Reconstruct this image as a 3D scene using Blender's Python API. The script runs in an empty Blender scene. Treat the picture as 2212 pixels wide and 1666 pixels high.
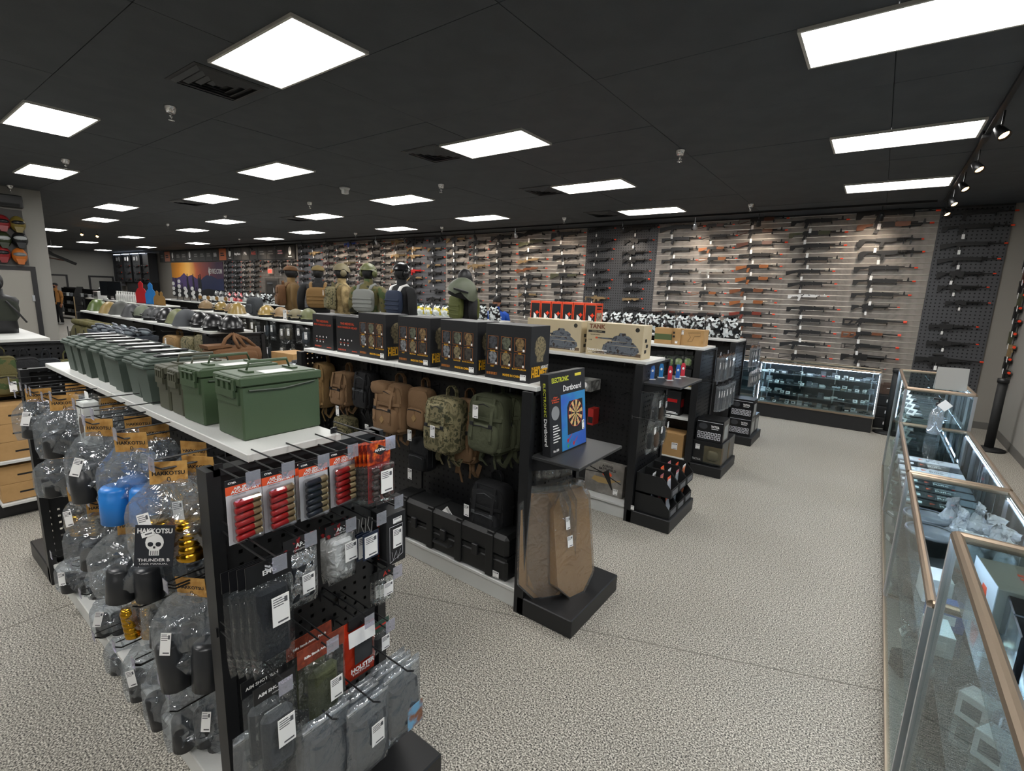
import bpy, bmesh, math, random
from mathutils import Vector, Matrix, Euler
rnd = random.Random(7)
sc = bpy.context.scene
col = sc.collection
PI = math.pi
# ---------------------------------------------------------------- camera
H = 2.0
YAW, PIT, ROL, FPX = -0.63314504, 0.18478554, -0.03647436, 1056.51666
_f = Vector((math.sin(YAW)*math.cos(PIT), math.cos(YAW)*math.cos(PIT), -math.sin(PIT)))
_r = Vector((math.cos(YAW), -math.sin(YAW), 0))
_d = _f.cross(_r)
CR = math.cos(ROL)*_r + math.sin(ROL)*_d
CD = -math.sin(ROL)*_r + math.cos(ROL)*_d
cam = bpy.data.objects.new('camera', bpy.data.cameras.new('camera'))
col.objects.link(cam)
cam.matrix_world = Matrix(((CR.x, -CD.x, -_f.x, 0), (CR.y, -CD.y, -_f.y, 0), (CR.z, -CD.z, -_f.z, H), (0, 0, 0, 1)))
cam.data.sensor_width = 36
cam.data.lens = FPX/2212*36
cam.data.clip_start = 0.02
cam.data.clip_end = 200
sc.camera = cam
def ray(px, py): return CR*((px-1106)/FPX) + CD*((py-833)/FPX) + _f
def wz(px, py, z):                       # where the sight line meets height z
    d = ray(px, py); t = (z-H)/d.z; return Vector((d.x*t, d.y*t, z))
def wy(px, py, Y):
    d = ray(px, py); t = Y/d.y; return Vector((d.x*t, Y, H+d.z*t))
def wx(px, py, X):
    d = ray(px, py); t = X/d.x; return Vector((X, d.y*t, H+d.z*t))
# ---------------------------------------------------------------- world, view
w = bpy.data.worlds.new('world'); sc.world = w; w.use_nodes = True
w.node_tree.nodes['Background'].inputs[0].default_value = (0.5, 0.52, 0.55, 1)
w.node_tree.nodes['Background'].inputs[1].default_value = 0.05
sc.view_settings.view_transform = 'Standard'
sc.view_settings.look = 'None'
sc.view_settings.gamma = 1
sc.view_settings.use_curve_mapping = False
sc.view_settings.exposure = 0.3
PANEL_POWER = 20.0         # ceiling panel radiance
TRACK_POWER = 24.0         # watts of one track spot
CASE_POWER = 48.0           # strip radiance in the glass cases
CEIL = 3.73
YW = 11.45                 # rifle wall
XR = 1.80                  # right wall
XL = -41.2                 # far left wall
XP = -14.15                # partition with the door
YF = -5.0                  # front wall behind the camera
# ---------------------------------------------------------------- materials
MT = {}
def lin(c):
    if isinstance(c, str):
        c = [int(c[i:i+2], 16)/255 for i in (0, 2, 4)]
    return tuple(((x/12.92) if x <= 0.04045 else ((x+0.055)/1.055)**2.4) for x in c[:3]) + (1,)
def mat(name, c='808080', rough=0.6, metal=0.0, bump=None, mix=None, emit=None, spec=0.5, coat=0, mixramp=(0.4, 0.6), tex='noise', alpha=None, trans=None):
    if name in MT: return MT[name]
    m = bpy.data.materials.new(name); m.use_nodes = True; MT[name] = m
    nt = m.node_tree; b = nt.nodes['Principled BSDF']
    b.inputs['Base Color'].default_value = lin(c)
    b.inputs['Roughness'].default_value = rough
    b.inputs['Metallic'].default_value = metal
    b.inputs['Specular IOR Level'].default_value = spec
    if coat: b.inputs['Coat Weight'].default_value = coat
    tc = None
    def coords():
        nonlocal tc
        if tc is None: tc = nt.nodes.new('ShaderNodeTexCoord')
        return tc.outputs['Object']
    if mix:                      # (scale, colour2[, colour3])
        if tex == 'voronoi':
            n = nt.nodes.new('ShaderNodeTexVoronoi'); o = n.outputs['Color']
        else:
            n = nt.nodes.new('ShaderNodeTexNoise'); n.inputs['Detail'].default_value = 4; o = n.outputs['Fac']
        n.inputs['Scale'].default_value = mix[0]; nt.links.new(coords(), n.inputs['Vector'])
        r = nt.nodes.new('ShaderNodeValToRGB'); nt.links.new(o, r.inputs[0])
        r.color_ramp.elements[0].position = mixramp[0]; r.color_ramp.elements[1].position = mixramp[1]
        r.color_ramp.elements[0].color = lin(c); r.color_ramp.elements[1].color = lin(mix[1])
        for k, cc in enumerate(mix[2:]):
            e = r.color_ramp.elements.new(mixramp[1] + (k+1)*(0.98-mixramp[1])/(len(mix)-1)); e.color = lin(cc)
        if tex == 'voronoi' or len(mix) > 3: r.color_ramp.interpolation = 'CONSTANT'
        nt.links.new(r.outputs[0], b.inputs['Base Color'])
    if bump:
        n = nt.nodes.new('ShaderNodeTexNoise'); n.inputs['Scale'].default_value = bump[0]; n.inputs['Detail'].default_value = 3
        nt.links.new(coords(), n.inputs['Vector'])
        bp = nt.nodes.new('ShaderNodeBump'); bp.inputs['Strength'].default_value = bump[1]; bp.inputs['Distance'].default_value = bump[2] if len(bump) > 2 else 0.01
        nt.links.new(n.outputs['Fac'], bp.inputs['Height']); nt.links.new(bp.outputs[0], b.inputs['Normal'])
    if emit:
        b.inputs['Emission Color'].default_value = lin(emit[0]); b.inputs['Emission Strength'].default_value = emit[1]
    return m
def film(name, tint='FFFFFF', gloss=0.12, haze=0.0, rough=0.05, bump=None, fres=0.42, hazecol='E8EEF2'):
    """thin clear sheet: see-through with a mirror sheen and a little milkiness"""
    if name in MT: return MT[name]
    m = bpy.data.materials.new(name); m.use_nodes = True; MT[name] = m
    nt = m.node_tree; nt.nodes.remove(nt.nodes['Principled BSDF']); out = nt.nodes['Material Output']
    t = nt.nodes.new('ShaderNodeBsdfTransparent'); t.inputs[0].default_value = lin(tint)
    g = nt.nodes.new('ShaderNodeBsdfGlossy'); g.inputs['Roughness'].default_value = rough
    last = t.outputs[0]
    if haze:
        d = nt.nodes.new('ShaderNodeBsdfDiffuse'); d.inputs[0].default_value = lin(hazecol)
        mx = nt.nodes.new('ShaderNodeMixShader'); mx.inputs[0].default_value = haze
        nt.links.new(last, mx.inputs[1]); nt.links.new(d.outputs[0], mx.inputs[2]); last = mx.outputs[0]
    mx = nt.nodes.new('ShaderNodeMixShader')
    nt.links.new(last, mx.inputs[1]); nt.links.new(g.outputs[0], mx.inputs[2])
    lw = nt.nodes.new('ShaderNodeLayerWeight'); lw.inputs[0].default_value = 0.35
    ma = nt.nodes.new('ShaderNodeMath'); ma.operation = 'MULTIPLY_ADD'; ma.inputs[1].default_value = fres; ma.inputs[2].default_value = gloss; ma.use_clamp = True
    nt.links.new(lw.outputs['Fresnel'], ma.inputs[0]); nt.links.new(ma.outputs[0], mx.inputs[0])
    if bump:
        tc = nt.nodes.new('ShaderNodeTexCoord'); n = nt.nodes.new('ShaderNodeTexNoise'); n.inputs['Scale'].default_value = bump[0]; n.inputs['Detail'].default_value = 2
        n.inputs['Distortion'].default_value = 1.5
        nt.links.new(tc.outputs['Object'], n.inputs['Vector'])
        bp = nt.nodes.new('ShaderNodeBump'); bp.inputs['Strength'].default_value = bump[1]; bp.inputs['Distance'].default_value = 0.02
        nt.links.new(n.outputs['Fac'], bp.inputs['Height'])
        nt.links.new(bp.outputs[0], g.inputs['Normal']); nt.links.new(bp.outputs[0], lw.inputs['Normal'])
        if haze: nt.links.new(bp.outputs[0], d.inputs['Normal'])
    nt.links.new(mx.outputs[0], out.inputs[0])
    return m
def camo(name, cols, scale=14, rough=0.85):
    return mat(name, cols[0], rough, mix=(scale,)+tuple(cols[1:]), mixramp=(0.0, 0.42), bump=(120, 0.3))
BLK = mat('black_metal', '17181A', 0.45)
BLK2 = mat('black_matte', '121314', 0.7)
WHT = mat('white_laminate', 'CDCECB', 0.45)
PAPER = mat('white_paper', 'F0F0EE', 0.7)
INK = mat('print_black', '151515', 0.6)
ORANGE = mat('orange_plastic', 'F0441E', 0.4)
TAN = mat('tan_header_card', 'C79A55', 0.7, mix=(30, 'B0803C', 'D8B070'))
CARD = mat('brown_cardboard', 'A88455', 0.85, mix=(6, 'B08C5C', '9C7848'))
CHROME = mat('chrome', 'D8D8D8', 0.2, 1.0)
ALU = mat('aluminium', 'C9CDD2', 0.3, 0.9)
GOLDTRIM = mat('champagne_trim', '9A8A78', 0.33, 0.8)
GLASS = film('clear_glass', 'F2F8F8', 0.015, 0.0, 0.005, fres=.3)
BAG = film('clear_bag', 'F2F5F8', 0.13, 0.1, 0.08, bump=(14, .6), fres=.36, hazecol='D4E0EA')
BAGT = film('thin_clear_bag', 'F8FAFA', 0.035, 0.015, 0.04, bump=(16, 1.0), fres=.22)
GUNBLK = mat('gun_black', '131314', 0.55)
GUNGRY = mat('gun_grey', '232426', 0.5)
# ---------------------------------------------------------------- mesh builder
class MB:
    def __init__(s): s.v = []; s.f = []; s.m = []; s.cur = 0
    def mi(s, k): s.cur = k; return s
    def add(s, vs, fs):
        o = len(s.v); s.v += [tuple(p) for p in vs]
        for f in fs: s.f.append(tuple(i+o for i in f)); s.m.append(s.cur)
        return s
    def hexa(s, p): return s.add(p, [(0,3,2,1),(4,5,6,7),(0,1,5,4),(1,2,6,5),(2,3,7,6),(3,0,4,7)])
    def box(s, x0, x1, y0, y1, z0, z1, b=0.0):
        if b <= 0: return s.hexa([(x0,y0,z0),(x1,y0,z0),(x1,y1,z0),(x0,y1,z0),(x0,y0,z1),(x1,y0,z1),(x1,y1,z1),(x0,y1,z1)])
        # bevelled box: each corner split in three
        b = min(b, abs(x1-x0)/2.2, abs(y1-y0)/2.2, abs(z1-z0)/2.2)
        bm = bmesh.new(); bmesh.ops.create_cube(bm, size=1, matrix=Matrix.Translation(((x0+x1)/2,(y0+y1)/2,(z0+z1)/2)) @ Matrix.Diagonal((x1-x0,y1-y0,z1-z0,1)))
        bmesh.ops.bevel(bm, geom=bm.edges[:], offset=b, segments=1, affect='EDGES')
        bm.verts.index_update(); vs = [v.co[:] for v in bm.verts]; fs = [[v.index for v in f.verts] for f in bm.faces]; bm.free()
        return s.add(vs, fs)
    def prism(s, poly, a, b, axis='y'):
        """polygon in the plane across `axis`, from a to b. axis y: (x,z); x: (y,z); z: (x,y)"""
        n = len(poly)
        def P(p, t): return {'y': (p[0], t, p[1]), 'x': (t, p[0], p[1]), 'z': (p[0], p[1], t)}[axis]
        vs = [P(p, a) for p in poly] + [P(p, b) for p in poly]
        fs = [tuple(range(n)), tuple(range(2*n-1, n-1, -1))] + [(i, i+n, (i+1)%n+n, (i+1)%n) for i in range(n)]
        return s.add(vs, fs)
    def tube(s, pts, r, n=8, caps=True, closed=False):
        pts = [Vector(p) for p in pts]; rr = r if isinstance(r, (list, tuple)) else [r]*len(pts)
        vs = []; up = None
        for i, p in enumerate(pts):
            if closed: t = (pts[(i+1)%len(pts)]-pts[i-1])
            else: t = (pts[min(i+1, len(pts)-1)]-pts[max(i-1, 0)])
            t.normalize()
            if up is None:
                up = Vector((0, 0, 1)) if abs(t.z) < 0.9 else Vector((1, 0, 0))
            a = t.cross(up)
            if a.length < 1e-5: a = t.cross(Vector((0.3, 1, 0.2)))
            a.normalize(); b = a.cross(t); up = b
            for k in range(n):
                th = 2*PI*k/n; vs.append(p + (a*math.cos(th)+b*math.sin(th))*rr[i])
        fs = []; m = len(pts)
        for i in range(m if closed else m-1):
            j = (i+1) % m
            for k in range(n): fs.append((i*n+k, i*n+(k+1)%n, j*n+(k+1)%n, j*n+k))
        if caps and not closed: fs += [tuple(range(n-1, -1, -1)), tuple((m-1)*n+k for k in range(n))]
        return s.add(vs, fs)
    def lathe(s, prof, n=16, cx=0, cy=0, cz=0, ax='z', sx=1, sy=1):
        vs = []; fs = []; m = len(prof)
        for r, z in prof:
            for k in range(n):
                th = 2*PI*k/n; a, b = r*math.cos(th)*sx, r*math.sin(th)*sy
                vs.append({'z': (cx+a, cy+b, cz+z), 'x': (cx+z, cy+a, cz+b), 'y': (cx+a, cy+z, cz+b)}[ax])
        for i in range(m-1):
            for k in range(n): fs.append((i*n+k, i*n+(k+1)%n, (i+1)*n+(k+1)%n, (i+1)*n+k))
        fs += [tuple(range(n-1, -1, -1)), tuple((m-1)*n+k for k in range(n))]
        return s.add(vs, fs)
    def ball(s, c, r, n=12, m=8, lo=0.0, hi=1.0, jit=0, rn=None):
        """ellipsoid, latitudes lo..hi of the way up"""
        r = r if isinstance(r, (tuple, list)) else (r, r, r); vs = []; fs = []
        for i in range(m+1):
            ph = -PI/2 + PI*(lo+(hi-lo)*i/m)
            for k in range(n):
                th = 2*PI*k/n; j = 1+(rn.uniform(-jit, jit) if jit else 0)
                vs.append((c[0]+r[0]*math.cos(ph)*math.cos(th)*j, c[1]+r[1]*math.cos(ph)*math.sin(th)*j, c[2]+r[2]*math.sin(ph)*j))
        for i in range(m):
            for k in range(n): fs.append((i*n+k, i*n+(k+1)%n, (i+1)*n+(k+1)%n, (i+1)*n+k))
        fs += [tuple(range(n-1, -1, -1)), tuple(m*n+k for k in range(n))]
        return s.add(vs, fs)
    def quad(s, a, b, c, d): return s.add([a, b, c, d], [(0, 1, 2, 3)])
    def xf(s, M):
        s.v = [tuple(M @ Vector(p)) for p in s.v]; return s
    def merge(s, o, M=None):
        k = len(s.v); s.v += [tuple(M @ Vector(p)) if M else p for p in o.v]
        s.f += [tuple(i+k for i in f) for f in o.f]; s.m += o.m; return s
    def mesh(s, name, mats, smooth=False):
        me = bpy.data.meshes.new(name); me.from_pydata(s.v, [], s.f)
        mats = mats if isinstance(mats, (list, tuple)) else [mats]
        for m in mats: me.materials.append(m)
        if len(mats) > 1: me.polygons.foreach_set('material_index', s.m)
        if smooth: me.polygons.foreach_set('use_smooth', [True]*len(s.f))
        me.update(); return me
def Rz(a): return Matrix.Rotation(a, 4, 'Z')
def T(x, y, z): return Matrix.Translation((x, y, z))
def ob(name, me, parent=None, loc=None, rot=None, scale=None):
    o = bpy.data.objects.new(name, me); col.objects.link(o)
    if parent is not None: o.parent = parent
    if loc is not None: o.location = loc
    if rot is not None: o.rotation_euler = rot
    if scale is not None: o.scale = (scale,)*3 if isinstance(scale, (int, float)) else scale
    return o
def tag(o, label=None, cat=None, group=None, kind=None):
    if label: o['label'] = label
    if cat: o['category'] = cat
    if group: o['group'] = group
    if kind: o['kind'] = kind
    return o
def thing(name, label, cat, loc=(0, 0, 0), rz=0, group=None, rot=None):
    o = ob(name, None, None, loc, rot or (0, 0, rz)); o.empty_display_size = 0.05
    return tag(o, label, cat, group)
def struct(name, me, parent=None, loc=None):
    o = ob(name, me, parent, loc)
    if parent is None: o['kind'] = 'structure'
    return o
def place(spec, name, label, cat, loc, rz=0, group=None, rot=None, scale=None):
    """spec: list of (part name, mesh[, loc[, rot[, sub-parts]]]); a new thing with those parts"""
    r = thing(name, label, cat, loc, rz, group, rot)
    if scale is not None: r.scale = (scale,)*3 if isinstance(scale, (int, float)) else scale
    parts(spec, r); return r
def parts(spec, r):
    for p in spec:
        o = ob(p[0], p[1], r, p[2] if len(p) > 2 else None, p[3] if len(p) > 3 else None)
        if len(p) > 4: parts(p[4], o)
_tc = {}
def text(s, size, m, face='front', align='CENTER', bold=0.0, shear=0, w=None, space=1.0):
    """flat lettering mesh centred on its origin; faces -Y ('front') or +X ('right') or up ('top')"""
    k = (s, size, m.name, face, align, bold, shear, w, space)
    if k in _tc: return _tc[k]
    cu = bpy.data.curves.new('t', 'FONT'); cu.body = s; cu.size = size; cu.align_x = align; cu.align_y = 'CENTER'
    cu.resolution_u = 2; cu.offset = bold; cu.shear = shear; cu.space_character = space; cu.fill_mode = 'FRONT'
    o = bpy.data.objects.new('t', cu); me = bpy.data.meshes.new_from_object(o)
    bpy.data.objects.remove(o); bpy.data.curves.remove(cu)
    if w and me.vertices:
        xs = [v.co.x for v in me.vertices]; k2 = w/max(1e-6, max(xs)-min(xs))
        me.transform(Matrix.Diagonal((k2, 1, 1, 1)))
    R = {'front': Matrix.Rotation(PI/2, 4, 'X'), 'right': Matrix.Rotation(PI/2, 4, 'Z') @ Matrix.Rotation(PI/2, 4, 'X'),
         'left': Matrix.Rotation(-PI/2, 4, 'Z') @ Matrix.Rotation(PI/2, 4, 'X'), 'back': Matrix.Rotation(PI, 4, 'Z') @ Matrix.Rotation(PI/2, 4, 'X'), 'top': Matrix.Identity(4)}[face]
    me.transform(R); me.materials.clear(); me.materials.append(m); _tc[k] = me
    return me
def lines(w, h, n, m, face='front'):
    """rows of print too small to read, centred on the origin"""
    mb = MB(); rn = random.Random(int(w*1e4)+n)
    for k in range(n):
        a = -w/2; z = h/2-(k+.5)*h/n; b = w/2-rn.random()*w*.25
        if face == 'front': mb.box(a, b, -.0008, 0, z-h/n*.28, z+h/n*.28)
        elif face == 'right': mb.box(0, .0008, a, b, z-h/n*.28, z+h/n*.28)
        elif face == 'back': mb.box(a, b, 0, .0008, z-h/n*.28, z+h/n*.28)
        else: mb.box(a, b, z-h/n*.28, z+h/n*.28, 0, .0008)
    return mb.mesh('print_lines', m)
ORD = ['first', 'second', 'third', 'fourth', 'fifth', 'sixth', 'seventh', 'eighth', 'ninth', 'tenth', 'eleventh', 'twelfth', 'thirteenth', 'fourteenth', 'fifteenth', 'sixteenth', 'seventeenth', 'eighteenth', 'nineteenth', 'twentieth']
def pegs(w, h, pitch=0.05, hole=0.014, margin=None):
    """perforated sheet in XZ, lower left corner at the origin"""
    mb = MB(); nx = max(1, int(w/pitch)); nz = max(1, int(h/pitch)); px = w/nx; pz = h/nz; a = hole/2
    vid = {}
    def V(x, z):
        k = (round(x, 5), round(z, 5))
        if k not in vid: vid[k] = len(mb.v); mb.v.append((x, 0, z))
        return vid[k]
    for i in range(nx):
        for j in range(nz):
            x0, x1, z0, z1 = i*px, (i+1)*px, j*pz, (j+1)*pz; cx, cz = (x0+x1)/2, (z0+z1)/2
            A = [V(x0, z0), V(x1, z0), V(x1, z1), V(x0, z1)]; B = [V(cx-a, cz-a), V(cx+a, cz-a), V(cx+a, cz+a), V(cx-a, cz+a)]
            for k in range(4): mb.f.append((A[k], A[(k+1)%4], B[(k+1)%4], B[k])); mb.m.append(0)
    return mb
# ================================================================ the room
def floor_mat():
    m = mat('speckled_floor', 'B4B0A8', 0.62); nt = m.node_tree; b = nt.nodes['Principled BSDF']
    tc = nt.nodes.new('ShaderNodeTexCoord')
    def noise(s, d=2):
        n = nt.nodes.new('ShaderNodeTexNoise'); n.inputs['Scale'].default_value = s; n.inputs['Detail'].default_value = d
        nt.links.new(tc.outputs['Object'], n.inputs['Vector']); return n
    n1 = noise(135, 3); n2 = noise(0.7, 3)
    r = nt.nodes.new('ShaderNodeValToRGB'); nt.links.new(n1.outputs['Fac'], r.inputs[0])
    e = r.color_ramp.elements; e[0].position = 0.36; e[0].color = lin('1C1B1A'); e[1].position = 0.46; e[1].color = lin('817D75')
    x = e.new(0.53); x.color = lin('9B978D'); x = e.new(0.62); x.color = lin('D5D1C7')
    r2 = nt.nodes.new('ShaderNodeValToRGB'); nt.links.new(n2.outputs['Fac'], r2.inputs[0])
    r2.color_ramp.elements[0].position = 0.3; r2.color_ramp.elements[0].color = (0.86, 0.85, 0.83, 1); r2.color_ramp.elements[1].position = 0.7; r2.color_ramp.elements[1].color = (1, 1, 1, 1)
    mx = nt.nodes.new('ShaderNodeMixRGB'); mx.blend_type = 'MULTIPLY'; mx.inputs[0].default_value = 1
    nt.links.new(r.outputs[0], mx.inputs[1]); nt.links.new(r2.outputs[0], mx.inputs[2]); nt.links.new(mx.outputs[0], b.inputs['Base Color'])
    bp = nt.nodes.new('ShaderNodeBump'); bp.inputs['Strength'].default_value = 0.12; bp.inputs['Distance'].default_value = 0.003
    nt.links.new(n1.outputs['Fac'], bp.inputs['Height']); nt.links.new(bp.outputs[0], b.inputs['Normal'])
    return m
fl = struct('floor', MB().box(XL, XR, YF, YW, -0.05, 0).mesh('floor', floor_mat()))
JOINT = mat('joint_line', '6E6A63', 0.8)
ob('floor_joint', MB().box(-4.6, 4.2, -0.003, 0.003, 0, 0.0012).mesh('j', JOINT), fl, (-0.9, 2.55, 0), (0, 0, 0.38))
ob('floor_joint', MB().box(-0.003, 0.003, -5, 2, 0, 0.0012).mesh('j2', JOINT), fl, (-3.79, 0.59, 0))
CE = mat('black_ceiling', '414549', 0.75, bump=(60, 0.25, 0.004), mix=(3, '3C4044'))
ce = struct('ceiling', MB().box(XL, XR, YF, YW, CEIL+0.012, CEIL+0.1).mesh('ceiling', mat('ceiling_seam', '33373A', 0.8)))
nx, ny = 22, 13
tw, td = (XR-XL)/nx, (YW-YF)/ny
tile = MB().box(-tw/2+0.003, tw/2-0.003, -td/2+0.003, td/2-0.003, 0, 0.014).mesh('ceiling_tile', CE)
for i in range(nx):
    for j in range(ny): ob('ceiling_tile', tile, ce, (XL+(i+0.5)*tw, YF+(j+0.5)*td, CEIL + (0.0015 if (i*7+j*5) % 3 == 0 else 0)))
GREYW = mat('grey_wall_paint', '8C8A85', 0.75, bump=(150, 0.08, 0.002))
DARKW = mat('dark_wall_paint', '2B2C2E', 0.75)
wb = struct('wall_back', MB().box(XL, XR, YW, YW+0.12, 0, CEIL+0.02).mesh('wb', mat('back_wall_paint', '8A857E', 0.75)))
struct('wall_right', MB().box(XR, XR+0.12, YF, YW+0.12, 0, CEIL+0.02).mesh('wr', GREYW))
struct('wall_left', MB().box(XL-0.12, XL, YF, YW+0.12, 0, CEIL+0.02).mesh('wl', GREYW))
struct('wall_front', MB().box(XL, XR, YF-0.12, YF, 0, CEIL+0.02).mesh('wf', GREYW))
wp = struct('wall_partition', MB().box(XP-0.25, XP, YF, 2.68, 0, CEIL+0.02).mesh('wp', GREYW))
BASEB = mat('baseboard_vinyl', '5E5C58', 0.6)
struct('baseboard_back', MB().box(XL, XR-0.012, YW-0.015, YW, 0, 0.12).mesh('bb', BASEB))
struct('baseboard_right', MB().box(XR-0.012, XR, YF, YW, 0, 0.12).mesh('br', BASEB))
struct('baseboard_left', MB().box(XL, XL+0.012, YF, YW-0.02, 0, 0.12).mesh('bl', BASEB))
# ---- rifle wall: slats with metal inserts on the light bays, pegboard or dark slats on the dark ones
LSLAT = mat('pale_grey_slat', '8C857E', 0.6, mix=(5, '78726C', '989189'), bump=(25, 0.15, 0.003))
DSLAT = mat('dark_grey_slat', '55565A', 0.6, bump=(40, 0.1, 0.003))
INS = mat('slat_insert_alu_shine', 'F2ECE2', 0.22, 0.25, spec=.9)  # near-white base colour stands in for the lights reflected in the aluminium
INSD = mat('dark_insert', '66676A', 0.5, 0.4)
PEGD = mat('dark_pegboard', '47484B', 0.6)
PITCH = 0.1006; SLZ0 = 0.28
NSL = int(round((3.70-SLZ0)/PITCH))
BAYS = [('light', -4.35, 0.61), ('peg', 0.61, 1.52), ('peg', -6.2, -4.35), ('light', -11.14, -6.2), ('dark', -12.95, -11.14), ('light', -17.81, -12.95), ('dark', -19.6, -17.81)]
for kind, x0, x1 in BAYS:
    if kind == 'peg':
        pb = pegs(x1-x0, 3.42, 0.06, 0.02).mesh('pegboard', PEGD)
        ob('pegboard_sheet', pb, wb, (x0, YW-0.03, 0.28))
        ob('pegboard_backing', MB().box(0, x1-x0, 0, 0.02, 0, 3.42).mesh('pbb', mat('peg_hole_dark', '1B1B1D', 0.9)), wb, (x0, YW-0.02, 0.28))
        continue
    L = x1-x0-0.006
    sm = MB().add([(0, 0, 0.016), (L, 0, 0.016), (L, -0.022, 0.006), (0, -0.022, 0.006), (0, -0.022, PITCH-0.01), (L, -0.022, PITCH-0.01), (L, 0, PITCH-0.0), (0, 0, PITCH-0.0)],
                  [(0, 1, 2, 3), (3, 2, 5, 4), (4, 5, 6, 7), (0, 3, 4, 7), (1, 6, 5, 2)]).mesh('slat', LSLAT if kind == 'light' else DSLAT)
    im = MB().tube([(0, -0.021, 0), (L, -0.021, 0)], 0.008, 8).mesh('insert', INS if kind == 'light' else INSD, True)
    for k in range(NSL):
        z = SLZ0+k*PITCH
        ob('slat', sm, wb, (x0+0.003, YW, z))
        ob('metal_insert', im, wb, (x0+0.003, YW, z+PITCH))
    ob('bay_edge', MB().box(-0.003, 0.003, -0.03, 0, SLZ0, 3.70).mesh('be', DARKW), wb, (x0, YW, 0))
# far bays: too small to tell the slats apart one by one
for x0, x1, c in ((-24.55, -19.6, LSLAT), (-26.28, -24.55, DSLAT)):
    mb = MB()
    for k in range(NSL-6): mb.box(x0+0.004, x1-0.004, YW-0.022, YW, SLZ0+k*PITCH+0.006, SLZ0+(k+1)*PITCH-0.006)
    o = ob('slat_bay', mb.mesh('slats', c), wb); o['kind'] = 'stuff'
ob('wall_top_trim', MB().box(-26.28, 1.52, YW-0.03, YW, 3.70, CEIL).mesh('wtt', DARKW), wb)
# ---- ceiling lights
PAN = mat('light_diffuser', 'FFFFFF', 0.5, emit=('FFFDFA', PANEL_POWER))
FRM = mat('light_frame', 'B9B6AE', 0.5)
lf = MB()
for a in ((-0.61, 0.61, -0.305, -0.285), (-0.61, 0.61, 0.285, 0.305), (-0.61, -0.59, -0.285, 0.285), (0.59, 0.61, -0.285, 0.285)): lf.box(a[0], a[1], a[2], a[3], -0.022, 0)
lfm = lf.mesh('light_frame', FRM)
ldm = MB().box(-0.59, 0.59, -0.285, 0.285, -0.016, -0.006).mesh('light_diffuser', PAN)
LIGHTS = [(-0.06, y) for y in (4.16, 6.68, 9.14, 1.65, -0.85, -3.3)] + [(-3.91, y) for y in (2.25, 4.8, 7.3, 9.79, -0.25, -2.75)] + [(-7.74, y) for y in (1.62, 4.2, 6.7, 9.13, -0.9, -3.4)] \
    + [(-11.45, y) for y in (2.27, 4.8, 7.28, 9.71, -0.25)] + [(-15.15, y) for y in (4.2, 6.69, 9.17)] + [(-18.8, y) for y in (4.8, 7.24, 9.82)] + [(-24.8, y) for y in (4.9, 7.28, 9.71)] + [(-31, y) for y in (7.32, 9.71)] + [(-38, y) for y in (7.44, 9.67)]
for k, (x, y) in enumerate(LIGHTS):
    cn = sorted({a for a, b in LIGHTS}, reverse=True).index(x); rn = sorted(b for a, b in LIGHTS if a == x).index(y)
    place([('frame', lfm), ('diffuser', ldm)], 'ceiling_light', 'lit white ceiling panel, %s row from the glass cases, %s from the front' % (ORD[cn], ORD[rn]), 'ceiling light', (x, y, CEIL), 0, 'lit ceiling panels')
# ---- vents beside some panels
VENT = mat('vent_black', '1C1D1F', 0.5)
vf = MB(); vf.box(-0.3, 0.3, -0.3, 0.3, -0.004, 0)
vsl = []
for k, a in enumerate((0.27, 0.2, 0.13, 0.06)):
    mb = MB()
    for s in range(4):
        mb.merge(MB().add([(-a, -a, -0.008), (a, -a, -0.008), (a-0.035, -a+0.035, -0.028), (-a+0.035, -a+0.035, -0.028)], [(0, 1, 2, 3)]), Rz(s*PI/2))
    vsl.append(mb.mesh('vent_louvre', mat('vent_louvre_grey', '303234', 0.45)))
vfm = vf.mesh('vent_plate', VENT)
for k, (x, y, t) in enumerate(((-4.95, 2.2, 'nearest, beside the largest ceiling panel'), (-4.85, 4.75, 'in front of the second panel'), (-4.8, 7.24, 'beyond the second panel'), (-12.5, 4.8, 'beside the panel over the ammunition cans'), (-12.5, 7.28, 'far beside the middle panel'), (-4.95, 9.75, 'nearest the rifle wall'))):
    place([('plate', vfm)] + [('louvre', v) for v in vsl], 'ceiling_vent', 'black louvred ceiling vent ' + t, 'vent', (x, y, CEIL), 0, 'black ceiling vents')
# ---- sprinklers
esc = MB().lathe([(0.045, 0), (0.045, -0.004), (0.03, -0.05), (0.0, -0.05)], 14).mesh('sprinkler_cup', CHROME, True)
hd = MB().lathe([(0.012, -0.05), (0.012, -0.075), (0.006, -0.08), (0.006, -0.1), (0.022, -0.102), (0.022, -0.106), (0.0, -0.107)], 10).tube([(-0.014, 0, -0.06), (-0.016, 0, -0.085), (0, 0, -0.1)], 0.003, 5).tube([(0.014, 0, -0.06), (0.016, 0, -0.085), (0, 0, -0.1)], 0.003, 5).mesh('sprinkler_head', CHROME, True)
for k, (x, y, t) in enumerate(((-6.0, 2.2, 'left of the largest vent'), (-2.13, 6.07, 'above the middle of the aisle shelves'), (-6.06, 6.09, 'over the helmet boxes'), (-9.8, 6.02, 'over the mannequins'), (-10.0, 2.22, 'over the black helmet shelf'), (-17.7, 6.15, 'far left, over the third row'), (-13.9, 2.2, 'next to the grey partition'),
        (-5.96, 9.88, 'in front of the dark pegboard bay'), (-2.1, 9.85, 'in front of the brown rifles'), (-13.66, 9.94, 'in front of the far rifles'), (-9.86, 9.95, 'in front of the middle rifle bay'), (-20.2, 9.4, 'in front of the brand signs'), (-13.85, 6.12, 'over the middle far shelf'))):
    place([('cup', esc), ('head', hd)], 'fire_sprinkler', 'chrome fire sprinkler ' + t, 'sprinkler', (x, y, CEIL), 0, 'chrome ceiling sprinklers', scale=1.25)
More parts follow.
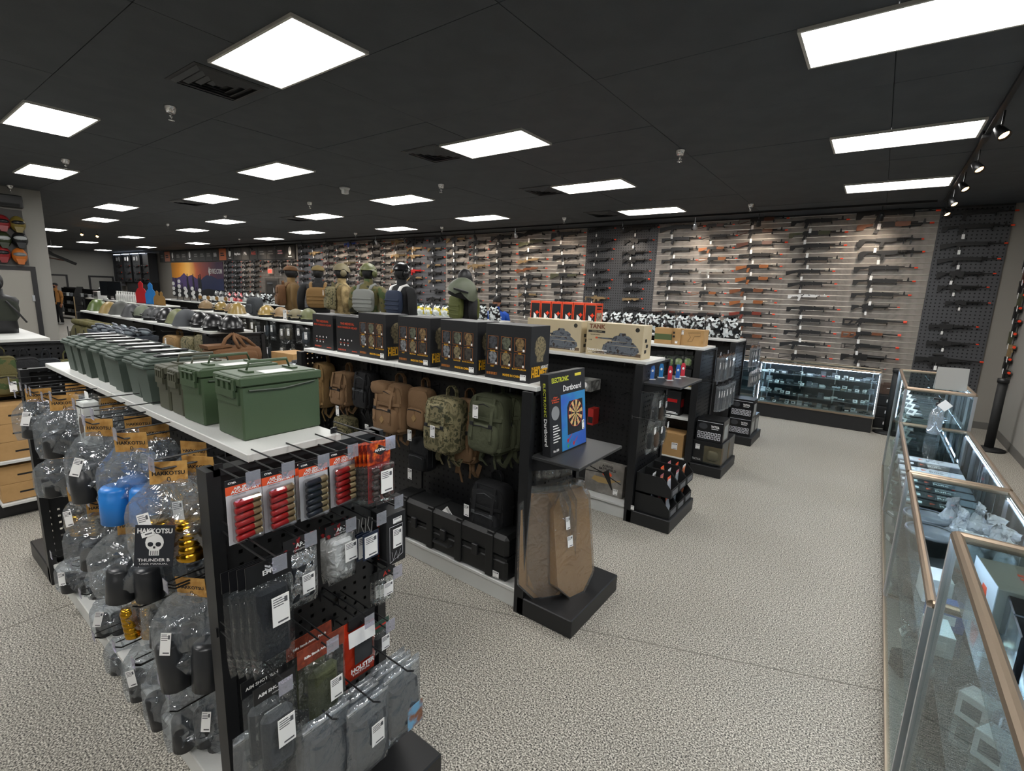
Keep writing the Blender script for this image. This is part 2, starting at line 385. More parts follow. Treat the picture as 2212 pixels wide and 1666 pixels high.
place([('base', MB().lathe([(0.09, 0), (0.09, -0.02), (0.07, -0.045), (0, -0.05)], 20).mesh('det', WHT, True)), ('horn', MB().box(-0.04, 0.05, -0.05, 0.05, -0.11, -0.04, 0.01).mesh('deth', WHT))], 'smoke_detector', 'white fire alarm on the black ceiling', 'alarm', (-7.81, 5.48, CEIL))
# ---- track lighting
TRK = mat('track_black', '101012', 0.4)
BULB = mat('track_bulb', 'FFE2C0', 0.4, emit=('FFB468', 30))
stem = MB().tube([(0, 0, 0), (0, 0, -0.1), (0.0, 0.02, -0.13)], 0.009, 6).mesh('track_arm', TRK)
arm_w = MB().tube([(0, 0, 0), (0, 0, -0.1), (0.0, 0.02, -0.13)], 0.009, 6).mesh('track_arm_w', ALU)
def can_mesh(m): return MB().lathe([(0.0, -0.05), (0.03, -0.05), (0.036, -0.02), (0.05, 0.07), (0.046, 0.072), (0.034, 0.0), (0, 0.0)], 14).mesh('can', m, True)
can = can_mesh(TRK); canw = can_mesh(ALU)
bulb = MB().lathe([(0, 0.02), (0.035, 0.03), (0.038, 0.05), (0, 0.056)], 12).mesh('bulb', BULB, True)
def spot(x, y, tx, ty, tz, label, group, power, white=False):
    r = place([('arm', arm_w if white else stem)], 'track_spotlight', label, 'spotlight', (x, y, CEIL-0.045), 0, group)
    d = Vector((tx-x, ty-y, tz-(CEIL-0.2))).normalized(); q = d.to_track_quat('Z', 'Y').to_euler()
    h = ob('spot_head', canw if white else can, r, (0, 0.02, -0.16), q); b = ob('bulb', bulb, h)
    if power:
        L = bpy.data.lights.new('track_lamp', 'SPOT'); L.energy = power; L.color = (1, 0.86, 0.7); L.spot_size = 1.7; L.spot_blend = 0.8; L.shadow_soft_size = 0.03
        ob('lamp', L, h, (0, 0, 0.075), (PI, 0, 0))
tr = tag(ob('track_rail', MB().box(-0.018, 0.018, -9, 10.75, -0.035, 0).box(-0.03, 0.03, -1.6, -1.3, -0.06, 0).box(-0.03, 0.03, 2.2, 2.5, -0.06, 0).box(-0.03, 0.03, 6.85, 7.1, -0.06, 0).mesh('tr', TRK), None, (0.6, 0, CEIL)), 'black track rail running over the glass cases', 'track rail')
tr.location.y = 0; tr.data.transform(Matrix.Identity(4))
tr2 = tag(ob('track_rail', MB().box(-26, 0.5, -0.018, 0.018, -0.035, 0).mesh('tr2', TRK), None, (0, 10.68, CEIL)), 'black track rail running along the rifle wall', 'track rail')
for k, y in enumerate((6.09, 7.4, 8.49, 9.61, 10.55)):
    spot(0.62, y, 1.75, y-1.3, 1.5, 'glowing track spotlight over the glass cases, %s from the camera' % ORD[k], 'spotlights over the glass cases', 14)
xs = [-0.2, -2.1, -3.3, -4.9, -6.6, -7.9, -9.3, -10.6, -12.2, -13.6, -15.0, -16.4, -18.0, -20, -22, -24]
for k, x in enumerate(xs):
    spot(x, 10.66, x-0.2, 11.45, 2.7, 'small track spotlight aimed at the rifle wall, %s from the right' % ORD[k], 'spotlights along the rifle wall', TRACK_POWER, k in (2, 5, 9))
for k, (x, y) in enumerate(((-22.6, 5.2), (-22.9, 5.7))):
    spot(x, y, -20, 4.0, 1.2, 'glowing spotlight at the far left, %s' % ('left one', 'right one')[k], 'far left spotlights', 10)
# ================================================================ rifles on the wall
def gm(name, c, r=0.55, **k): return mat(name, c, r, **k)
GC = {'black': GUNBLK, 'grey': GUNGRY, 'wood': gm('gun_wood', '6E3D1E', 0.5, mix=(12, '7E4824')), 'orangewood': gm('gun_orange_wood', '8E5226', 0.5, mix=(12, '9C5E2C')),
      'darkwood': gm('gun_dark_wood', '4E2A1C', 0.45), 'redwood': gm('gun_red_wood', '7A2A18', 0.45), 'tan': gm('gun_tan', '8A7350', 0.7), 'olive': gm('gun_olive', '4A4B36', 0.7),
      'white': gm('gun_white', '1E1E20', 0.5, mix=(14, 'DCDCDA'), mixramp=(.36, .38)), 'silver': gm('gun_silver', 'A8A49C', 0.35, metal=0.8), 'blue': gm('gun_blue', '1F3F9A', 0.4), 'red': gm('gun_red', 'B01818', 0.4), 'maroon': gm('gun_maroon', '3E1A1C', 0.5), 'camo': camo('gun_camo', ('5A5340', '7A6E52', '3A382C'), 25)}
def poly(mb, pts, t=0.02): return mb.prism(pts, -t, t)
_rc = {}
def rifle_spec(kind, c1, c2, full=True):
    """unit rifle: butt at x=0, muzzle at x=1. c1 furniture, c2 body"""
    k = (kind, c1, c2, full)
    if k in _rc: return _rc[k]
    st, rc, hg, gr, tip = MB(), MB(), MB(), MB(), MB()
    tr, tz = 0.014, 0.03
    if kind == 'ar':
        poly(st, [(0, .05), (.03, .055), (.15, .05), (.16, .0), (.1, -.015), (.04, -.075), (0, -.08)], .018); rc.tube([(.14, 0, .025), (.23, 0, .025)], .016, 8)
        poly(rc, [(.22, .06), (.24, .075), (.47, .075), (.47, -.02), (.45, -.055), (.38, -.05), (.36, -.025), (.22, -.02)], .02)
        poly(rc, [(.3, .075), (.32, .1), (.36, .1), (.37, .075)], .01); hg.lathe([(.0, .47), (.033, .47), (.033, .76), (.0, .76)], 8, 0, 0, .03, 'x'); rc.tube([(.46, 0, .03), (.95, 0, .03)], .011, 8)
        poly(rc, [(.76, .04), (.775, .1), (.79, .1), (.795, .04)], .008); poly(gr, [(.27, -.02), (.335, -.02), (.3, -.135), (.245, -.125)], .017)
    elif kind == 'm16':
        poly(st, [(0, .045), (.22, .04), (.22, .0), (0, -.085)], .016)
        poly(rc, [(.22, .045), (.25, .06), (.45, .06), (.45, -.045), (.37, -.045), (.35, -.02), (.22, -.01)], .018); poly(rc, [(.26, .06), (.27, .105), (.42, .105), (.44, .06), (.41, .06), (.4, .088), (.3, .088), (.29, .06)], .01)
        hg.lathe([(0, .45), (.035, .45), (.026, .72), (0, .72)], 8, 0, 0, .025, 'x'); rc.tube([(.44, 0, .03), (.95, 0, .03)], .01, 8); poly(rc, [(.74, .03), (.765, .1), (.78, .1), (.795, .03)], .007)
        poly(gr, [(.27, -.02), (.325, -.02), (.3, -.12), (.25, -.115)], .015)
    elif kind in ('ak', 'akf', 'aks', 'rpk'):
        if kind == 'ak': poly(st, [(0, .02), (.24, .045), (.25, .0), (.2, -.015), (.01, -.075)], .017)
        elif kind == 'rpk': poly(st, [(0, .015), (.02, .03), (.22, .04), (.22, .0), (.13, -.01), (.09, -.055), (0, -.06)], .017)
        elif kind == 'akf': st.tube([(.25, 0, .035), (.01, 0, .035), (.0, 0, -.055), (.015, 0, -.055), (.22, 0, .0)], .008, 6)
        else: poly(st, [(.0, .035), (.24, .04), (.24, .01), (.16, -.005), (.1, -.005), (.06, -.06), (0, -.06)], .014)
        poly(rc, [(.24, .045), (.27, .062), (.49, .062), (.51, .045), (.51, -.012), (.24, -.012)], .018); poly(rc, [(.5, .04), (.52, .075), (.56, .06), (.56, .04)], .01)
        poly(hg, [(.51, .05), (.53, .06), (.71, .055), (.71, .0), (.68, -.012), (.53, -.012), (.51, .0)], .018)
        rc.tube([(.5, 0, .043), (.8, 0, .043)], .01, 6).tube([(.5, 0, .02), (.95, 0, .02)], .009, 8); poly(rc, [(.86, .02), (.87, .085), (.89, .085), (.9, .02)], .007); tz = .02
        poly(gr, [(.27, -.01), (.325, -.01), (.29, -.115), (.24, -.105)], .016)
        if kind == 'rpk': rc.tube([(.86, 0, .02), (.84, 0, -.005), (.6, .0, -.012)], .008, 6).tube([(.86, .006, .02), (.84, .012, -.01), (.6, .014, -.02)], .008, 6)
    elif kind == 'm14':
        poly(st, [(0, .01), (.03, .02), (.2, .0), (.27, .035), (.3, .045), (.66, .045), (.68, .015), (.5, -.005), (.36, -.012), (.29, -.03), (.24, -.06), (.2, -.04), (.02, -.095), (0, -.09)], .018)
        poly(rc, [(.3, .045), (.32, .07), (.46, .07), (.48, .045)], .014); hg.tube([(.46, 0, .05), (.7, 0, .045)], .016, 8); rc.tube([(.44, 0, .05), (.66, 0, .035), (.96, 0, .03)], .009, 8); poly(rc, [(.88, .03), (.89, .075), (.905, .075), (.91, .03)], .006)
        poly(gr, [(.35, -.01), (.42, -.01), (.42, -.03), (.36, -.03)], .012)
    elif kind in ('svd', 'svds'):
        if kind == 'svd':
            poly(st, [(0, .035), (.26, .03), (.26, .0), (0, .005)], .016); poly(st, [(0, -.09), (.21, -.075), (.21, -.045), (0, -.06)], .016); poly(st, [(0, -.07), (.035, -.07), (.035, .02), (0, .02)], .0159); poly(st, [(.13, -.06), (.18, .01), (.14, .01), (.09, -.06)], .0155); poly(st, [(.2, -.07), (.27, -.02), (.3, .02), (.24, .02)], .0157)
        else: st.tube([(.24, 0, .03), (.0, 0, .03), (.0, 0, -.06), (.06, 0, -.06), (.06, 0, .03)], .009, 6).tube([(.06, 0, -.03), (.22, 0, .0)], .008, 6)
        poly(rc, [(.25, .04), (.28, .06), (.5, .055), (.52, .03), (.52, -.012), (.25, -.012)], .017); poly(hg, [(.52, .045), (.7, .04), (.7, -.005), (.52, -.012)], .018)
        rc.tube([(.5, 0, .025), (.95, 0, .02)], .013 if kind == 'svd' else .01, 8); poly(gr, [(.27, -.01), (.325, -.01), (.29, -.1), (.24, -.095)], .015); tr = .022; tz = .02
    elif kind == 'p90':
        poly(st, [(0, .03), (.3, .05), (.42, .04), (.5, .0), (.42, -.06), (.33, -.04), (.28, -.085), (.2, -.06), (.0, -.085)], .03)
        poly(rc, [(.1, .05), (.14, .085), (.72, .085), (.74, .05)], .024); poly(hg, [(.42, .045), (.84, .045), (.84, .0), (.74, -.02), (.66, -.075), (.58, -.06), (.52, -.02)], .028); rc.tube([(.6, 0, .05), (.84, 0, .03), (.95, 0, .03)], .016, 8); poly(gr, [(.5, -.04), (.55, -.02), (.55, -.09), (.48, -.09)], .02); tr = .03
    elif kind == 'smg':
        st.tube([(.0, 0, .05), (.3, 0, .05)], .014, 6); poly(st, [(0, .07), (.03, .07), (.05, -.06), (.0, -.07)], .015)
        poly(rc, [(.28, .02), (.28, .075), (.76, .075), (.78, .02), (.62, -.01), (.6, -.075), (.53, -.075), (.51, -.01), (.28, -.0)], .024); poly(hg, [(.62, .065), (.86, .06), (.86, .0), (.64, -.005)], .026); rc.tube([(.7, 0, .035), (.94, 0, .035)], .014, 8); poly(gr, [(.38, .0), (.45, .0), (.41, -.13), (.34, -.12)], .02); poly(rc, [(.36, .075), (.38, .12), (.48, .12), (.5, .075)], .012); tr = .022; tz = .035
    elif kind == 'sg':        # long pistol grip gun with ribbed fore end
        poly(st, [(0, -.02), (.02, .035), (.08, .05), (.3, .045), (.32, .02), (.13, .01), (.07, -.09), (.01, -.1)], .018)
        poly(rc, [(.28, .055), (.6, .06), (.62, .0), (.5, -.02), (.28, -.0)], .02); hg.lathe([(0, .6)] + [(.03+.004*(i % 2), .6+i*.012) for i in range(13)] + [(0, .755)], 8, 0, 0, .03, 'x'); rc.tube([(.6, 0, .03), (.96, 0, .03)], .015, 8).tube([(.6, 0, .052), (.84, 0, .052)], .01, 6); poly(rc, [(.8, .06), (.81, .1), (.83, .1), (.835, .0), (.82, -.06), (.8, -.06)], .007); poly(gr, [(.37, -.005), (.43, -.005), (.4, -.1), (.35, -.095)], .016)
    elif kind == 'g3':
        poly(st, [(0, .045), (.03, .055), (.25, .045), (.27, .0), (.2, -.01), (.0, -.085)], .018); poly(rc, [(.25, .05), (.26, .068), (.62, .068), (.66, .05), (.66, .02), (.5, .0), (.48, -.045), (.42, -.045), (.4, -.01), (.25, -.01)], .019)
        poly(hg, [(.5, .04), (.76, .045), (.76, .0), (.5, -.015)], .021); rc.tube([(.6, 0, .055), (.84, 0, .055)], .009, 6).tube([(.6, 0, .03), (.95, 0, .03)], .009, 8); poly(rc, [(.82, .03), (.83, .09), (.85, .09), (.855, .03)], .009); poly(gr, [(.3, -.01), (.36, -.01), (.33, -.115), (.28, -.11)], .016)
    elif kind == 'lmg':
        poly(st, [(0, .04), (.2, .035), (.2, -.01), (0, -.07)], .02); poly(rc, [(.2, .055), (.48, .065), (.5, -.02), (.44, -.06), (.33, -.06), (.2, -.02)], .03); rc.tube([(.48, 0, .035), (.97, 0, .03)], .012, 8).tube([(.5, 0, .005), (.85, 0, .0)], .008, 6).tube([(.8, .02, .0), (.5, .03, -.05)], .008, 6).tube([(.25, 0, .1), (.4, 0, .1)], .02, 8); poly(rc, [(.3, .05), (.35, .05), (.35, .1), (.3, .1)], .01)
        poly(hg, [(.5, .055), (.66, .05), (.66, .0), (.5, -.01)], .022); poly(gr, [(.24, -.02), (.29, -.02), (.26, -.12), (.21, -.11)], .016)
    tip.tube([(.945, 0, tz), (1.0, 0, tz)], tr, 8)
    hk = MB().box(.345, .36, -.02, .06, -.03, -.012); hk2 = MB().box(.7, .715, -.03, .06, -.045, -.012).box(.7, .715, -.03, -.02, -.045, .0)
    tg = MB().box(.29, .335, -.034, -.0325, -.2, -.118).box(.312, .314, -.033, -.032, -.12, -.06)
    C1, C2 = GC[c1], GC[c2]
    tgm = tg.mesh('price_tag', PAPER)
    if full:
        sp = [('receiver', rc.mesh('receiver', C2)), ('stock', st.mesh('stock', C1)), ('handguard', hg.mesh('handguard', C1)), ('grip', gr.mesh('grip', C1 if c1 in ('wood', 'orangewood', 'redwood') and kind == 'ak' else C2)), ('muzzle_tip', tip.mesh('muzzle_tip', ORANGE)), ('wall_hook', hk.mesh('hook', BLK)), ('wall_hook', hk2.mesh('hook', BLK))]
    else:
        rc.merge(st).merge(hg).merge(gr); sp = [('body', rc.mesh('body', C2)), ('muzzle_tip', tip.mesh('muzzle_tip', ORANGE))]
    _rc[k] = (sp, tgm); return _rc[k]
SPEC = {'a': ('ar', 'black', 'black'), 'n': ('m16', 'black', 'black'), 'k': ('aks', 'black', 'black'), 'K': ('ak', 'black', 'black'), 'w': ('ak', 'wood', 'black'), 'o': ('ak', 'orangewood', 'black'), 'W': ('ak', 'orangewood', 'silver'), 'R': ('ak', 'redwood', 'black'), 'd': ('ak', 'darkwood', 'black'),
        'f': ('akf', 'darkwood', 'black'), 'F': ('akf', 'black', 'black'), 'h': ('akf', 'orangewood', 'black'), 'v': ('svd', 'black', 'black'), 'V': ('svd', 'wood', 'black'), 's': ('svds', 'black', 'black'), 'r': ('rpk', 'wood', 'black'), 'g': ('sg', 'black', 'black'), 'x': ('aks', 'white', 'white'), 'O': ('aks', 'olive', 'black'),
        'm': ('m14', 'black', 'black'), 'M': ('m14', 'olive', 'black'), 'N': ('m14', 'tan', 'black'), 'B': ('m14', 'wood', 'black'), 'p': ('p90', 'black', 'black'), 'P': ('p90', 'tan', 'black'), 'u': ('smg', 'black', 'black'), 'U': ('smg', 'tan', 'tan'), 'G': ('g3', 'black', 'black'), 'H': ('g3', 'olive', 'black'), 't': ('ar', 'tan', 'tan'), 'T': ('ar', 'tan', 'black'), 'c': ('ar', 'camo', 'camo'),
        'b': ('ar', 'blue', 'blue'), 'q': ('ar', 'red', 'red'), 'z': ('ar', 'maroon', 'maroon'), 'l': ('lmg', 'black', 'black'), 'S': ('aks', 'silver', 'silver'), 'e': ('ar', 'grey', 'grey')}
LOOK = {'w': 'wood-stocked', 'o': 'light-wood-stocked', 'W': 'silver and wood', 'R': 'red-wood-stocked', 'd': 'dark-wood-stocked', 'V': 'brown skeleton-stock', 'v': 'black skeleton-stock', 'r': 'wood-stocked bipod', 'x': 'white patterned', 'O': 'olive and black', 'M': 'olive-stocked', 'N': 'tan-stocked', 'B': 'brown-wood', 'P': 'tan compact', 'U': 'tan short', 'H': 'olive-stocked', 't': 'tan', 'T': 'tan-stocked', 'c': 'camouflage',
        'b': 'blue', 'q': 'red', 'z': 'maroon', 'S': 'silver', 'f': 'folding-stock', 'F': 'black wire-stock', 'h': 'orange-handguard', 'p': 'black compact', 'u': 'short black', 'l': 'heavy black'}
def rifles(where, O, s, rows, Y=YW-0.085, full=True, tags=True):
    """O,s: origin and scale of the picture crop the numbers were read from; rows: (code, x butt, x muzzle, y)"""
    if where.split()[0] in ('second', 'fourth', 'sixth') and full: Y -= .042
    for i, (c, xa, xb, y) in enumerate(rows):
        a = wy(O[0]+xa*s, O[1]+y*s, Y); b = wy(O[0]+xb*s, O[1]+y*s, Y)
        L = b.x-a.x; z = a.z
        sp, tgm = rifle_spec(*SPEC[c], full)
        r = place(sp, 'airsoft_rifle', '%s rifle, %s from top, %s' % (LOOK.get(c, 'black'), ORD[i], where), 'rifle', (a.x, Y, z), 0, 'rifles on the wall', scale=(L, .95, L*1.05))
        if Y < YW-.1:
            for ch in r.children:
                if ch.name.startswith('wall_hook'): ch.scale.y = 1.65
        if tags and rnd.random() < 0.93:
            ob('price_tag', tgm, r, (rnd.uniform(-.03, .05), 0, rnd.uniform(-.01, .02)), (0, rnd.uniform(-.05, .05), 0))
O, s = (1560, 440), .226
rifles('third column of right pale bay', O, s, [('f', 160, 640, 172), ('f', 140, 625, 282), ('d', 135, 625, 392), ('k', 160, 575, 500), ('o', 130, 575, 610), ('o', 125, 570, 722), ('w', 70, 525, 833), ('W', 68, 525, 942), ('R', 65, 505, 1047), ('w', 62, 525, 1157), ('w', 62, 515, 1258), ('o', 55, 510, 1362), ('w', 50, 470, 1455)])
rifles('fourth column of right pale bay', O, s, [('k', 660, 1215, 187), ('O', 640, 1200, 302), ('k', 650, 1190, 420), ('k', 668, 1155, 540), ('K', 608, 1080, 655), ('K', 625, 1100, 770), ('x', 628, 1025, 885), ('k', 615, 1130, 1003), ('k', 612, 1080, 1113), ('k', 588, 1095, 1223), ('K', 548, 1040, 1333), ('F', 538, 1060, 1447)])
rifles('fifth column of right pale bay', O, s, [('k', 1283, 2080, 118), ('r', 1287, 2020, 225), ('g', 1293, 1925, 370), ('g', 1300, 1935, 485), ('k', 1258, 1870, 625), ('k', 1248, 1850, 747), ('k', 1232, 1810, 872), ('a', 1235, 1700, 987), ('v', 1152, 1770, 1115), ('V', 1140, 1715, 1235), ('s', 1140, 1695, 1350), ('a', 1133, 1695, 1457), ('a', 1255, 1570, 1562)])
rifles('dark pegboard at far right', (1900, 380), .1921, [('k', 740, 1560, 440), ('k', 700, 1515, 595), ('K', 680, 1440, 785), ('K', 645, 1360, 950), ('a', 640, 1310, 1112), ('a', 650, 1235, 1258), ('a', 735, 1250, 1428)])
rifles('low on pegboard at far right', (1380, 420), .3761, [('l', 1665, 1955, 755), ('l', 1650, 1955, 850), ('l', 1585, 1985, 942)])
O, s = (1260, 440), .1718
rifles('first column of right pale bay', O, s, [('K', 960, 1540, 322), ('k', 990, 1480, 460), ('k', 985, 1480, 590), ('k', 985, 1440, 725), ('k', 960, 1480, 860), ('k', 935, 1410, 992), ('k', 925, 1345, 1117), ('k', 940, 1305, 1250), ('d', 905, 1260, 1362)])
rifles('second column of right pale bay', O, s, [('f', 1450, 1900, 292), ('F', 1480, 1940, 425), ('o', 1450, 1900, 575), ('h', 1450, 1935, 705), ('S', 1450, 1890, 855), ('F', 1385, 1835, 992), ('h', 1355, 1800, 1127), ('h', 1345, 1785, 1257), ('d', 1340, 1770, 1390)])
rifles('left column of dark pegboard bay', O, s, [('m', 75, 410, 337), ('u', 100, 410, 477), ('G', 60, 395, 592), ('G', 55, 375, 712), ('u', 45, 325, 847), ('u', 70, 370, 967), ('u', 30, 340, 1067), ('U', 25, 325, 1192)])
rifles('right column of dark pegboard bay', O, s, [('G', 515, 960, 332), ('a', 520, 895, 482), ('a', 490, 850, 625), ('a', 495, 855, 722), ('k', 455, 850, 857), ('p', 510, 835, 957), ('p', 505, 760, 1077), ('P', 495, 745, 1197), ('p', 505, 755, 1317)])
O, s = (940, 450), .15823
rifles('first column of middle pale bay', O, s, [('T', 155, 490, 440), ('a', 160, 490, 555), ('a', 165, 490, 655), ('a', 165, 460, 762), ('a', 175, 445, 867), ('a', 170, 440, 975)])
rifles('second column of middle pale bay', O, s, [('a', 460, 760, 478), ('a', 460, 740, 578), ('a', 465, 730, 688), ('t', 445, 745, 797), ('u', 480, 670, 905), ('u', 485, 670, 1013), ('U', 490, 665, 1118), ('u', 500, 660, 1262)])
rifles('third column of middle pale bay', O, s, [('a', 765, 1120, 412), ('n', 735, 1130, 525), ('n', 735, 1130, 648), ('n', 750, 1130, 757), ('n', 735, 1110, 867), ('n', 735, 1115, 987), ('n', 735, 1110, 1097), ('n', 735, 1110, 1207), ('n', 740, 1100, 1318), ('n', 745, 1100, 1418)])
rifles('fourth column of middle pale bay', O, s, [('m', 1120, 1630, 352), ('M', 1140, 1635, 475), ('m', 1145, 1555, 597), ('N', 1130, 1545, 717), ('B', 1115, 1530, 837), ('a', 1160, 1540, 947), ('e', 1125, 1530, 1067), ('T', 1135, 1460, 1185), ('a', 1140, 1440, 1305), ('a', 1125, 1450, 1412)])
rifles('fifth column of middle pale bay', O, s, [('G', 1590, 2060, 372), ('G', 1595, 2030, 547), ('G', 1610, 2050, 672), ('G', 1675, 2025, 792), ('H', 1575, 2050, 922), ('G', 1590, 2040, 1047), ('G', 1625, 1945, 1157), ('a', 1635, 1930, 1257)])
O, s = (640, 480), .14467
rifles('left column of dark slatted bay', O, s, [(c, 1655, xb, y) for c, xb, y in (('a', 1965, 302), ('t', 1935, 408), ('t', 1910, 517), ('a', 1915, 627), ('q', 1915, 737), ('T', 1950, 842), ('a', 1945, 950), ('a', 1910, 1055), ('a', 1875, 1160))])
rifles('right column of dark slatted bay', O, s, [('u', 1985, 2225, 280), ('T', 1965, 2225, 412), ('u', 1955, 2225, 540), ('T', 1955, 2225, 655), ('a', 1970, 2225, 770), ('T', 1975, 2225, 885), ('u', 2000, 2215, 1030), ('a', 1945, 2215, 1150)])
for n, xa, xb, cs, ys in (('first', 405, 600, 'aaazaaaaa', (342, 437, 527, 620, 710, 800, 890, 975, 1065)), ('second', 562, 735, 'aaacaaaa', (375, 457, 552, 650, 742, 830, 920, 1010)), ('third', 718, 925, 'baacaaeta', (335, 432, 527, 617, 712, 805, 900, 990, 1080)), ('fourth', 890, 1070, 'aaazaaza', (352, 447, 547, 647, 747, 840, 935, 1025)),
                          ('fifth', 1077, 1310, 'aaaaaaea', (312, 407, 510, 615, 717, 810, 905, 1005)), ('sixth', 1262, 1440, 'aaaaaaat', (340, 432, 540, 642, 752, 845, 945, 1050)), ('seventh', 1417, 1680, 'tatataa', (302, 397, 512, 612, 722, 825, 940))):
    rifles('%s column of far pale bay' % n, O, s, [(c, xa+rnd.uniform(-6, 6), xb+rnd.uniform(-25, 10), y) for c, y in zip(cs, ys)])
rifles('left column of farther dark bay', O, s, [(c, 25+6*i, 195+3*i, y) for i, (c, y) in enumerate(zip('aaaaaaa', (382, 477, 567, 652, 750, 850, 945)))])
rifles('right column of farther dark bay', O, s, [(c, 195+9*i, 385+4*i, y) for i, (c, y) in enumerate(zip('atauaaa', (377, 470, 572, 682, 777, 872, 948)))])
O, s = (400, 560), .1441
for n, xa, xb, ys in (('first', 855, 980, (50, 112, 195, 275, 345, 415, 490)), ('second', 990, 1135, (35, 112, 190, 265, 340, 415, 490)), ('third', 1120, 1260, (50, 140)), ('fourth', 1260, 1400, (40, 110)), ('fifth', 1400, 1545, (40, 100, 185)), ('sixth', 1550, 1690, (35, 100, 180, 265, 350, 430))):
    rifles('%s column around the back door' % n, O, s, [('a', xa+rnd.uniform(-5, 5), xb+rnd.uniform(-5, 5), y) for y in ys], full=False)
for n, xa, xb, cs in (('left', 585, 715, 'aaaaaaa'), ('right', 722, 845, 'aaapaaa')):
    rifles('%s column beside the sunset banner' % n, O, s, [(c, xa, xb, y) for c, y in zip(cs, (50, 125, 200, 275, 350, 420, 495))], full=False)
# ================================================================ shelving
GT = 1.44      # panel height
_pg = {}
def pegm(w, h, pitch=0.05, hole=0.014):
    k = (round(w, 2), round(h, 2), pitch, hole)
    if k not in _pg: _pg[k] = pegs(w, h, pitch, hole).mesh('pegboard', BLK)
    return _pg[k]
def gondola(label, x0, x1, y0, y1, ys=None, white=True, boards=2, endr=True, endl=True, base_r=0.4, base_l=0.55):
    """double sided unit from x0 to x1 with a white shelf on top and an end stand at each end"""
    yc = (y0+y1)/2; r = thing('gondola_shelf', label, 'shelf unit', (x0, yc, 0), 0, 'black pegboard shelf units')
    L = x1-x0
    P = lambda n, mb, m, loc=None: ob(n, mb.mesh(n, m), r, loc)
    o = ob('back_panel', pegm(L, GT-0.16), r, (0, -0.02, 0.16)); o = ob('back_panel', pegm(L, GT-0.16), r, (0, 0.02, 0.16))
    P('panel_core', MB().box(0.01, L-0.01, -0.004, 0.004, 0.16, GT-0.005), BLK2)
    for x in (0, L/2, L): P('upright', MB().box(x-0.02, x+0.02, -0.03, 0.03, 0, GT), BLK)
    P('top_rail', MB().box(0, L, -0.03, 0.03, GT-0.03, GT-0.005), BLK)
    d = y1-y0
    for sgn in (-1, 1):
        for b in range(boards):
            xa, xb = L*b/boards+0.003, L*(b+1)/boards-0.003
            P('base_deck', MB().box(xa, xb, min(sgn*0.03, sgn*d/2), max(sgn*0.03, sgn*d/2), 0.115, 0.14, 0.004), WHT)
        P('kick_plate', MB().box(0, L, min(sgn*(d/2-0.03), sgn*(d/2-0.015)), max(sgn*(d/2-0.03), sgn*(d/2-0.015)), 0, 0.115), WHT)
    if ys is None: ys = (y0+0.1, y1-0.1)
    for b in range(boards):
        xa, xb = L*b/boards+0.002, L*(b+1)/boards-0.002+(0.06 if b == boards-1 else 0)
        P('top_shelf', MB().box(xa, xb, ys[0]-yc, ys[1]-yc, GT+0.002, GT+0.03, 0.003), WHT)
    for x in (0.15, L*0.5, L-0.15): P('shelf_bracket', MB().box(x-0.004, x+0.004, ys[0]-yc+0.02, 0.03, GT-0.03, GT+0.002), BLK)
    ends = []
    for s, on, bl in ((1, endr, base_r), (-1, endl, base_l)):
        if not on: continue
        X = L if s > 0 else 0
        e = ob('end_panel', pegm(d, GT-0.1, 0.045, 0.013), r, (X+s*0.03, -d/2, 0.1), (0, 0, PI/2))
        for yy in (-d/2, d/2): ob('end_post', MB().box(X-0.02 if s > 0 else X-0.05, X+0.05 if s > 0 else X+0.02, yy-0.02, yy+0.02, 0, GT).mesh('end_post', BLK), r)
        P('end_rail', MB().box(min(X, X+s*0.05), max(X, X+s*0.05), -d/2, d/2, GT-0.02, GT), BLK)
        P('end_base', MB().box(min(X, X+s*bl), max(X, X+s*bl), -d/2-0.02, d/2+0.02, 0.0, 0.12, 0.006), BLK)
        P('end_back', MB().box(min(X-s*0.03, X-s*0.026), max(X-s*0.03, X-s*0.026), -d/2, d/2, 0.1, GT-0.02), BLK2) if s > 0 else None
    return r
G1X0, G1X1 = -4.15, -1.6
gondola('black shelf unit under the row of green ammunition cans', G1X0, G1X1, 0.60, 1.22, (0.70, 1.04))
gondola('black shelf unit carrying the black helmet boxes', -4.0, G1X1, 2.33, 2.93, (2.345, 2.80))
gondola('black shelf unit carrying the tank model boxes', -4.0, G1X1, 4.02, 4.66, (4.04, 4.5))
gondola('black shelf unit carrying the cardboard cartons', -4.0, G1X1, 5.74, 6.38, (5.78, 6.26))
gondola('black shelf unit nearest the rifle wall in the right row', -4.0, G1X1, 7.4, 8.05, (7.45, 7.95))
for k, (y, t) in enumerate(((0.55, 'at the left edge of the picture'), (2.33, 'carrying the black and olive helmets'), (4.0, 'carrying the tan helmets'), (5.7, 'carrying the mannequins'), (7.4, 'carrying the yellow-striped bags'))):
    gondola('black shelf unit of the middle row ' + t, -10.85, -5.95, y, y+0.62, (y+0.03, y+0.5), boards=4, base_r=0.3 if k != 1 else 0.35, endr=True)
for k, (y, t) in enumerate(((4.0, 'with the steel and plastic targets'), (5.75, 'with the small target stands'), (7.0, 'with the camouflage bags'))):
    gondola('black shelf unit of the far row ' + t, -17.9, -12.7, y, y+0.62, (y+0.03, y+0.5), boards=4)
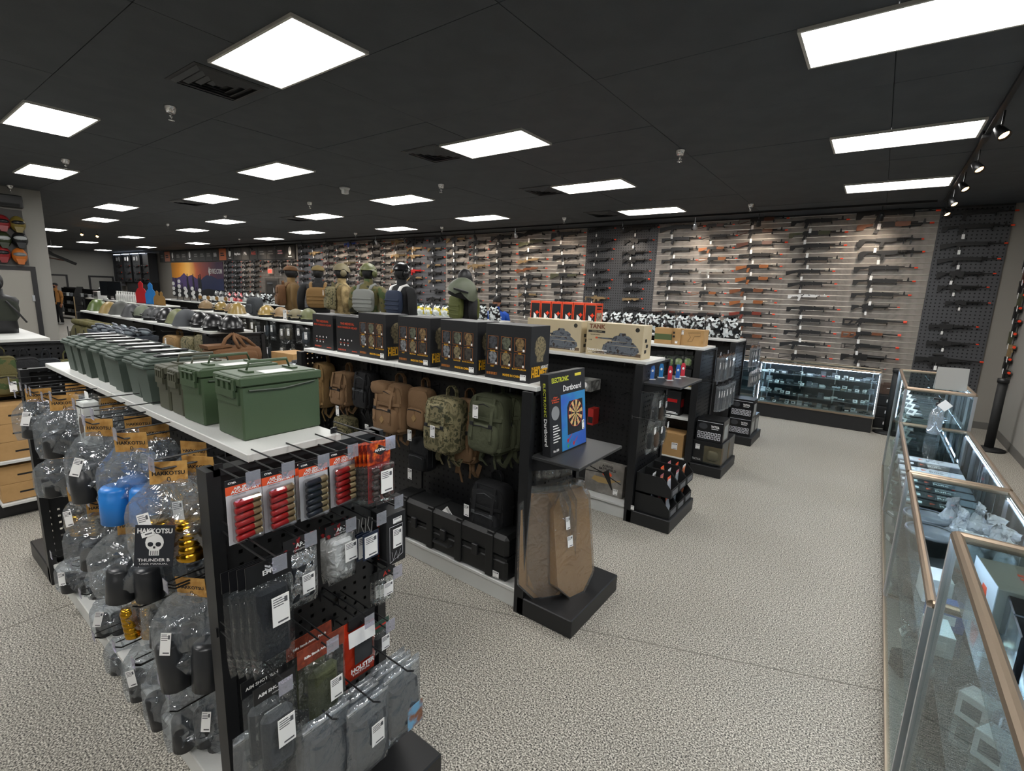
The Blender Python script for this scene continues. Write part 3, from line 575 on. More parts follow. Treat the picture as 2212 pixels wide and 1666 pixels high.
# ================================================================ product generators
def sgn(v): return -1 if v < 0 else 1
def pillow(w, h, t, nx=8, nz=9, top=0.5, seed=0, jit=0.01, low=0.62):
    """hanging bag: origin at top centre, body down to -h, faces -Y; gathers to `top` of its width at the top"""
    rn = random.Random(seed); mb = MB(); idx = {}
    for s in (-1, 1):
        for j in range(nz+1):
            v = j/nz; z = -h*v
            ww = w*(top+(1-top)*min(1, v/0.35)**0.8)*(1-0.1*max(0, v-0.8)/0.2)
            tt = t*(math.sin(PI*min(1, max(0, v))**(math.log(0.5)/math.log(low))))**0.7 if 0 < v < 1 else 0
            for i in range(nx+1):
                u = i/nx*2-1
                b = (1-abs(u)**2.6)
                edge = (abs(u) > 0.999 or j in (0, nz))
                if edge and s > 0: idx[(s, i, j)] = idx[(-1, i, j)]; continue
                y = 0 if edge else s*tt/2*b*(1+rn.uniform(-.28, .28))
                idx[(s, i, j)] = len(mb.v)
                mb.v.append((u*ww/2+(rn.uniform(-jit, jit) if not edge else 0), y, z+rn.uniform(-jit, jit)*(0.4 if edge else 1)))
    for s in (-1, 1):
        for j in range(nz):
            for i in range(nx):
                q = [idx[(s, i, j)], idx[(s, i+1, j)], idx[(s, i+1, j+1)], idx[(s, i, j+1)]]
                mb.f.append(tuple(q if s > 0 else q[::-1])); mb.m.append(0)
    return mb
def card(w, h, z=0, y=0, t=0.002, slot=True):
    """card with a hanging slot, top edge at z"""
    return MB().box(-w/2, w/2, y-t/2, y+t/2, z-h, z)
def sticker(w, h, x, z, y, rot=0):
    mb = MB(); mb.cur = 0; mb.box(-w/2, w/2, -0.0006, 0.0006, -h/2, h/2); mb.cur = 1
    for k in range(4): mb.box(-w*0.42, w*(0.1+0.07*((k*3) % 4)), -0.0009, -0.0006, h*(0.40-0.08*k), h*(0.43-0.08*k))
    mb.box(w*0.22, w*0.4, -0.0009, -0.0006, h*0.22, h*0.4); mb.box(-w*0.2, w*0.4, -0.0009, -0.0006, -h*0.42, -h*0.36)
    mb.xf(T(x, y, z) @ Matrix.Rotation(rot, 4, 'Y')); return mb.mesh('price_sticker', [PAPER, mat('sticker_print', '55565A', 0.7)])
SHGOLD = mat('gold_shell', 'C9992E', 0.22, 1.0); SHBLK = mat('black_shell', '26282B', 0.32); SHBLUE = mat('blue_shell', '1E77C8', 0.35)
DKGRN = mat('ammo_green', '3E5138', 0.5, bump=(220, 0.25, 0.002)); DKGRN2 = mat('ammo_green_plastic', '46524A', 0.6, bump=(260, 0.2, 0.002)); DKOLV = mat('ammo_olive', '47493A', 0.55, bump=(220, 0.2, 0.002))
PURPLEFILM = film('label_holder', 'DCD6EC', 0.1, 0.25, 0.1)
def shellcan(kind, r, h):
    m = {'gold': SHGOLD, 'black': SHBLK, 'blue': SHBLUE}[kind]; mb = MB(); prof = [(0, 0), (r*0.8, 0), (r, 0.006)]
    if kind == 'gold':
        n = 5
        for k in range(n): a = 0.01+(h-0.02)*k/n; prof += [(r, a), (r, a+(h-.02)/n*0.7), (r*0.9, a+(h-.02)/n*0.78), (r*0.9, a+(h-.02)/n*0.95)]
    else: prof += [(r, h*0.75), (r*0.97, h*0.76), (r*0.97, h-0.01)]
    prof += [(r*0.8, h), (0, h)]
    return mb.lathe(prof, 16).mesh(kind+'_shell', m, True)
# ---------------------------------------------------------------- peg hooks
def hook_spec(L, holder=True):
    k = ('hook', round(L, 2), holder)
    if k not in _pg:
        sp = [('wire', MB().tube([(0, 0, 0), (0, -L*0.93, 0.0), (0, -L, 0.018)], 0.0032, 6).mesh('hook_wire', BLK)),
              ('back_plate', MB().box(-0.012, 0.012, -0.004, 0.002, -0.02, 0.012).mesh('hook_plate', BLK))]
        if holder: sp += [('upper_wire', MB().tube([(0, 0, 0.035), (0, -L*0.98, 0.035)], 0.0025, 6).mesh('hook_wire2', BLK)), ('label_holder', MB().box(-0.02, 0.02, -L-0.002, -L, 0.0, 0.045).mesh('holder', PURPLEFILM))]
        _pg[k] = sp
    return _pg[k]
# ---------------------------------------------------------------- green cans on the first unit
TOPZ = GT+0.03
def can_big(w, d, h, m, name):
    body = MB().box(-w/2, w/2, -d/2, d/2, 0, h-0.035, 0.006)
    lid = MB().box(-w/2-0.006, w/2+0.006, -d/2-0.006, d/2+0.006, h-0.035, h-0.004, 0.004).box(-w/2+0.01, w/2-0.01, -d/2+0.01, d/2-0.01, h-0.006, h, 0.003)
    latch = MB().box(-w*0.35, w*0.35, -d/2-0.014, -d/2-0.006, h-0.075, h-0.05).tube([(-w*0.3, -d/2-0.012, h-0.02), (w*0.3, -d/2-0.012, h-0.02)], 0.004, 6)
    for k in range(4): latch.box(-w*0.36+k*w*0.21, -w*0.36+k*w*0.21+w*0.1, -d/2-0.012, -d/2-0.004, h-0.05, h-0.012)
    plate = MB().box(-w*0.42, w*0.42, -d/2-0.006, -d/2, h-0.1, h-0.055)
    handle = MB().tube([(-w*0.0, -d*0.28, h), (0, -d*0.24, h+0.035), (0, d*0.24, h+0.035), (0, d*0.28, h)], [0.004, 0.006, 0.006, 0.004], 6)
    feet = MB().box(-0.035, 0.035, -d*0.04, d*0.04, h, h+0.006).mesh('mount', m)
    wire = MB().tube([(-w/2-0.004, -d*0.4, h-0.045), (-w/2-0.004, 0, h-0.055), (-w/2-0.004, d*0.4, h-0.045)], 0.003, 5).tube([(w/2+0.004, -d*0.42, h-0.05), (w/2+0.004, 0, h-0.055), (w/2+0.004, d*0.42, h-0.042)], 0.003, 5)
    lab = MB().box(w*0.05, w*0.4, -0.05, 0.05, h, h+0.0012)
    return [('body', body.mesh(name, m)), ('lid', lid.mesh(name, m), (0, 0, 0), (0, 0, 0), [('handle', handle.mesh('handle', m, True)), ('handle_mount', feet, (0, -d*.28, 0)), ('handle_mount', feet, (0, d*.28, 0)), ('label_sticker', lab.mesh('lab', PAPER))]),
            ('latch', latch.mesh('latch', m)), ('latch_plate', plate.mesh('latch_plate', m)), ('bail_wire', wire.mesh('wire', mat('dark_wire', '2C3A2A', 0.5)))]
def can_plastic(w, d, h):
    body = MB().add([(-w*.42, -d*.44, 0), (w*.42, -d*.44, 0), (w*.42, d*.44, 0), (-w*.42, d*.44, 0), (-w*.5, -d*.49, h*.8), (w*.5, -d*.49, h*.8), (w*.5, d*.49, h*.8), (-w*.5, d*.49, h*.8)], [(0, 3, 2, 1), (4, 5, 6, 7), (0, 1, 5, 4), (1, 2, 6, 5), (2, 3, 7, 6), (3, 0, 4, 7)])
    rim = MB().box(-w*.54, w*.54, -d*.53, d*.53, h*.78, h*.85, 0.003)
    lid = MB().box(-w*.52, w*.52, -d*.51, d*.51, h*.85, h*.91, 0.004).box(-w*.44, w*.44, -d*.44, d*.44, h*.9, h*.97, 0.004).box(-w*.36, w*.36, -d*.38, -d*.16, h*.96, h, 0.003).box(-w*.36, w*.36, d*.16, d*.38, h*.96, h, 0.003)
    hd = MB().box(-w*.2, w*.2, -d*.3, d*.3, h*1.0, h*1.045, 0.004)
    lab = MB().box(-w*.17, w*.17, -d*.2, d*.2, h*1.045, h*1.052)
    return [('body', body.mesh('pbody', DKGRN2)), ('rim', rim.mesh('prim', DKGRN2)), ('lid', lid.mesh('plid', DKGRN2), (0, 0, 0), (0, 0, 0), [('handle', hd.mesh('phandle', BLK)), ('label_sticker', lab.mesh('plab', PAPER))])]
big = can_big(0.19, 0.29, 0.225, DKGRN, 'big_can'); med = can_big(0.11, 0.27, 0.19, DKOLV, 'medium_can'); pla = can_plastic(0.125, 0.3, 0.2)
yc = 0.885
place(big, 'ammunition_can', 'largest green steel ammunition can, nearest the shelf end', 'ammo can', (-1.775, 0.9, TOPZ), 0, 'green cans on the shelf')
place(big, 'ammunition_can', 'second largest green steel ammunition can, handle raised', 'ammo can', (-2.06, 0.89, TOPZ), 0.03, 'green cans on the shelf', scale=(.9, 1, .97))
place(med, 'ammunition_can', 'narrow olive steel ammunition can next to the large ones', 'ammo can', (-2.225, yc, TOPZ), 0, 'green cans on the shelf')
place(med, 'ammunition_can', 'narrow olive steel ammunition can beside the first plastic one', 'ammo can', (-2.36, yc, TOPZ), 0, 'green cans on the shelf')
for k, x in enumerate((-2.54, -2.72, -2.9, -3.06, -3.24, -3.42, -3.58, -3.75)):
    place(pla, 'ammunition_can', 'green plastic ammunition can with stepped lid, %s from the steel cans' % ORD[k], 'ammo can', (x, yc+rnd.uniform(-.01, .01), TOPZ), rnd.uniform(-.03, .03), 'green cans on the shelf')
# ---------------------------------------------------------------- bags of shells on the first unit
HK = {}
def shell_bag(label, px, py, w, h, kind, n=2, Y=None, header='front', stick=True, lab=None, rz=0.0, seed=1, hook=True, group='bags of shells on the first unit'):
    """px,py: where the top of the bag body hangs"""
    if Y is None: Y = .57 if py < 1180 else .63
    if py > 1180: w *= .86
    p = wy(px, py, Y); p.x = max(-4.1, min(-1.68, p.x))
    rz += random.Random(seed*7+1).uniform(.65, 1.15)
    r = thing('shell_bag', label, 'bag', (p.x, Y, p.z), rz, group)
    t = 0.1 if n < 3 else 0.13; w *= 1.34; h *= 1.1
    rr = min(w/(2*min(n, 2))*0.8, 0.05); hh = h*0.5; w *= 1.1
    for k in range(n):
        x = 0 if n == 1 else (k % 2-0.5)*rr*2.05
        o = ob('shell', shellcan(kind, rr, hh), r, (x, 0.0 if n < 3 else (k//2-0.5)*rr*1.6, -h*0.97), (rnd.uniform(-.06, .06), rnd.uniform(-.1, .1), 0))
    ob('plastic_bag', pillow(w, h, max(t, rr*2.3), seed=seed, top=0.42, nx=9, nz=10, jit=.014).mesh('bag', BAG, False), r)
    if header:
        hd = ob('header_card', card(0.11, 0.075, 0.06, 0).mesh('header', TAN), r, (0, 0, 0), (rnd.uniform(-.15, .15), 0, rnd.uniform(-.2, .2)))
        ob('lettering', text('HAKKOTSU', 0.018, INK, 'front', bold=0.0006), hd, (0, -0.0016, 0.02))
        ob('emblem', text('0', 0.026, INK, 'front'), hd, (0, -0.0016, -0.002))
    if stick and (seed % 5 in (0, 3) or lab):
        o = ob('price_sticker', sticker(0.035, 0.075, 0, 0, 0), r, (-w*0.18, -rr*1.25-0.012, -h*0.42), (-0.25, rnd.uniform(-.3, .3), 0))
    if lab:
        lb = ob('product_label', MB().box(-0.055, 0.055, -0.001, 0.001, -0.14, 0).mesh('plabel', mat('label_navy', '20242C', 0.5)), r, (-0.02, -rr-0.028, -h*0.42), (-0.06, 0.1, 0))
        ob('lettering', text('HAKKOTSU', 0.022, PAPER, 'front', bold=0.0008, w=0.098), lb, (0, -0.0015, -0.02))
        ob('lettering', text('THUNDER B', 0.014, PAPER, 'front', bold=0.0003, w=0.09), lb, (0, -0.0015, -0.118))
        ob('lettering', text('USER MANUAL', 0.008, PAPER, 'front', w=0.08), lb, (0, -0.0015, -0.131))
        sk = MB().ball((0, 0, 0.008), (0.026, 0.0006, 0.03), 14, 8); sk.box(-0.014, 0.014, -0.0006, 0.0006, -0.036, -0.016)
        s_ = ob('skull_print', sk.mesh('skull', PAPER), lb, (0, -0.0014, -0.066))
        ey = MB().ball((-0.011, 0, 0.002), (0.008, 0.0006, 0.008), 8, 6).ball((0.011, 0, 0.002), (0.008, 0.0006, 0.008), 8, 6).box(-0.003, 0.003, -0.0006, 0.0006, -0.012, -0.005)
        for q in (-0.009, -0.003, 0.003, 0.009): ey.box(q-0.0008, q+0.0008, -0.0006, 0.0006, -0.034, -0.02)
        ob('skull_marks', ey.mesh('skullm', mat('label_navy', '20242C', 0.5)), lb, (0, -0.0024, -0.066))
    if hook:
        hx = round(p.x, 2); hz = round(p.z+0.04, 3)
        tag(place(hook_spec(0.36), 'peg_hook', 'hook for ' + label, 'hook', (p.x, 0.885, hz), 0, 'hooks on the first unit'), None)
    return r
BAGS = [  # label, px, py, w, h, kind, n, extra
    ('black shells in a clear bag, far left of the top row', 85, 862, .17, .2, 'black', 2, {}),
    ('black shells in a clear bag, second from left of the top row', 140, 880, .19, .23, 'black', 2, {}),
    ('black shells in a big clear bag under two tan cards', 215, 935, .2, .27, 'black', 4, {}),
    ('blue shells in a clear bag', 285, 968, .2, .26, 'blue', 3, {}),
    ('gold shells in a clear bag behind a skull label', 365, 1035, .19, .27, 'gold', 2, {'lab': 1}),
    ('gold shells in a clear bag next to the endcap post', 432, 1020, .16, .26, 'gold', 2, {'Y': .66}),
    ('black shells in a clear bag, left of the second row', 138, 985, .2, .2, 'black', 2, {}),
    ('gold shells in a small clear bag below the dark ones', 178, 1075, .13, .18, 'gold', 2, {}),
    ('dark shells in a clear bag below the blue ones', 222, 1105, .2, .24, 'black', 2, {'rz': .2}),
    ('dark shells in a large clear bag in the middle', 290, 1145, .24, .26, 'black', 4, {'rz': .1}),
    ('dark shells in a clear bag, left of the third row', 165, 1205, .2, .2, 'black', 2, {'header': None}),
    ('dark shells in a small clear bag beside the deck', 212, 1225, .11, .16, 'black', 1, {'header': None}),
    ('black block in a clear bag low on the left', 232, 1285, .14, .22, 'black', 2, {'header': None}),
    ('gold shells in a tall clear bag, third row', 305, 1245, .15, .26, 'gold', 3, {}),
    ('dark shells in a slim clear bag beside the gold ones', 345, 1255, .13, .28, 'black', 2, {'header': None}),
    ('black shells in the largest clear bag near the endcap', 415, 1280, .25, .32, 'black', 4, {'Y': .6}),
    ('dark shells in a flat clear bag above the deck, left', 262, 1375, .14, .2, 'black', 2, {'header': None}),
    ('dark shells in a clear bag above the deck, second', 310, 1395, .16, .26, 'black', 2, {'header': None}),
    ('dark shells in a clear bag above the deck, third', 355, 1430, .16, .3, 'black', 2, {'header': None}),
    ('dark shells in a clear bag above the deck, fourth', 410, 1470, .17, .28, 'black', 2, {'Y': .62}),
    ('black shells in a long clear bag lowest by the post', 475, 1465, .15, .32, 'black', 2, {'Y': .7, 'header': 'f'})]
for k, (lb, px, py, w_, h_, kd, n_, ex) in enumerate(BAGS):
    shell_bag(lb, px, py, w_, h_, kd, n_, seed=k+3, **ex)
BACKB = [('partly hidden black shells behind the top row, far left', 165, 850, .15, .18, 'black'), ('partly hidden black shells under tan cards, upper middle', 245, 880, .16, .2, 'black'), ('partly hidden black shells under a tan card, centre', 300, 925, .15, .2, 'black'), ('partly hidden dark shells next to the blue ones', 335, 945, .15, .2, 'black'),
         ('partly hidden gold shells behind the skull label', 420, 985, .15, .2, 'gold'), ('partly hidden dark shells in the middle back', 335, 1180, .18, .22, 'black'), ('partly hidden gold shells at the middle back', 400, 1195, .16, .22, 'gold'), ('partly hidden dark shells by the post, middle', 445, 1150, .14, .2, 'black')]
for k, (lb, px, py, w_, h_, kd) in enumerate(BACKB): shell_bag(lb, px, py, w_, h_, kd, 2, Y=.76, seed=k+40, hook=False)
# white magazine box hanging in the top row
p = wy(188, 865, .6)
place([('box', MB().box(-.05, .05, -.03, .03, -.2, 0, .004).mesh('mb', PAPER)), ('picture', MB().ball((0, -.031, -.12), (.035, .0012, .05), 14, 8).mesh('mbp', mat('brown_print', '5A4636', 0.6))), ('price_sticker', sticker(.04, .05, 0, -.04, -.032)), ('plastic_sleeve', MB().box(-.056, .056, -.036, .036, -.21, .02).mesh('mbf', BAGT)), ('hang_tab', card(.05, .04, .04).mesh('mbt', PAPER))],
      'magazine_box', 'white boxed magazine hanging between the shell bags', 'box', p, 0)
for k, (px, py) in enumerate(((40, 800), (75, 815), (100, 825), (130, 835), (210, 850), (255, 870), (60, 830))):     # bare hooks at the left of the top row
    p = wy(px+60, py+20, .7); place(hook_spec(.36), 'peg_hook', 'empty black wire hook in the top row, %s from the left' % ORD[k], 'hook', (max(-4.1, p.x), .885, p.z), 0, 'empty hooks on the first unit')
for k, (x, z) in enumerate(((-3.3, .99), (-2.9, .95), (-2.5, .99), (-2.2, .72), (-3.0, .62), (-1.85, .7), (-1.9, .42), (-2.3, .4), (-3.6, 1.0), (-1.8, .98))):
    place(hook_spec(.36, False), 'peg_hook', 'thin black hook among the shell bags, %s' % ('%s of the ten' % ORD[k]), 'hook', (x, .885, z), 0, 'thin hooks among the bags')
# ---------------------------------------------------------------- products on the first unit's end stand (facing +X)
EX = -1.56
def end_item(name, label, cat, spec, px, py, X, group='packs on the first end stand', hook=True, scale=None, tilt=0.0, EXX=EX, hl=True):
    p = wx(px, py, X)
    r = place(spec, name, label, cat, p, group=group, rot=(tilt, 0, PI/2), scale=scale)
    if hook:
        L = X-EXX+0.06
        place(hook_spec(round(L, 2), hl), 'peg_hook', 'hook holding the ' + label, 'hook', (EXX, p.y, p.z-0.012), PI/2, 'hooks on the end stand')
    return r
REDP = mat('shell_red', 'B02023', 0.3); NAVYP = mat('shell_navy', '1A2130', 0.3); BRASS = mat('brass_head', 'BFAE8A', 0.3, 0.7)
CARDW = mat('card_white', 'C9CACF', 0.5); CARDO = mat('card_orange', 'E2562A', 0.5); CARDK = mat('card_black', '16171A', 0.5)
BLIST = film('blister_clear', 'FCFCFC', 0.05, 0.0, 0.06)
def blister(w, h, m):
    mb = MB(); mb.cur = 0; mb.box(-w/2, w/2, -.001, .001, -h, -h*.23); mb.cur = 1; mb.box(-w/2, w/2, -.001, .001, -h*.23, -h*.1); mb.cur = 2; mb.box(-w/2, w/2, -.001, .001, -h*.1, 0)
    sp = [('backing_card', mb.mesh('bcard', [CARDW, CARDO, CARDK]))]
    sh = MB(); sh.lathe([(0, -.033), (.0085, -.034), (.0094, -.032), (.0094, .014), (0, .014)], 12, 0, 0, 0, 'x'); hd = MB().lathe([(0, .014), (.0096, .014), (.0096, .034), (.0106, .034), (.0106, .037), (0, .036)], 12, 0, 0, 0, 'x')
    sm, hm = sh.mesh('shell', m, True), hd.mesh('shell_head', BRASS, True)
    for k in range(6): sp.append(('shell', sm, (0, -.014, -h*.35-k*h*.107), (0, -.1, 0), [('brass_head', hm)]))
    sp.append(('blister', MB().box(-w*.42, w*.42, -.028, -.001, -h*.97, -h*.28, .006).mesh('blister', BLIST)))
    sp.append(('lettering', text('AIR SPORT', .0105, PAPER, 'front', bold=.0004, w=w*.62), (0.002, -.0016, -h*.145)))
    sp.append(('lettering', text('ACCESSORY', .0125, PAPER, 'front', bold=.0005, w=w*.82), (0.004, -.0016, -h*.195)))
    sp.append(('lettering', text('CYMA', .008, PAPER, 'front', bold=.0003), (-w*.32, -.0016, -h*.05)))
    sp.append(('small_print', text('M870 MAGAZINE', .005, INK, 'front'), (-w*.15, -.0016, -h*.25)))
    return sp
for k, (px, py, m, c) in enumerate(((525, 1030, REDP, 'red'), (600, 1011, REDP, 'red'), (676, 994, NAVYP, 'navy'), (739, 972, REDP, 'red'))):
    end_item('shell_pack', 'blister card of six %s shotgun shells, %s from the left' % (c, ORD[k]), 'blister pack', blister(.1, .195, m), px, py, -1.40)
    if k == 2: end_item('shell_pack', 'blister card mostly hidden behind the navy shells', 'blister pack', blister(.1, .195, REDP), px-8, py-2, -1.43, hook=False)
# matrix packs: red flame headers with strings of shells
FLAME = mat('flame_print', '5A100A', 0.5, mix=(38, 'D04A10', 'F2B030'), mixramp=(.42, .58))
FLBK = mat('flame_dark', '7A1A12', 0.45)
def matrix_pack(front):
    sp = [('header_card', card(.095, .075).mesh('mh', FLAME))]
    mb = MB()
    for k in range(6):
        for s in (-1, 1): mb.ball((s*.022, -.012, -.095-k*.02), (.016, .012, .0105), 8, 5)
    sp.append(('shell_strip', mb.mesh('strip', mat('dark_shell_strip', '33201E', 0.3), True)))
    sp[-1][1].name = 'shell_strip'
    sp.append(('plastic_bag', MB().box(-.048, .048, -.026, .0, -.215, -.075, .004).mesh('mbag', BAGT)))
    if front:
        sp += [('red_insert', MB().box(-.045, .045, .0005, .002, -.21, -.075).mesh('mri', REDP)), ('price_sticker', sticker(.05, .08, .01, -.135, -.029)), ('lettering', text('MATRIX', .013, PAPER, 'front', bold=.0006), (.006, -.002, -.028)), ('emblem', MB().prism([(-.03, -.03), (0, -.012), (.03, -.03), (0, -.048)], -.0016, -.0012).mesh('emb', CARDK), (.006, 0, 0))]
    return sp
mf, mb_ = matrix_pack(True), matrix_pack(False)
for k in range(6):
    end_item('shell_pack', 'flame-headed pack of dark shells, %s' % ('frontmost, with white sticker' if k == 0 else '%s behind the front one' % ORD[k-1]), 'blister pack', mf if k == 0 else mb_, 818-k*9, 955+k*1, -1.30-.025*k, hook=(k == 0), group='flame-headed packs')
def bagpack(w, h, hh, hm, content, ctext=None, bagm=BAGT, t=.04, stick=None, tm=PAPER, ts=.018, seed=1, second=None):
    """header card on a clear bag with something inside"""
    sp = [('header_card', card(w, hh).mesh('hdr', hm)), ('contents', content), ('plastic_bag', pillow(w, h-hh, t, top=.98, seed=seed, nx=6, nz=8, jit=.004, low=.55).xf(T(0, 0, -hh)).mesh('bag', bagm, True))]
    if ctext: sp.append(('lettering', text(ctext, ts, tm, 'front', bold=.0005), (0, -.0016, -hh*.55)))
    if second: sp.append(('lettering', text(second, ts*.4, tm, 'front'), (0, -.0016, -hh*.85)))
    if stick: sp.append(('price_sticker', sticker(stick[2], stick[3], stick[0], stick[1], -t*.55-.002)))
    return sp
def cblock(w, h, t, z1, m, b=.01): return MB().box(-w/2, w/2, -t/2, t/2, z1-h, z1, b).mesh('contents', m)
SILV = film('silver_bag', 'E0E4E8', 0.35, 0.25, 0.12, bump=(26, 1.0)); FROST = film('frosted_bag', 'EEF0F0', 0.14, 0.45, 0.25, bump=(30, 0.8), hazecol='D8DADA')
DKCLOTH = mat('dark_cloth', '1D2126', 0.9, bump=(90, .4)); OLVCLOTH = mat('olive_cloth', '454A30', 0.9, bump=(90, .5), mix=(16, '3A3E28')); GREYCL = mat('grey_cloth', '4A4D50', 0.9, bump=(60, .4))
APSH = mat('aps_header', '1A1A1C', 0.5, mix=(40, '8A1A1E'), mixramp=(.58, .62))
sp = bagpack(.11, .24, .05, APSH, cblock(.085, .13, .02, -.09, DKCLOTH), 'APS', SILV, .03, (.012, -.16, .042, .065), ts=.02, seed=4, second='CONCEPTION')
end_item('parts_bag', 'silver bag with black and red header, grey insert', 'bag', sp, 648, 1158, -1.36)
sp = bagpack(.115, .22, .045, APSH, cblock(.08, .13, .035, -.06, mat('pale_foam', 'C9CCCC', 0.6, bump=(60, 1.0))), 'APS', FROST, .05, (.02, -.105, .048, .07), ts=.02, seed=5, second='CONCEPTION')
end_item('parts_bag', 'milky white bag with black and red header', 'bag', sp, 735, 1128, -1.38)
end_item('parts_bag', 'milky white bag behind the other milky one', 'bag', sp, 722, 1126, -1.43, hook=False)
# lanyard tags
def lanyard(): return [('card_holder', MB().box(-.034, .034, -.0015, .0015, -.16, -.06, .001).mesh('lh', mat('navy_plastic', '1E2A40', 0.4))), ('price_sticker', sticker(.054, .08, 0, -.112, -.0022)), ('string_loop', MB().tube([(0, 0, -.062), (-.012, 0, -.03), (-.006, 0, .0), (.008, 0, -.01), (.004, 0, -.062)], .0015, 5).mesh('ll', mat('grey_string', '8A8A88', 0.6)))]
ln = lanyard()
for k in range(3): end_item('lanyard_tag', 'navy tag on a grey string, %s' % ('front', 'middle', 'back')[k]+' one of three', 'tag', ln, 800-k*14, 1115+k*2, -1.33-.03*k, hook=(k == 0), group='tags on grey strings')
# black magazine carton
p = wx(838, 1100, -1.36)
place([('carton', MB().box(-.045, .045, -.045, .045, -.2, 0, .002).mesh('ct', CARDK)), ('price_sticker', sticker(.04, .075, .006, -.1, -.0455)), ('barcode_sticker', sticker(.04, .02, .006, -.03, -.0455)), ('drawing', MB().tube([(-.03, 0, -.05), (.03, 0, -.05), (.03, 0, -.17), (-.03, 0, -.19), (-.03, 0, -.05)], .0008, 4).tube([(-.02, 0, -.15), (-.015, 0, -.185), (.0, 0, -.15), (.006, 0, -.185), (.02, 0, -.15)], .0008, 4).mesh('dr', CARDW), (0, -.0455, 0)),
       ('lettering', text('SHOT GUN SHELL MAG', .014, CARDO, 'left', w=.17), (-.0456, 0, -.1), (PI/2, 0, 0)), ('hang_tab', card(.05, .04, .04, .03).mesh('tb', CARDK))], 'magazine_carton', 'black carton with orange lettering on its side, on the end stand', 'box', p, rot=(0, 0, PI/2))
place(hook_spec(.26), 'peg_hook', 'black hook beside the black carton', 'hook', (EX, p.y, p.z+.025), PI/2, 'hooks on the end stand')
# long black bags with black headers
EMGH = mat('emg_header', '141518', 0.35)
emg = bagpack(.13, .35, .065, EMGH, MB().box(-.045, .045, -.02, .02, -.3, -.08, .01).mesh('c', DKCLOTH), 'EMG', BAGT, .05, (.012, -.15, .05, .09), ts=.02, seed=6)
emg.append(('emblem', MB().prism([(-.012, .008), (0, 0), (.012, .008), (.012, .002), (0, -.006), (-.012, .002)], -.0018, -.0012).prism([(-.012, -.002), (0, -.01), (.012, -.002), (.012, -.008), (0, -.016), (-.012, -.008)], -.0018, -.0012).mesh('em', CARDW), (0, 0, -.02)))
for k in range(4): end_item('magazine_bag', 'long clear bag of black magazines with black header, %s' % ('front' if k == 0 else ORD[k]+' from the front'), 'bag', emg, 580-k*18, 1208+k*4, -1.27-.05*k, hook=(k == 0), group='long black magazine bags')
# small red-logo bags
aph = mat('dark_header', '17191B', 0.5)
apk = bagpack(.075, .13, .03, aph, MB().tube([(-.01, 0, -.05), (.008, 0, -.11)], .006, 6).mesh('c', BLK), 'A+', BAGT, .015, (0, -.075, .042, .05), tm=mat('logo_red', 'C03028', 0.5), ts=.026, seed=7)
for k in range(3): end_item('parts_bag', 'small clear bag with a red logo header, %s' % ('front', 'middle', 'rear')[k], 'bag', apk, 835-k*9, 1228+k*3, -1.30-.035*k, hook=(k == 0), group='small red-logo bags')
grh = mat('green_header', '2E4A3E', 0.5)
end_item('parts_bag', 'small clear bag with a green and red header', 'bag', bagpack(.085, .13, .04, grh, cblock(.05, .06, .02, -.055, BLK), None, BAGT, .03, (.012, -.085, .035, .055), seed=8)+[('print_lines', lines(.06, .012, 1, mat('logo_red', 'C03028', 0.5)), (0, -.0012, -.02))], 820, 1342, -1.32)
# orange holster bag
hol = pillow(.135, .24, .03, top=.95, seed=9, jit=.003).mesh('holster_bag', mat('holster_orange', 'D23A1C', 0.35))
end_item('holster_bag', 'orange holster bag with a grey window and white lettering', 'bag', [('bag', hol), ('top_label', MB().box(-.06, .05, -.0215, -.0205, -.085, -.03).mesh('tl', PAPER), (0, 0, 0), (-.12, .05, 0)), ('black_top', MB().box(-.05, .06, -.012, -.004, -.03, .012).mesh('bt', CARDK)), ('window', MB().box(-.035, .04, -.021, -.0195, -.165, -.09).mesh('hw', mat('grey_holster', '3A3C3E', 0.5))),
        ('lettering', text('HOLSTER', .024, PAPER, 'front', bold=.0012, w=.1), (-.005, -.024, -.182)), ('lettering', text('TACTICAL', .012, PAPER, 'front', bold=.0004, w=.075), (-.01, -.02, -.202))], 775, 1332, -1.34)
# rifle stock pouches
rsh = mat('rust_header', '8A3A22', 0.5, mix=(30, '6A2818', 'B0562E'))
rsp = bagpack(.16, .33, .06, rsh, MB().box(-.05, .05, -.02, .02, -.27, -.09, .02).mesh('c', OLVCLOTH), 'Rifle Stock Ammo Pouch', BAGT, .06, (.025, -.17, .042, .075), ts=.0115, seed=10)
end_item('pouch_bag', 'olive pouch in a clear bag with rust header, front', 'bag', rsp, 694, 1380, -1.24, group='olive pouches in bags')
end_item('pouch_bag', 'olive pouch in a clear bag with rust header, rear', 'bag', rsp, 668, 1366, -1.34, hook=False, group='olive pouches in bags')
# black sleeve bags
aim = bagpack(.12, .3, .05, EMGH, MB().box(-.045, .045, -.02, .02, -.28, -.1, .015).mesh('c', GREYCL), 'AIM SHOTGUN', BAGT, .05, (.012, -.16, .05, .09), ts=.014, seed=11, second='SADDLE')
end_item('sleeve_bag', 'grey sleeve in a clear bag with black header, front', 'bag', aim, 593, 1465, -1.22, group='grey sleeves in bags')
end_item('sleeve_bag', 'grey sleeve in a clear bag with black header, rear', 'bag', aim, 565, 1452, -1.30, hook=False, group='grey sleeves in bags')
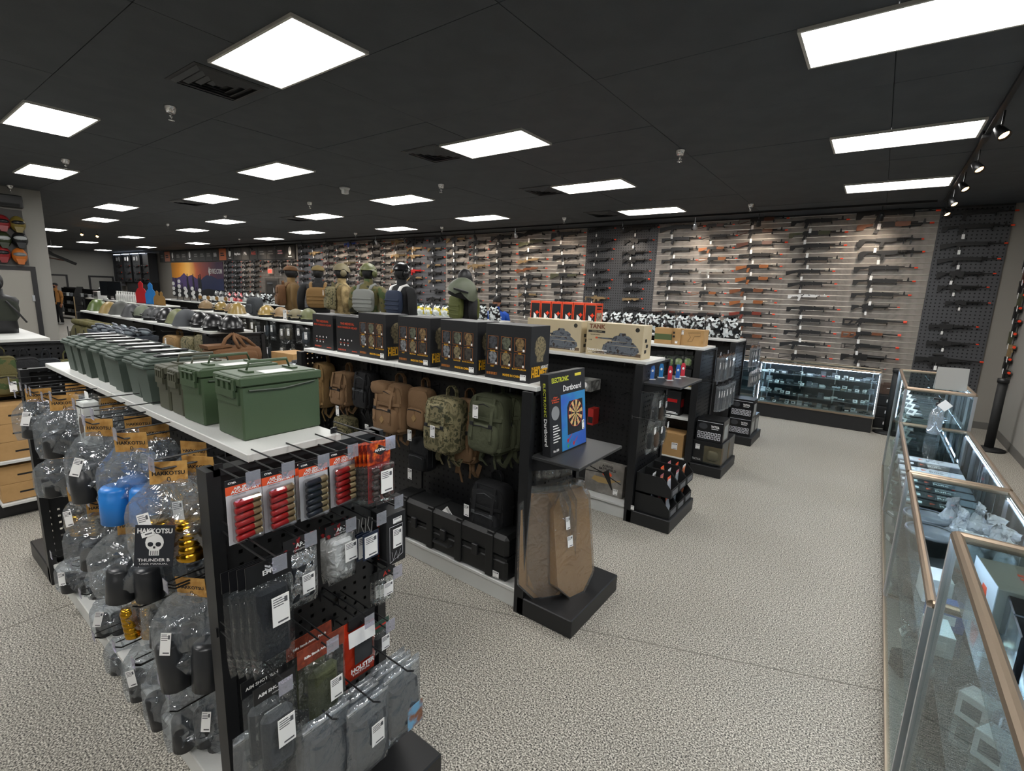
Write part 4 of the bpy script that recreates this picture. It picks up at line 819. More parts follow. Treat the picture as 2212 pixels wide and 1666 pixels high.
# large clear bags at the bottom
cb1 = [('insert', MB().add([(-.05, -.012, -.08), (.06, -.012, -.08), (.075, -.012, -.26), (-.06, -.012, -.26), (-.05, .012, -.08), (.06, .012, -.08), (.075, .012, -.26), (-.06, .012, -.26)], [(0, 1, 2, 3), (7, 6, 5, 4), (0, 4, 5, 1), (1, 5, 6, 2), (2, 6, 7, 3), (3, 7, 4, 0)]).mesh('in', GREYCL)), ('plastic_bag', pillow(.17, .3, .05, top=.95, seed=12, jit=.005).mesh('b', BAG, True)), ('zip_strip', MB().box(-.08, .08, -.004, .004, -.03, -.022).mesh('z', FROST))]
cb2 = cb1 + [('price_sticker', sticker(.05, .08, .015, -.14, -.03))]
cb3 = cb1 + [('product_card', MB().box(-.03, .04, -.03, -.029, -.26, -.17).mesh('pc', mat('sky_print', '6FA8CC', 0.5, mix=(20, '8A5A40', '3A3A3A'), mixramp=(.4, .55))), (.03, 0, 0))]
for k, (px, py, X, sp, t) in enumerate(((705, 1535, -1.2, cb1, 'lower left front'), (690, 1532, -1.27, cb1, 'lower left rear'), (795, 1500, -1.17, cb2, 'lower middle, with white sticker'), (775, 1490, -1.25, cb1, 'lower middle rear'), (765, 1480, -1.31, cb1, 'lower middle hindmost'), (868, 1435, -1.17, cb3, 'lower right, with blue card'), (850, 1428, -1.25, cb1, 'lower right rear'), (838, 1420, -1.32, cb1, 'lower right hindmost'))):
    end_item('gear_bag', 'large clear zip bag of grey gear, ' + t, 'bag', sp, px, py, X, hook=(k in (0, 2, 5)), group='large clear zip bags', hl=False)
for k, (px, py) in enumerate(((560, 1560), (610, 1600), (700, 1640))):
    p = wx(px, py, -1.4); place(cb1, 'gear_bag', 'dark zip bag low on the end stand, %s from left' % ORD[k], 'bag', p, rot=(0, 0, PI/2), group='dark zip bags near the floor')
# ================================================================ second unit: helmet cartons, packs, end stand
def rbox(mb, c, r, n=16, m=10, p=0.45, rn=None, jit=0):
    """rounded box (superellipsoid)"""
    vs = []; fs = []; f = lambda v: sgn(v)*abs(v)**p
    for i in range(m+1):
        ph = -PI/2+PI*i/m
        for k in range(n):
            th = 2*PI*k/n; j = 1+(rn.uniform(-jit, jit) if rn else 0)
            vs.append((c[0]+r[0]*f(math.cos(ph))*f(math.cos(th))*j, c[1]+r[1]*f(math.cos(ph))*f(math.sin(th))*j, c[2]+r[2]*f(math.sin(ph))))
    for i in range(m):
        for k in range(n): fs.append((i*n+k, i*n+(k+1)%n, (i+1)*n+(k+1)%n, (i+1)*n+k))
    fs += [tuple(range(n-1, -1, -1)), tuple(m*n+k for k in range(n))]
    return mb.add(vs, fs)
CARTB = mat('black_carton', '16171A', 0.5); CARTBT = mat('black_carton_top', '2C2D2E', 0.5)
YEL = mat('print_yellow', 'E0A81C', 0.5); PORA = mat('print_orange', '9A5C20', 0.5); PRED = mat('print_red', 'B8401E', 0.5)
FACES = [camo('face_%d' % i, c, 60, .6) for i, c in enumerate((('1A1C1E', '42444A', '242628'), ('2E3228', '646856', '1A1C14'), ('54422A', '8C7248', '2A2016'), ('3A3E40', '82868A', '1E2022'), ('544C3A', '867A5A', '2A261C'), ('262220', '443E36', '141210')))]
def face_print(mb, cx, cz, w, h):
    """helmeted face, flat"""
    mb.ball((cx, 0, cz+h*.12), (w*.42, .0006, h*.38), 12, 6); mb.box(cx-w*.24, cx+w*.24, -.0006, .0006, cz-h*.42, cz)
def helmet_carton(w=.34, d=.22, h=.345):
    b = MB(); b.box(-w/2, w/2, -d/2, d/2, 0, h, .002)
    sp = [('carton', b.mesh('hc', CARTB))]
    pw, ph = w*.235, h*.245
    fr, pc, tk = MB(), [MB() for _ in range(6)], MB()
    names = ('BLACK', 'OD', 'TAN', 'GREY', 'MULTICAM', 'BLACK MULTICAM')
    for i in range(6):
        cx = (-.33+.3*(i % 3))*w; cz = h*(.66 if i < 3 else .38)
        for a in ((cx-pw/2, cx+pw/2, cz+ph/2-.0022, cz+ph/2), (cx-pw/2, cx+pw/2, cz-ph/2, cz-ph/2+.0022), (cx-pw/2, cx-pw/2+.0022, cz-ph/2, cz+ph/2), (cx+pw/2-.0022, cx+pw/2, cz-ph/2, cz+ph/2)): fr.box(a[0], a[1], -.0008, 0, a[2], a[3])
        m = MB(); face_print(m, cx, cz, pw, ph); sp.append(('face_picture', m.mesh('fp', FACES[i]), (0, -d/2-.0002, 0)))
        tk.box(cx+pw*.28, cx+pw*.44, -.001, 0, cz-ph*.46, cz-ph*.3)
        sp.append(('lettering', text(names[i], .0125, YEL, 'front', bold=.0004), (cx, -d/2-.001, cz-ph*.62)))
    sp += [('picture_frames', fr.mesh('fr', PORA), (0, -d/2, 0)), ('tick_boxes', tk.mesh('tk', PAPER), (0, -d/2-.0008, 0)), ('lettering', text('MADE IN CHINA', .019, YEL, 'front', bold=.0008), (.04, -d/2-.001, h*.095)), ('lettering', text('CE', .02, PORA, 'front', bold=.0004), (-.085, -d/2-.001, h*.095)),
           ('barcode_sticker', sticker(.042, .035, w*.36, h*.09, -d/2-.001)), ('lettering', text('W-RONIN', .026, YEL, 'right', bold=.001, w=d*.46), (w/2+.001, -d*.2, h*.255)), ('lettering', text('ASSAULT', .026, PAPER, 'right', bold=.001, w=d*.4), (w/2+.001, d*.26, h*.255)), ('lettering', text('HELMET', .062, YEL, 'right', bold=.003, w=d*.85), (w/2+.001, 0, h*.155))]
    m = MB(); m.ball((0, 0, h*.62), (.0006, d*.3, h*.2), 16, 8); m.box(-.0006, .0006, -d*.17, d*.17, h*.36, h*.6); sp.append(('face_picture', m.mesh('fpr', FACES[4]), (w/2+.0004, 0, 0)))
    for i in range(4): sp.append(('mark', MB().box(-.007, .007, -.0008, 0, -.008, .008).mesh('mk', PORA), (-w*.44+i*.018, -d/2, h*.095)))
    return sp
HCS = helmet_carton()
for k, (x, rz) in enumerate(((-1.81, .03), (-2.215, -.02), (-2.65, .0), (-3.12, -.02))):
    place(HCS, 'helmet_carton', 'black helmet carton with six framed faces, %s from the shelf end' % ORD[k], 'carton', (x, 2.51, TOPZ), rz, 'black helmet cartons')
def medieval(w=.3, d=.24, h=.3):
    sp = [('carton', MB().box(-w/2, w/2, -d/2, d/2, 0, h, .002).mesh('mc', CARTB)), ('lettering', text('THE MEDIEVAL', .026, PRED, 'front', bold=.0008, w=w*.6), (0, -d/2-.001, h*.8)), ('lettering', text('IRON WARRIOR HELMET', .022, PRED, 'front', bold=.0006, w=w*.86), (0, -d/2-.001, h*.7))]
    t = MB(); o = MB()
    for i in range(4): t.box((-.32+i*.16)*w, (-.29+i*.16)*w, -.001, 0, h*.34, h*.38)
    for i in range(3): t.box((-.32+i*.16)*w, (-.29+i*.16)*w, -.001, 0, h*.2, h*.24); o.box((-.35+i*.16)*w, (-.26+i*.16)*w, -.001, 0, h*.27, h*.285)
    for i in range(5): o.box((-.42+i*.07)*w, (-.375+i*.07)*w, -.001, 0, h*.06, h*.1)
    o.box(.18*w, .4*w, -.001, 0, h*.06, h*.08)
    return sp+[('tick_boxes', t.mesh('t', PAPER), (0, -d/2, 0)), ('printed_marks', o.mesh('o', PRED), (0, -d/2, 0))]
md = medieval()
place(md, 'helmet_carton', 'black carton with red lettering, next to the framed-face cartons', 'carton', (-3.48, 2.55, TOPZ), .02, 'red-lettered cartons')
place(md, 'helmet_carton', 'black carton with red lettering at the far end of the shelf', 'carton', (-3.83, 2.55, TOPZ), 0, 'red-lettered cartons')
# ---- packs hanging on the pegboard
COY = mat('coyote_cloth', '7E6246', 0.9, bump=(28, .6)); COY2 = mat('khaki_cloth', '8A6E46', 0.9, bump=(28, .6)); OLV = mat('olive_pack', '464A36', 0.9, bump=(28, .6)); BKC = mat('black_pack', '16171A', 0.85, bump=(28, .5))
MCAM = camo('pack_camo', ('3E3E28', '7A7254', '56543A', '968C6E', '4A3A28'), 24)
def ribbon(pts, w, t=.0025, ax=(1, 0, 0)):
    """flat webbing along pts, width w along ax"""
    mb = MB(); A = Vector(ax); pts = [Vector(p) for p in pts]; n = len(pts); vs = []
    for i, p in enumerate(pts):
        d = (pts[min(i+1, n-1)]-pts[max(i-1, 0)]).normalized(); nn = d.cross(A)
        nn = nn.normalized()*t if nn.length > 1e-4 else Vector((0, t, 0))
        vs += [p-A*w/2-nn, p+A*w/2-nn, p+A*w/2+nn, p-A*w/2+nn]
    fs = [(3, 2, 1, 0), (4*n-4, 4*n-3, 4*n-2, 4*n-1)]
    for i in range(n-1):
        for k in range(4): fs.append((i*4+k, i*4+(k+1) % 4, i*4+4+(k+1) % 4, i*4+4+k))
    return mb.add(vs, fs)
def loop(w, h, cx, cz, y, p=.5, n=22): return [(cx+w*sgn(math.cos(i*2*PI/n))*abs(math.cos(i*2*PI/n))**p, y, cz+h*sgn(math.sin(i*2*PI/n))*abs(math.sin(i*2*PI/n))**p) for i in range(n)]
def backpack(w, h, d, m, straps=True, pockets=2, tagpos=None, patch=False, seed=0):
    rn = random.Random(seed); b = rbox(MB(), (0, -d/2, -h*.5), (w/2, d/2, h*.5), 20, 14, .38, rn, .018)
    dk = BKC if m is not BKC else GREYCL
    sp = [('main_body', b.mesh('body', m, True)), ('piping', MB().tube(loop(w*.47, h*.47, 0, -h*.5, -d*.9, .4), .005, 5, closed=True).mesh('pipe', m, True)), ('main_zipper', MB().tube(loop(w*.49, h*.47, 0, -h*.5, -d*.55, .4), .004, 5, closed=True).mesh('mz', dk))]
    if pockets >= 1: sp.append(('front_pocket', rbox(MB(), (0, -d, -h*.7), (w*.41, d*.22, h*.24), 16, 8, .38, rn, .03).mesh('pocket', m, True), (0, 0, 0), (0, 0, 0), [('zipper', MB().tube([(-w*.38, -d*1.1, -h*.62), (-w*.3, -d*1.19, -h*.51), (0, -d*1.22, -h*.485), (w*.3, -d*1.19, -h*.51), (w*.38, -d*1.1, -h*.62)], .004, 6).mesh('zip', dk)), ('zip_pull', MB().box(-.004, .004, -d*1.24, -d*1.22, -h*.58, -h*.5).mesh('zp', m))]))
    if pockets >= 2: sp.append(('upper_pocket', rbox(MB(), (0, -d*.97, -h*.25), (w*.36, d*.13, h*.15), 16, 8, .38, rn, .03).mesh('upocket', m, True), (0, 0, 0), (0, 0, 0), [('zipper', MB().tube([(-w*.33, -d*1.06, -h*.2), (0, -d*1.1, -h*.13), (w*.33, -d*1.06, -h*.2)], .0035, 6).mesh('uz', dk))]))
    if pockets >= 3: sp.append(('side_pouch', rbox(MB(), (-w*.52, -d*.5, -h*.62), (w*.13, d*.34, h*.28), 12, 8, .45, rn, .03).mesh('side', m, True))); sp.append(('top_pouch', rbox(MB(), (-w*.25, -d*.8, -h*.1), (w*.3, d*.35, h*.13), 12, 8, .5, rn, .03).mesh('top', m, True)))
    sp.append(('carry_handle', ribbon([(-w*.16, -d*.2, -.03), (-w*.14, -d*.22, .045), (-w*.05, -d*.22, .07), (w*.05, -d*.22, .07), (w*.14, -d*.22, .045), (w*.16, -d*.2, -.03)], .03, .003, (0, 1, 0)).mesh('handle', m)))
    if straps:
        for s in (-1, 1):
            x = s*w*.32; sp.append(('shoulder_strap', ribbon([(x, -.01, -h*.1), (x*1.1, .0, -h*.5), (x*1.2, -d*.1, -h*1.0), (x*1.05, -d*.45, -h*1.22), (x*.8, -d*.6, -h*1.12), (x*.7, -d*.55, -h*.97)], .035, .004).mesh('strap', m)))
            sp.append(('loose_strap', ribbon([(x*.5, -d*.6, -h*.97), (x*.55+rn.uniform(-.02, .02), -d*.7, -h*1.1), (x*.4, -d*.5, -h*(1.25+.1*rn.random()))], .018, .002).mesh('lstrap', m)))
            sp.append(('drop_strap', ribbon([(x*.85, -d*1.0, -h*.02), (x*.8, -d*1.14, -h*.3), (x*.85, -d*1.26, -h*.7), (x*.8, -d*1.0, -h*.97)], .022, .0025).mesh('dstrap', m), (0, 0, 0), (0, 0, 0), [('buckle', MB().box(-.014, .014, -.006, .004, -.012, .012, .002).mesh('bk', dk), (x*.82, -d*1.22, -h*.47))]))
        for z in (.36, .86): sp.append(('compression_strap', ribbon([(-w*.51, -d*.2, -h*z), (-w*.46, -d*.98, -h*z), (-w*.2, -d*1.14, -h*z-.005), (w*.2, -d*1.14, -h*z-.005), (w*.46, -d*.98, -h*z), (w*.51, -d*.2, -h*z)], .022, .002, (0, 0, 1)).mesh('cstrap', m)))
    if patch: sp.append(('patch', MB().prism([(-.025, 0), (0, .03), (.025, 0), (0, -.03)], -.003, .003).mesh('patch', mat('patch_tan', '94784E', 0.8)), (0, -d*1.235 if pockets else -d, -h*.68)))
    for z in (.43, .475): sp.append(('webbing', ribbon([(-w*.42, -d*.99, -h*z), (0, -d*1.02, -h*z), (w*.42, -d*.99, -h*z)], .02, .002, (0, 0, 1)).mesh('web', m)))
    if tagpos: sp.append(('price_tag', sticker(.045, .085, tagpos[0], tagpos[1], -d*1.28-.01)))
    return sp
def packat(label, px, py, w, h, d, m, Y=2.60, rz=0.0, **k):
    p = wy(px, py, Y-d*.6); return place(backpack(w, h, d, m, **k), 'backpack', label, 'backpack', (p.x, Y, p.z), rz, 'packs hanging on the second unit')
packat('khaki pack hanging farthest left, half behind the green can', 690, 782, .27, .42, .16, COY2, pockets=2, seed=1)
packat('brown sling pack beside the khaki one', 742, 803, .22, .3, .15, COY, pockets=1, seed=2, tagpos=(.06, -.32))
packat('black pack hanging between the brown ones', 790, 802, .22, .32, .13, BKC, pockets=2, seed=3)
packat('large coyote pack with pouches and diamond patch', 850, 828, .33, .4, .19, COY, pockets=3, patch=True, seed=4, tagpos=(-.16, -.38))
packat('small coyote pack with diamond patch and long tag', 910, 838, .23, .33, .12, COY, pockets=1, patch=True, straps=False, seed=5, tagpos=(-.03, -.36))
packat('brown pack behind the camouflage one', 1005, 862, .25, .47, .13, COY, Y=2.62, pockets=1, seed=6, rz=.15)
packat('camouflage pack hanging in the middle of the unit', 962, 858, .29, .4, .18, MCAM, Y=2.52, pockets=2, seed=7, tagpos=(.01, -.22))
packat('olive green pack with a white tag at its top', 1062, 852, .3, .4, .17, OLV, Y=2.56, pockets=2, seed=8, tagpos=(-.03, -.1))
packat('olive green pack behind the tagged one', 1100, 852, .26, .38, .11, OLV, Y=2.62, pockets=1, seed=9)
packat('small camouflage pouch hanging low on the left', 745, 900, .22, .2, .14, MCAM, pockets=1, straps=False, seed=10, tagpos=(.0, -.12))
packat('small black pack below the small coyote one', 912, 948, .22, .25, .12, BKC, pockets=1, straps=False, seed=11, tagpos=(-.04, -.27))
packat('black pack hanging low above the long case', 1062, 1042, .3, .42, .16, BKC, Y=2.58, pockets=2, seed=12, tagpos=(-.12, -.2))
for k, (px, py) in enumerate(((745, 790), (805, 808), (935, 835), (880, 800))):
    p = wy(px, py, 2.55); place(hook_spec(.12, False), 'peg_hook', 'bare hook on the second unit, %s from left' % ORD[k], 'hook', (p.x, 2.608, p.z), 0, 'hooks on the second unit')
tag(ob('price_tag', sticker(.07, .07, 0, 0, 0, PI/4), None, wy(966, 1108, 2.36)), 'white diamond tag standing on the long black case', 'tag')
# ---- long hard case on the deck
HCB = mat('case_plastic', '141516', 0.5, bump=(120, .2, .002))
cs = MB().box(-.56, .56, -.1, .1, 0, .155, .02).mesh('case', HCB); csl = MB().box(-.565, .565, -.105, .105, .165, .32, .025).mesh('caselid', HCB)
rb = MB().box(-.03, .03, -.116, -.09, .01, .31, .006).box(-.03, .03, -.1, .1, .30, .328, .006).mesh('rib', HCB)
lt = MB().box(-.025, .025, -.122, -.1, .12, .2, .004).mesh('latch', BLK)
place([('base_shell', cs), ('lid', csl), *[('rib', rb, (x, 0, 0)) for x in (-.42, -.14, .14, .42)], ('seam', MB().box(-.56, .56, -.098, .098, .15, .17).mesh('seam', BLK2)), *[('latch', lt, (x, 0, 0)) for x in (-.3, 0, .3)], ('carry_handle', MB().tube([(-.08, -.105, .1), (-.07, -.135, .1), (.07, -.135, .1), (.08, -.105, .1)], .01, 6).mesh('chandle', BLK)), ('barcode_label', sticker(.05, .045, .48, .04, -.107))], 'rifle_case', 'long black ribbed hard case lying on the white deck', 'case', (-2.27, 2.44, .14), 0)
# ---- end stand of the second unit: shelf with the dartboard box, cardboard silhouettes below
SH = 1.05
def end_shelf(y0, y1, z, label, X0=EX, d=.33):
    place([('board', MB().box(0, d, y0, y1, -.02, 0, .003).mesh('eb', mat('charcoal_laminate', '2C2D2E', 0.45))), ('bracket', MB().prism([(0, -.02), (d*.8, -.02), (0, -.1)], y0+.01, y0+.016).mesh('brk', BLK)), ('bracket', MB().prism([(0, -.02), (d*.8, -.02), (0, -.1)], y1-.016, y1-.01).mesh('brk', BLK))], 'end_shelf', label, 'shelf', (X0, 0, z))
end_shelf(2.34, 2.92, SH, 'small charcoal shelf under the dartboard box')
a, b = wz(1190, 990, SH), wz(1267, 957, SH); dv = b-a; wd = dv.length; ang = math.atan2(dv.y, dv.x)
LBL = mat('dart_blue', '2A86C0', 0.4, mix=(4, '2F5FC0'), mixramp=(.45, .6)); NEON = mat('neon_yellow', 'D8E040', 0.4); CREAM = mat('dart_cream', 'D8B878', 0.5); DRED = mat('dart_red', 'C02830', 0.5)
def dartbox(w, h, t):
    sp = [('carton', MB().box(0, w, -0, t, 0, h, .002).mesh('dc', CARTB)), ('blue_panel', MB().prism([(w*.3, .01), (w-.008, .01), (w-.008, h*.72), (w*.3, h*.72)], -.001, 0).mesh('bp', LBL)), ('board_print', MB().prism([(w*.46, h*.2), (w*.9, h*.2), (w*.9, h*.62), (w*.52, h*.62), (w*.46, h*.55)], -.0016, -.001).mesh('bpr', CARTB))]
    cx, cz, R = w*.69, h*.45, w*.2
    for k in range(20):
        if k % 2: continue
        a0, a1 = PI*2*k/20, PI*2*(k+1)/20; pg = [(cx+R*.1*math.cos(a0), cz+R*.1*math.sin(a0)), (cx+R*math.cos(a0), cz+R*math.sin(a0)), (cx+R*math.cos(a1), cz+R*math.sin(a1)), (cx+R*.1*math.cos(a1), cz+R*.1*math.sin(a1))]
        sp.append(('wedge', MB().prism(pg, -.0022, -.0016).mesh('wg', CREAM)))
    ring = lambda rr: MB().tube([(cx+rr*math.cos(i*PI/12), -.002, cz+rr*math.sin(i*PI/12)) for i in range(24)], .0016, 4, closed=True).mesh('rg', DRED)
    sp += [('ring', ring(R)), ('ring', ring(R*.6)), ('lettering', text('ELECTRONIC', .042, NEON, 'front', bold=.0006, w=w*.44), (w*.3, -.001, h*.91)), ('lettering', text('Dartboard', .05, PAPER, 'front', bold=.0008, w=w*.5), (w*.62, -.001, h*.79)), ('badge', MB().box(w*.7, w*.88, -.0014, 0, h*.92, h*.955, .0005).mesh('bd', mat('badge_yellow', 'E0D040', .4))),
           ('lettering', text('4 Player\n27 Games with\n65 Variations', .014, CARDO, 'front', bold=.0004), (w*.16, -.001, h*.68)), ('lettering', text('No.180', .02, PAPER, 'front', bold=.0006), (w*.14, -.001, h*.06)), ('small_board', MB().lathe([(0, -.0014), (w*.1, -.0014), (w*.1, 0), (0, 0)], 20, w*.15, 0, h*.52, 'y').mesh('sb', mat('grey_print', '8A8C8E', .5)))]
    for i in range(7): sp.append(('text_line', MB().box(w*.08, w*(.2+.03*(i % 3)), -.001, 0, h*(.36-.033*i), h*(.372-.033*i)).mesh('tl', PAPER)))
    for i, (x, z, m) in enumerate(((.46, .13, DRED), (.46, .06, mat('dart_green', '3A9A5A', .5)), (.62, .07, DRED))): sp.append(('dart_print', MB().prism([(w*x-.012, h*z), (w*x, h*z+.016), (w*x+.012, h*z), (w*x, h*z-.016)], -.0016, -.001).prism([(w*x, h*z), (w*x+.045, h*z+.035), (w*x+.048, h*z+.032), (w*x+.004, h*z-.004)], -.0016, -.001).mesh('dp', m)))
    sp += [('price_sticker', sticker(.028, .06, w*.9, h*.27, -.002)), ('lettering', text('ELECTRONIC', .024, NEON, 'left', w=h*.4), (-.001, t*.5, h*.69), (PI/2, 0, 0)), ('lettering', text('Dartboard', .03, PAPER, 'left', bold=.0006, w=h*.33), (-.001, t*.5, h*.3), (PI/2, 0, 0))]
    return sp
place(dartbox(wd, .5, .06), 'dartboard_box', 'black and blue dartboard box leaning on the end shelf', 'box', a, rot=(0, 0, 0)).rotation_euler = Euler((-.1, 0, ang), 'XYZ')
WRAP = film('shrink_wrap', 'F6F4F0', 0.08, 0.06, 0.1, bump=(9, .9))
TG = [(-.06, 0), (.06, 0), (.155, .1), (.155, .58), (.1, .68), (-.09, .68), (-.155, .58), (-.155, .1)]
def silhouette(t, seed, inner=True):
    sp = [('cardboard', MB().prism(TG, -t/2, t/2).mesh('tg', CARD)), ('plastic_wrap', MB().prism([(x*1.07, z*1.08-.01) for x, z in TG], -t/2-.008, t/2+.008).mesh('wr', WRAP)), ('gathered_top', pillow(.13, .16, .07, top=1.2, seed=seed, jit=.012).xf(T(0, 0, .92)).mesh('gt', WRAP, True))]
    if inner: sp += [('price_sticker', sticker(.035, .08, -.05, .48, -t/2-.012)), ('price_sticker', sticker(.045, .07, -.04, .36, -t/2-.012))]
    return sp
for k, (x, y, rz, t, lean, lb) in enumerate(((-1.34, 2.57, 1.3, .07, -.16, 'thick stack of cardboard silhouette targets, front'), (-1.44, 2.45, .95, .03, -.08, 'wrapped cardboard silhouette target, middle'), (-1.47, 2.41, .9, .02, -.06, 'wrapped cardboard silhouette target against the post'))):
    r = place(silhouette(t, 20+k, k == 0), 'silhouette_target', lb, 'target', (x, y, .12), group='wrapped cardboard targets'); r.rotation_euler = Euler((lean, 0, rz), 'XYZ')
# ================================================================ third unit: tank boxes etc
KH = mat('tank_box_tan', 'B8A988', 0.5, mix=(2, 'C4B698')); TKC = camo('tank_camo', ('3A3E46', '5E646C', '30261F', '747A82'), 26, .6); KHT = mat('tank_box_top', 'C9C3A0', .5)
def tank_print(w, h):
    m = MB(); P = lambda pts, a=-.0012, b=-.0004: m.prism([(x*w, z*h) for x, z in pts], a, b)
    P([(.3, .2), (.36, .1), (.88, .1), (.95, .22), (.93, .34), (.32, .36)]); P([(.34, .36), (.4, .46), (.84, .48), (.92, .36)]); P([(.46, .48), (.5, .62), (.56, .66), (.76, .66), (.82, .58), (.82, .48)], -.0014); P([(.18, .56), (.5, .57), (.5, .52), (.18, .53)], -.0014); P([(.58, .66), (.6, .74), (.7, .74), (.72, .66)], -.0014)
    return m
def tank_carton(w=.55, d=.2, h=.3, full=True):
    sp = [('carton', MB().box(-w/2, w/2, -d/2, d/2, 0, h, .002).mesh('tc', KH)), ('tank_picture', tank_print(w, h).mesh('tp', TKC), (-w/2, -d/2, 0)), ('ground_print', MB().prism([(.12*w, .02), (.98*w, .02), (.98*w, .16*h), (.5*w, .2*h), (.12*w, .1*h)], -.0006, 0).mesh('gp', mat('ground_brown', '6A5640', .6, mix=(30, '4A3A2C'))), (-w/2, -d/2, 0)),
          ('road_wheels', MB().tube([(.4*w, 0, .14*h), (.86*w, 0, .14*h)], .002, 4).mesh('rw', INK), (-w/2, -d/2-.0015, 0)), ('badge', MB().lathe([(0, -.0012), (.02, -.0012), (.02, 0), (0, 0)], 14, w*.4, 0, h*.86, 'y').mesh('bg', mat('badge_black', '2A2820', .5)), (0, -d/2, 0)), ('muzzle_flash', MB().box(.17*w, .21*w, -.0016, 0, .52*h, .57*h).mesh('mf', CARDO), (-w/2, -d/2, 0))]
    if full: sp += [('lettering', text('TANK', .055, mat('tank_brown', '7A4A30', .5), 'front', bold=.0022, w=w*.3), (-w*.31, -d/2-.001, h*.88)), ('title_bar', MB().box(-w*.47, -w*.16, -.0008, 0, h*.7, h*.77).mesh('tb', INK), (0, -d/2, 0)), ('lettering', text('ASSEMBLY TANKS', .013, KHT, 'front'), (-w*.31, -d/2-.0014, h*.735)), ('lettering', text('Upgraded version', .014, INK, 'front', bold=.0003), (-w*.34, -d/2-.001, h*.64)), ('lettering', text('1:18', .02, INK, 'front', bold=.0004), (-w*.43, -d/2-.001, h*.47)), ('lettering', text('TANKS Kingdom', .026, PAPER, 'front', bold=.0008, w=w*.37), (-w*.29, -d/2-.0016, h*.17)), ('lettering', text('Remote Tank 2 German Tiger', .012, PAPER, 'front', w=w*.34), (-w*.28, -d/2-.0016, h*.09))]
    else: sp += [('lettering', text('1:10', .03, PAPER, 'front', bold=.0008), (w*.36, -d/2-.0016, h*.1))]
    for i in range(3): sp.append(('side_print', MB().box(0, .0008, -.02+.0, .025, h*(.5-.16*i), h*(.6-.16*i)).mesh('spn', INK), (w/2, -.03+.03*(i % 2), 0)))
    return sp
place(tank_carton(), 'model_kit_box', 'beige tank model box with TANK lettering at the shelf end', 'box', (-1.89, 4.2, TOPZ), 0, 'tank model boxes')
place(tank_carton(.62, .22, .3, False), 'model_kit_box', 'beige tank model box marked 1:10 behind the helmet carton', 'box', (-2.54, 4.22, TOPZ), 0, 'tank model boxes')
# toy car box sticking out of the third unit, helicopter box on its deck
p = wy(1245, 838, 4.12)
place([('carton', MB().box(-.2, .2, -.1, .1, 0, .1, .002).mesh('cb', mat('car_box_grey', 'A9A9A4', .5, mix=(9, '4A4A48', 'C9C9C4')))), ('clear_window', MB().box(-.18, .1, -.104, .06, .04, .104).mesh('cw', GLASS)), ('car', rbox(MB(), (-.04, -.02, .05), (.12, .05, .03), 12, 8, .5).mesh('car', mat('car_orange', '9A5030', .4), True)), ('price_sticker', sticker(.04, .06, .12, .0, -.105)), ('skull_print', MB().ball((.14, -.102, .06), (.02, .001, .026), 10, 6).mesh('sk', PAPER))], 'toy_car_box', 'grey windowed toy car box above the empty pegboard', 'box', (p.x, 4.13, p.z))
place(hook_spec(.3, False), 'peg_hook', 'hook carrying the toy car box', 'hook', (p.x, 4.318, p.z-.01), 0)
place([('carton', MB().box(-.03, .03, -.06, .06, 0, .16, .002).mesh('rb', mat('red_carton', 'A82A24', .5))), ('label', MB().box(-.025, .025, -.0615, -.06, .02, .08).mesh('rl', INK))], 'red_box', 'small red box hanging behind the dartboard box', 'box', (-2.1, 4.22, .78))
for k, (px, py) in enumerate(((1290, 845), (1350, 850), (1300, 915), (1340, 925))):
    p = wy(px, py, 4.25); place(hook_spec(.16, False), 'peg_hook', 'empty hook on the third unit, %s' % ('upper left', 'upper right', 'lower left', 'lower right')[k], 'hook', (p.x, 4.318, p.z), 0, 'hooks on the third unit')
HEL = mat('battlefield_print', '6E6A64', .5, mix=(7, '8A8680', '5A5650'))
hb = [('carton', MB().box(-.2, .2, -.04, .04, 0, .31, .002).mesh('hb', HEL)), ('helicopter_print', MB().prism([(-.13, .12), (-.05, .1), (.06, .11), (.13, .15), (.05, .16), (-.1, .16)], -.0412, -.0402).prism([(.1, .14), (.17, .16), (.17, .17), (.1, .155)], -.0412, -.0402).mesh('hp', mat('heli_print', 'A08658', .5))), ('rotor_print', MB().prism([(-.19, .245), (-.02, .2), (.18, .13), (.18, .138), (-.02, .212), (-.19, .253)], -.0416, -.0413).prism([(-.2, .19), (-.03, .2), (-.03, .21), (-.2, .197)], -.0416, -.0413).prism([(-.03, .2), (.04, .245), (.045, .24), (.1, .06), (.09, .06), (-.01, .2)], -.0416, -.0413).mesh('rpn', INK)), ('fire_print', MB().ball((.03, -.0408, .2), (.05, .0004, .025), 10, 6).mesh('fpn', CARDO)),
      ('lettering', text('ACROSS\nBATTLEFIELD', .03, INK, 'front', bold=.001), (.03, -.0412, .26)), ('price_sticker', sticker(.045, .055, .13, .05, -.0415))]
place(hb, 'model_kit_box', 'helicopter model box on the white deck', 'box', (-1.9, 4.16, .14), rot=(-.06, 0, .0))
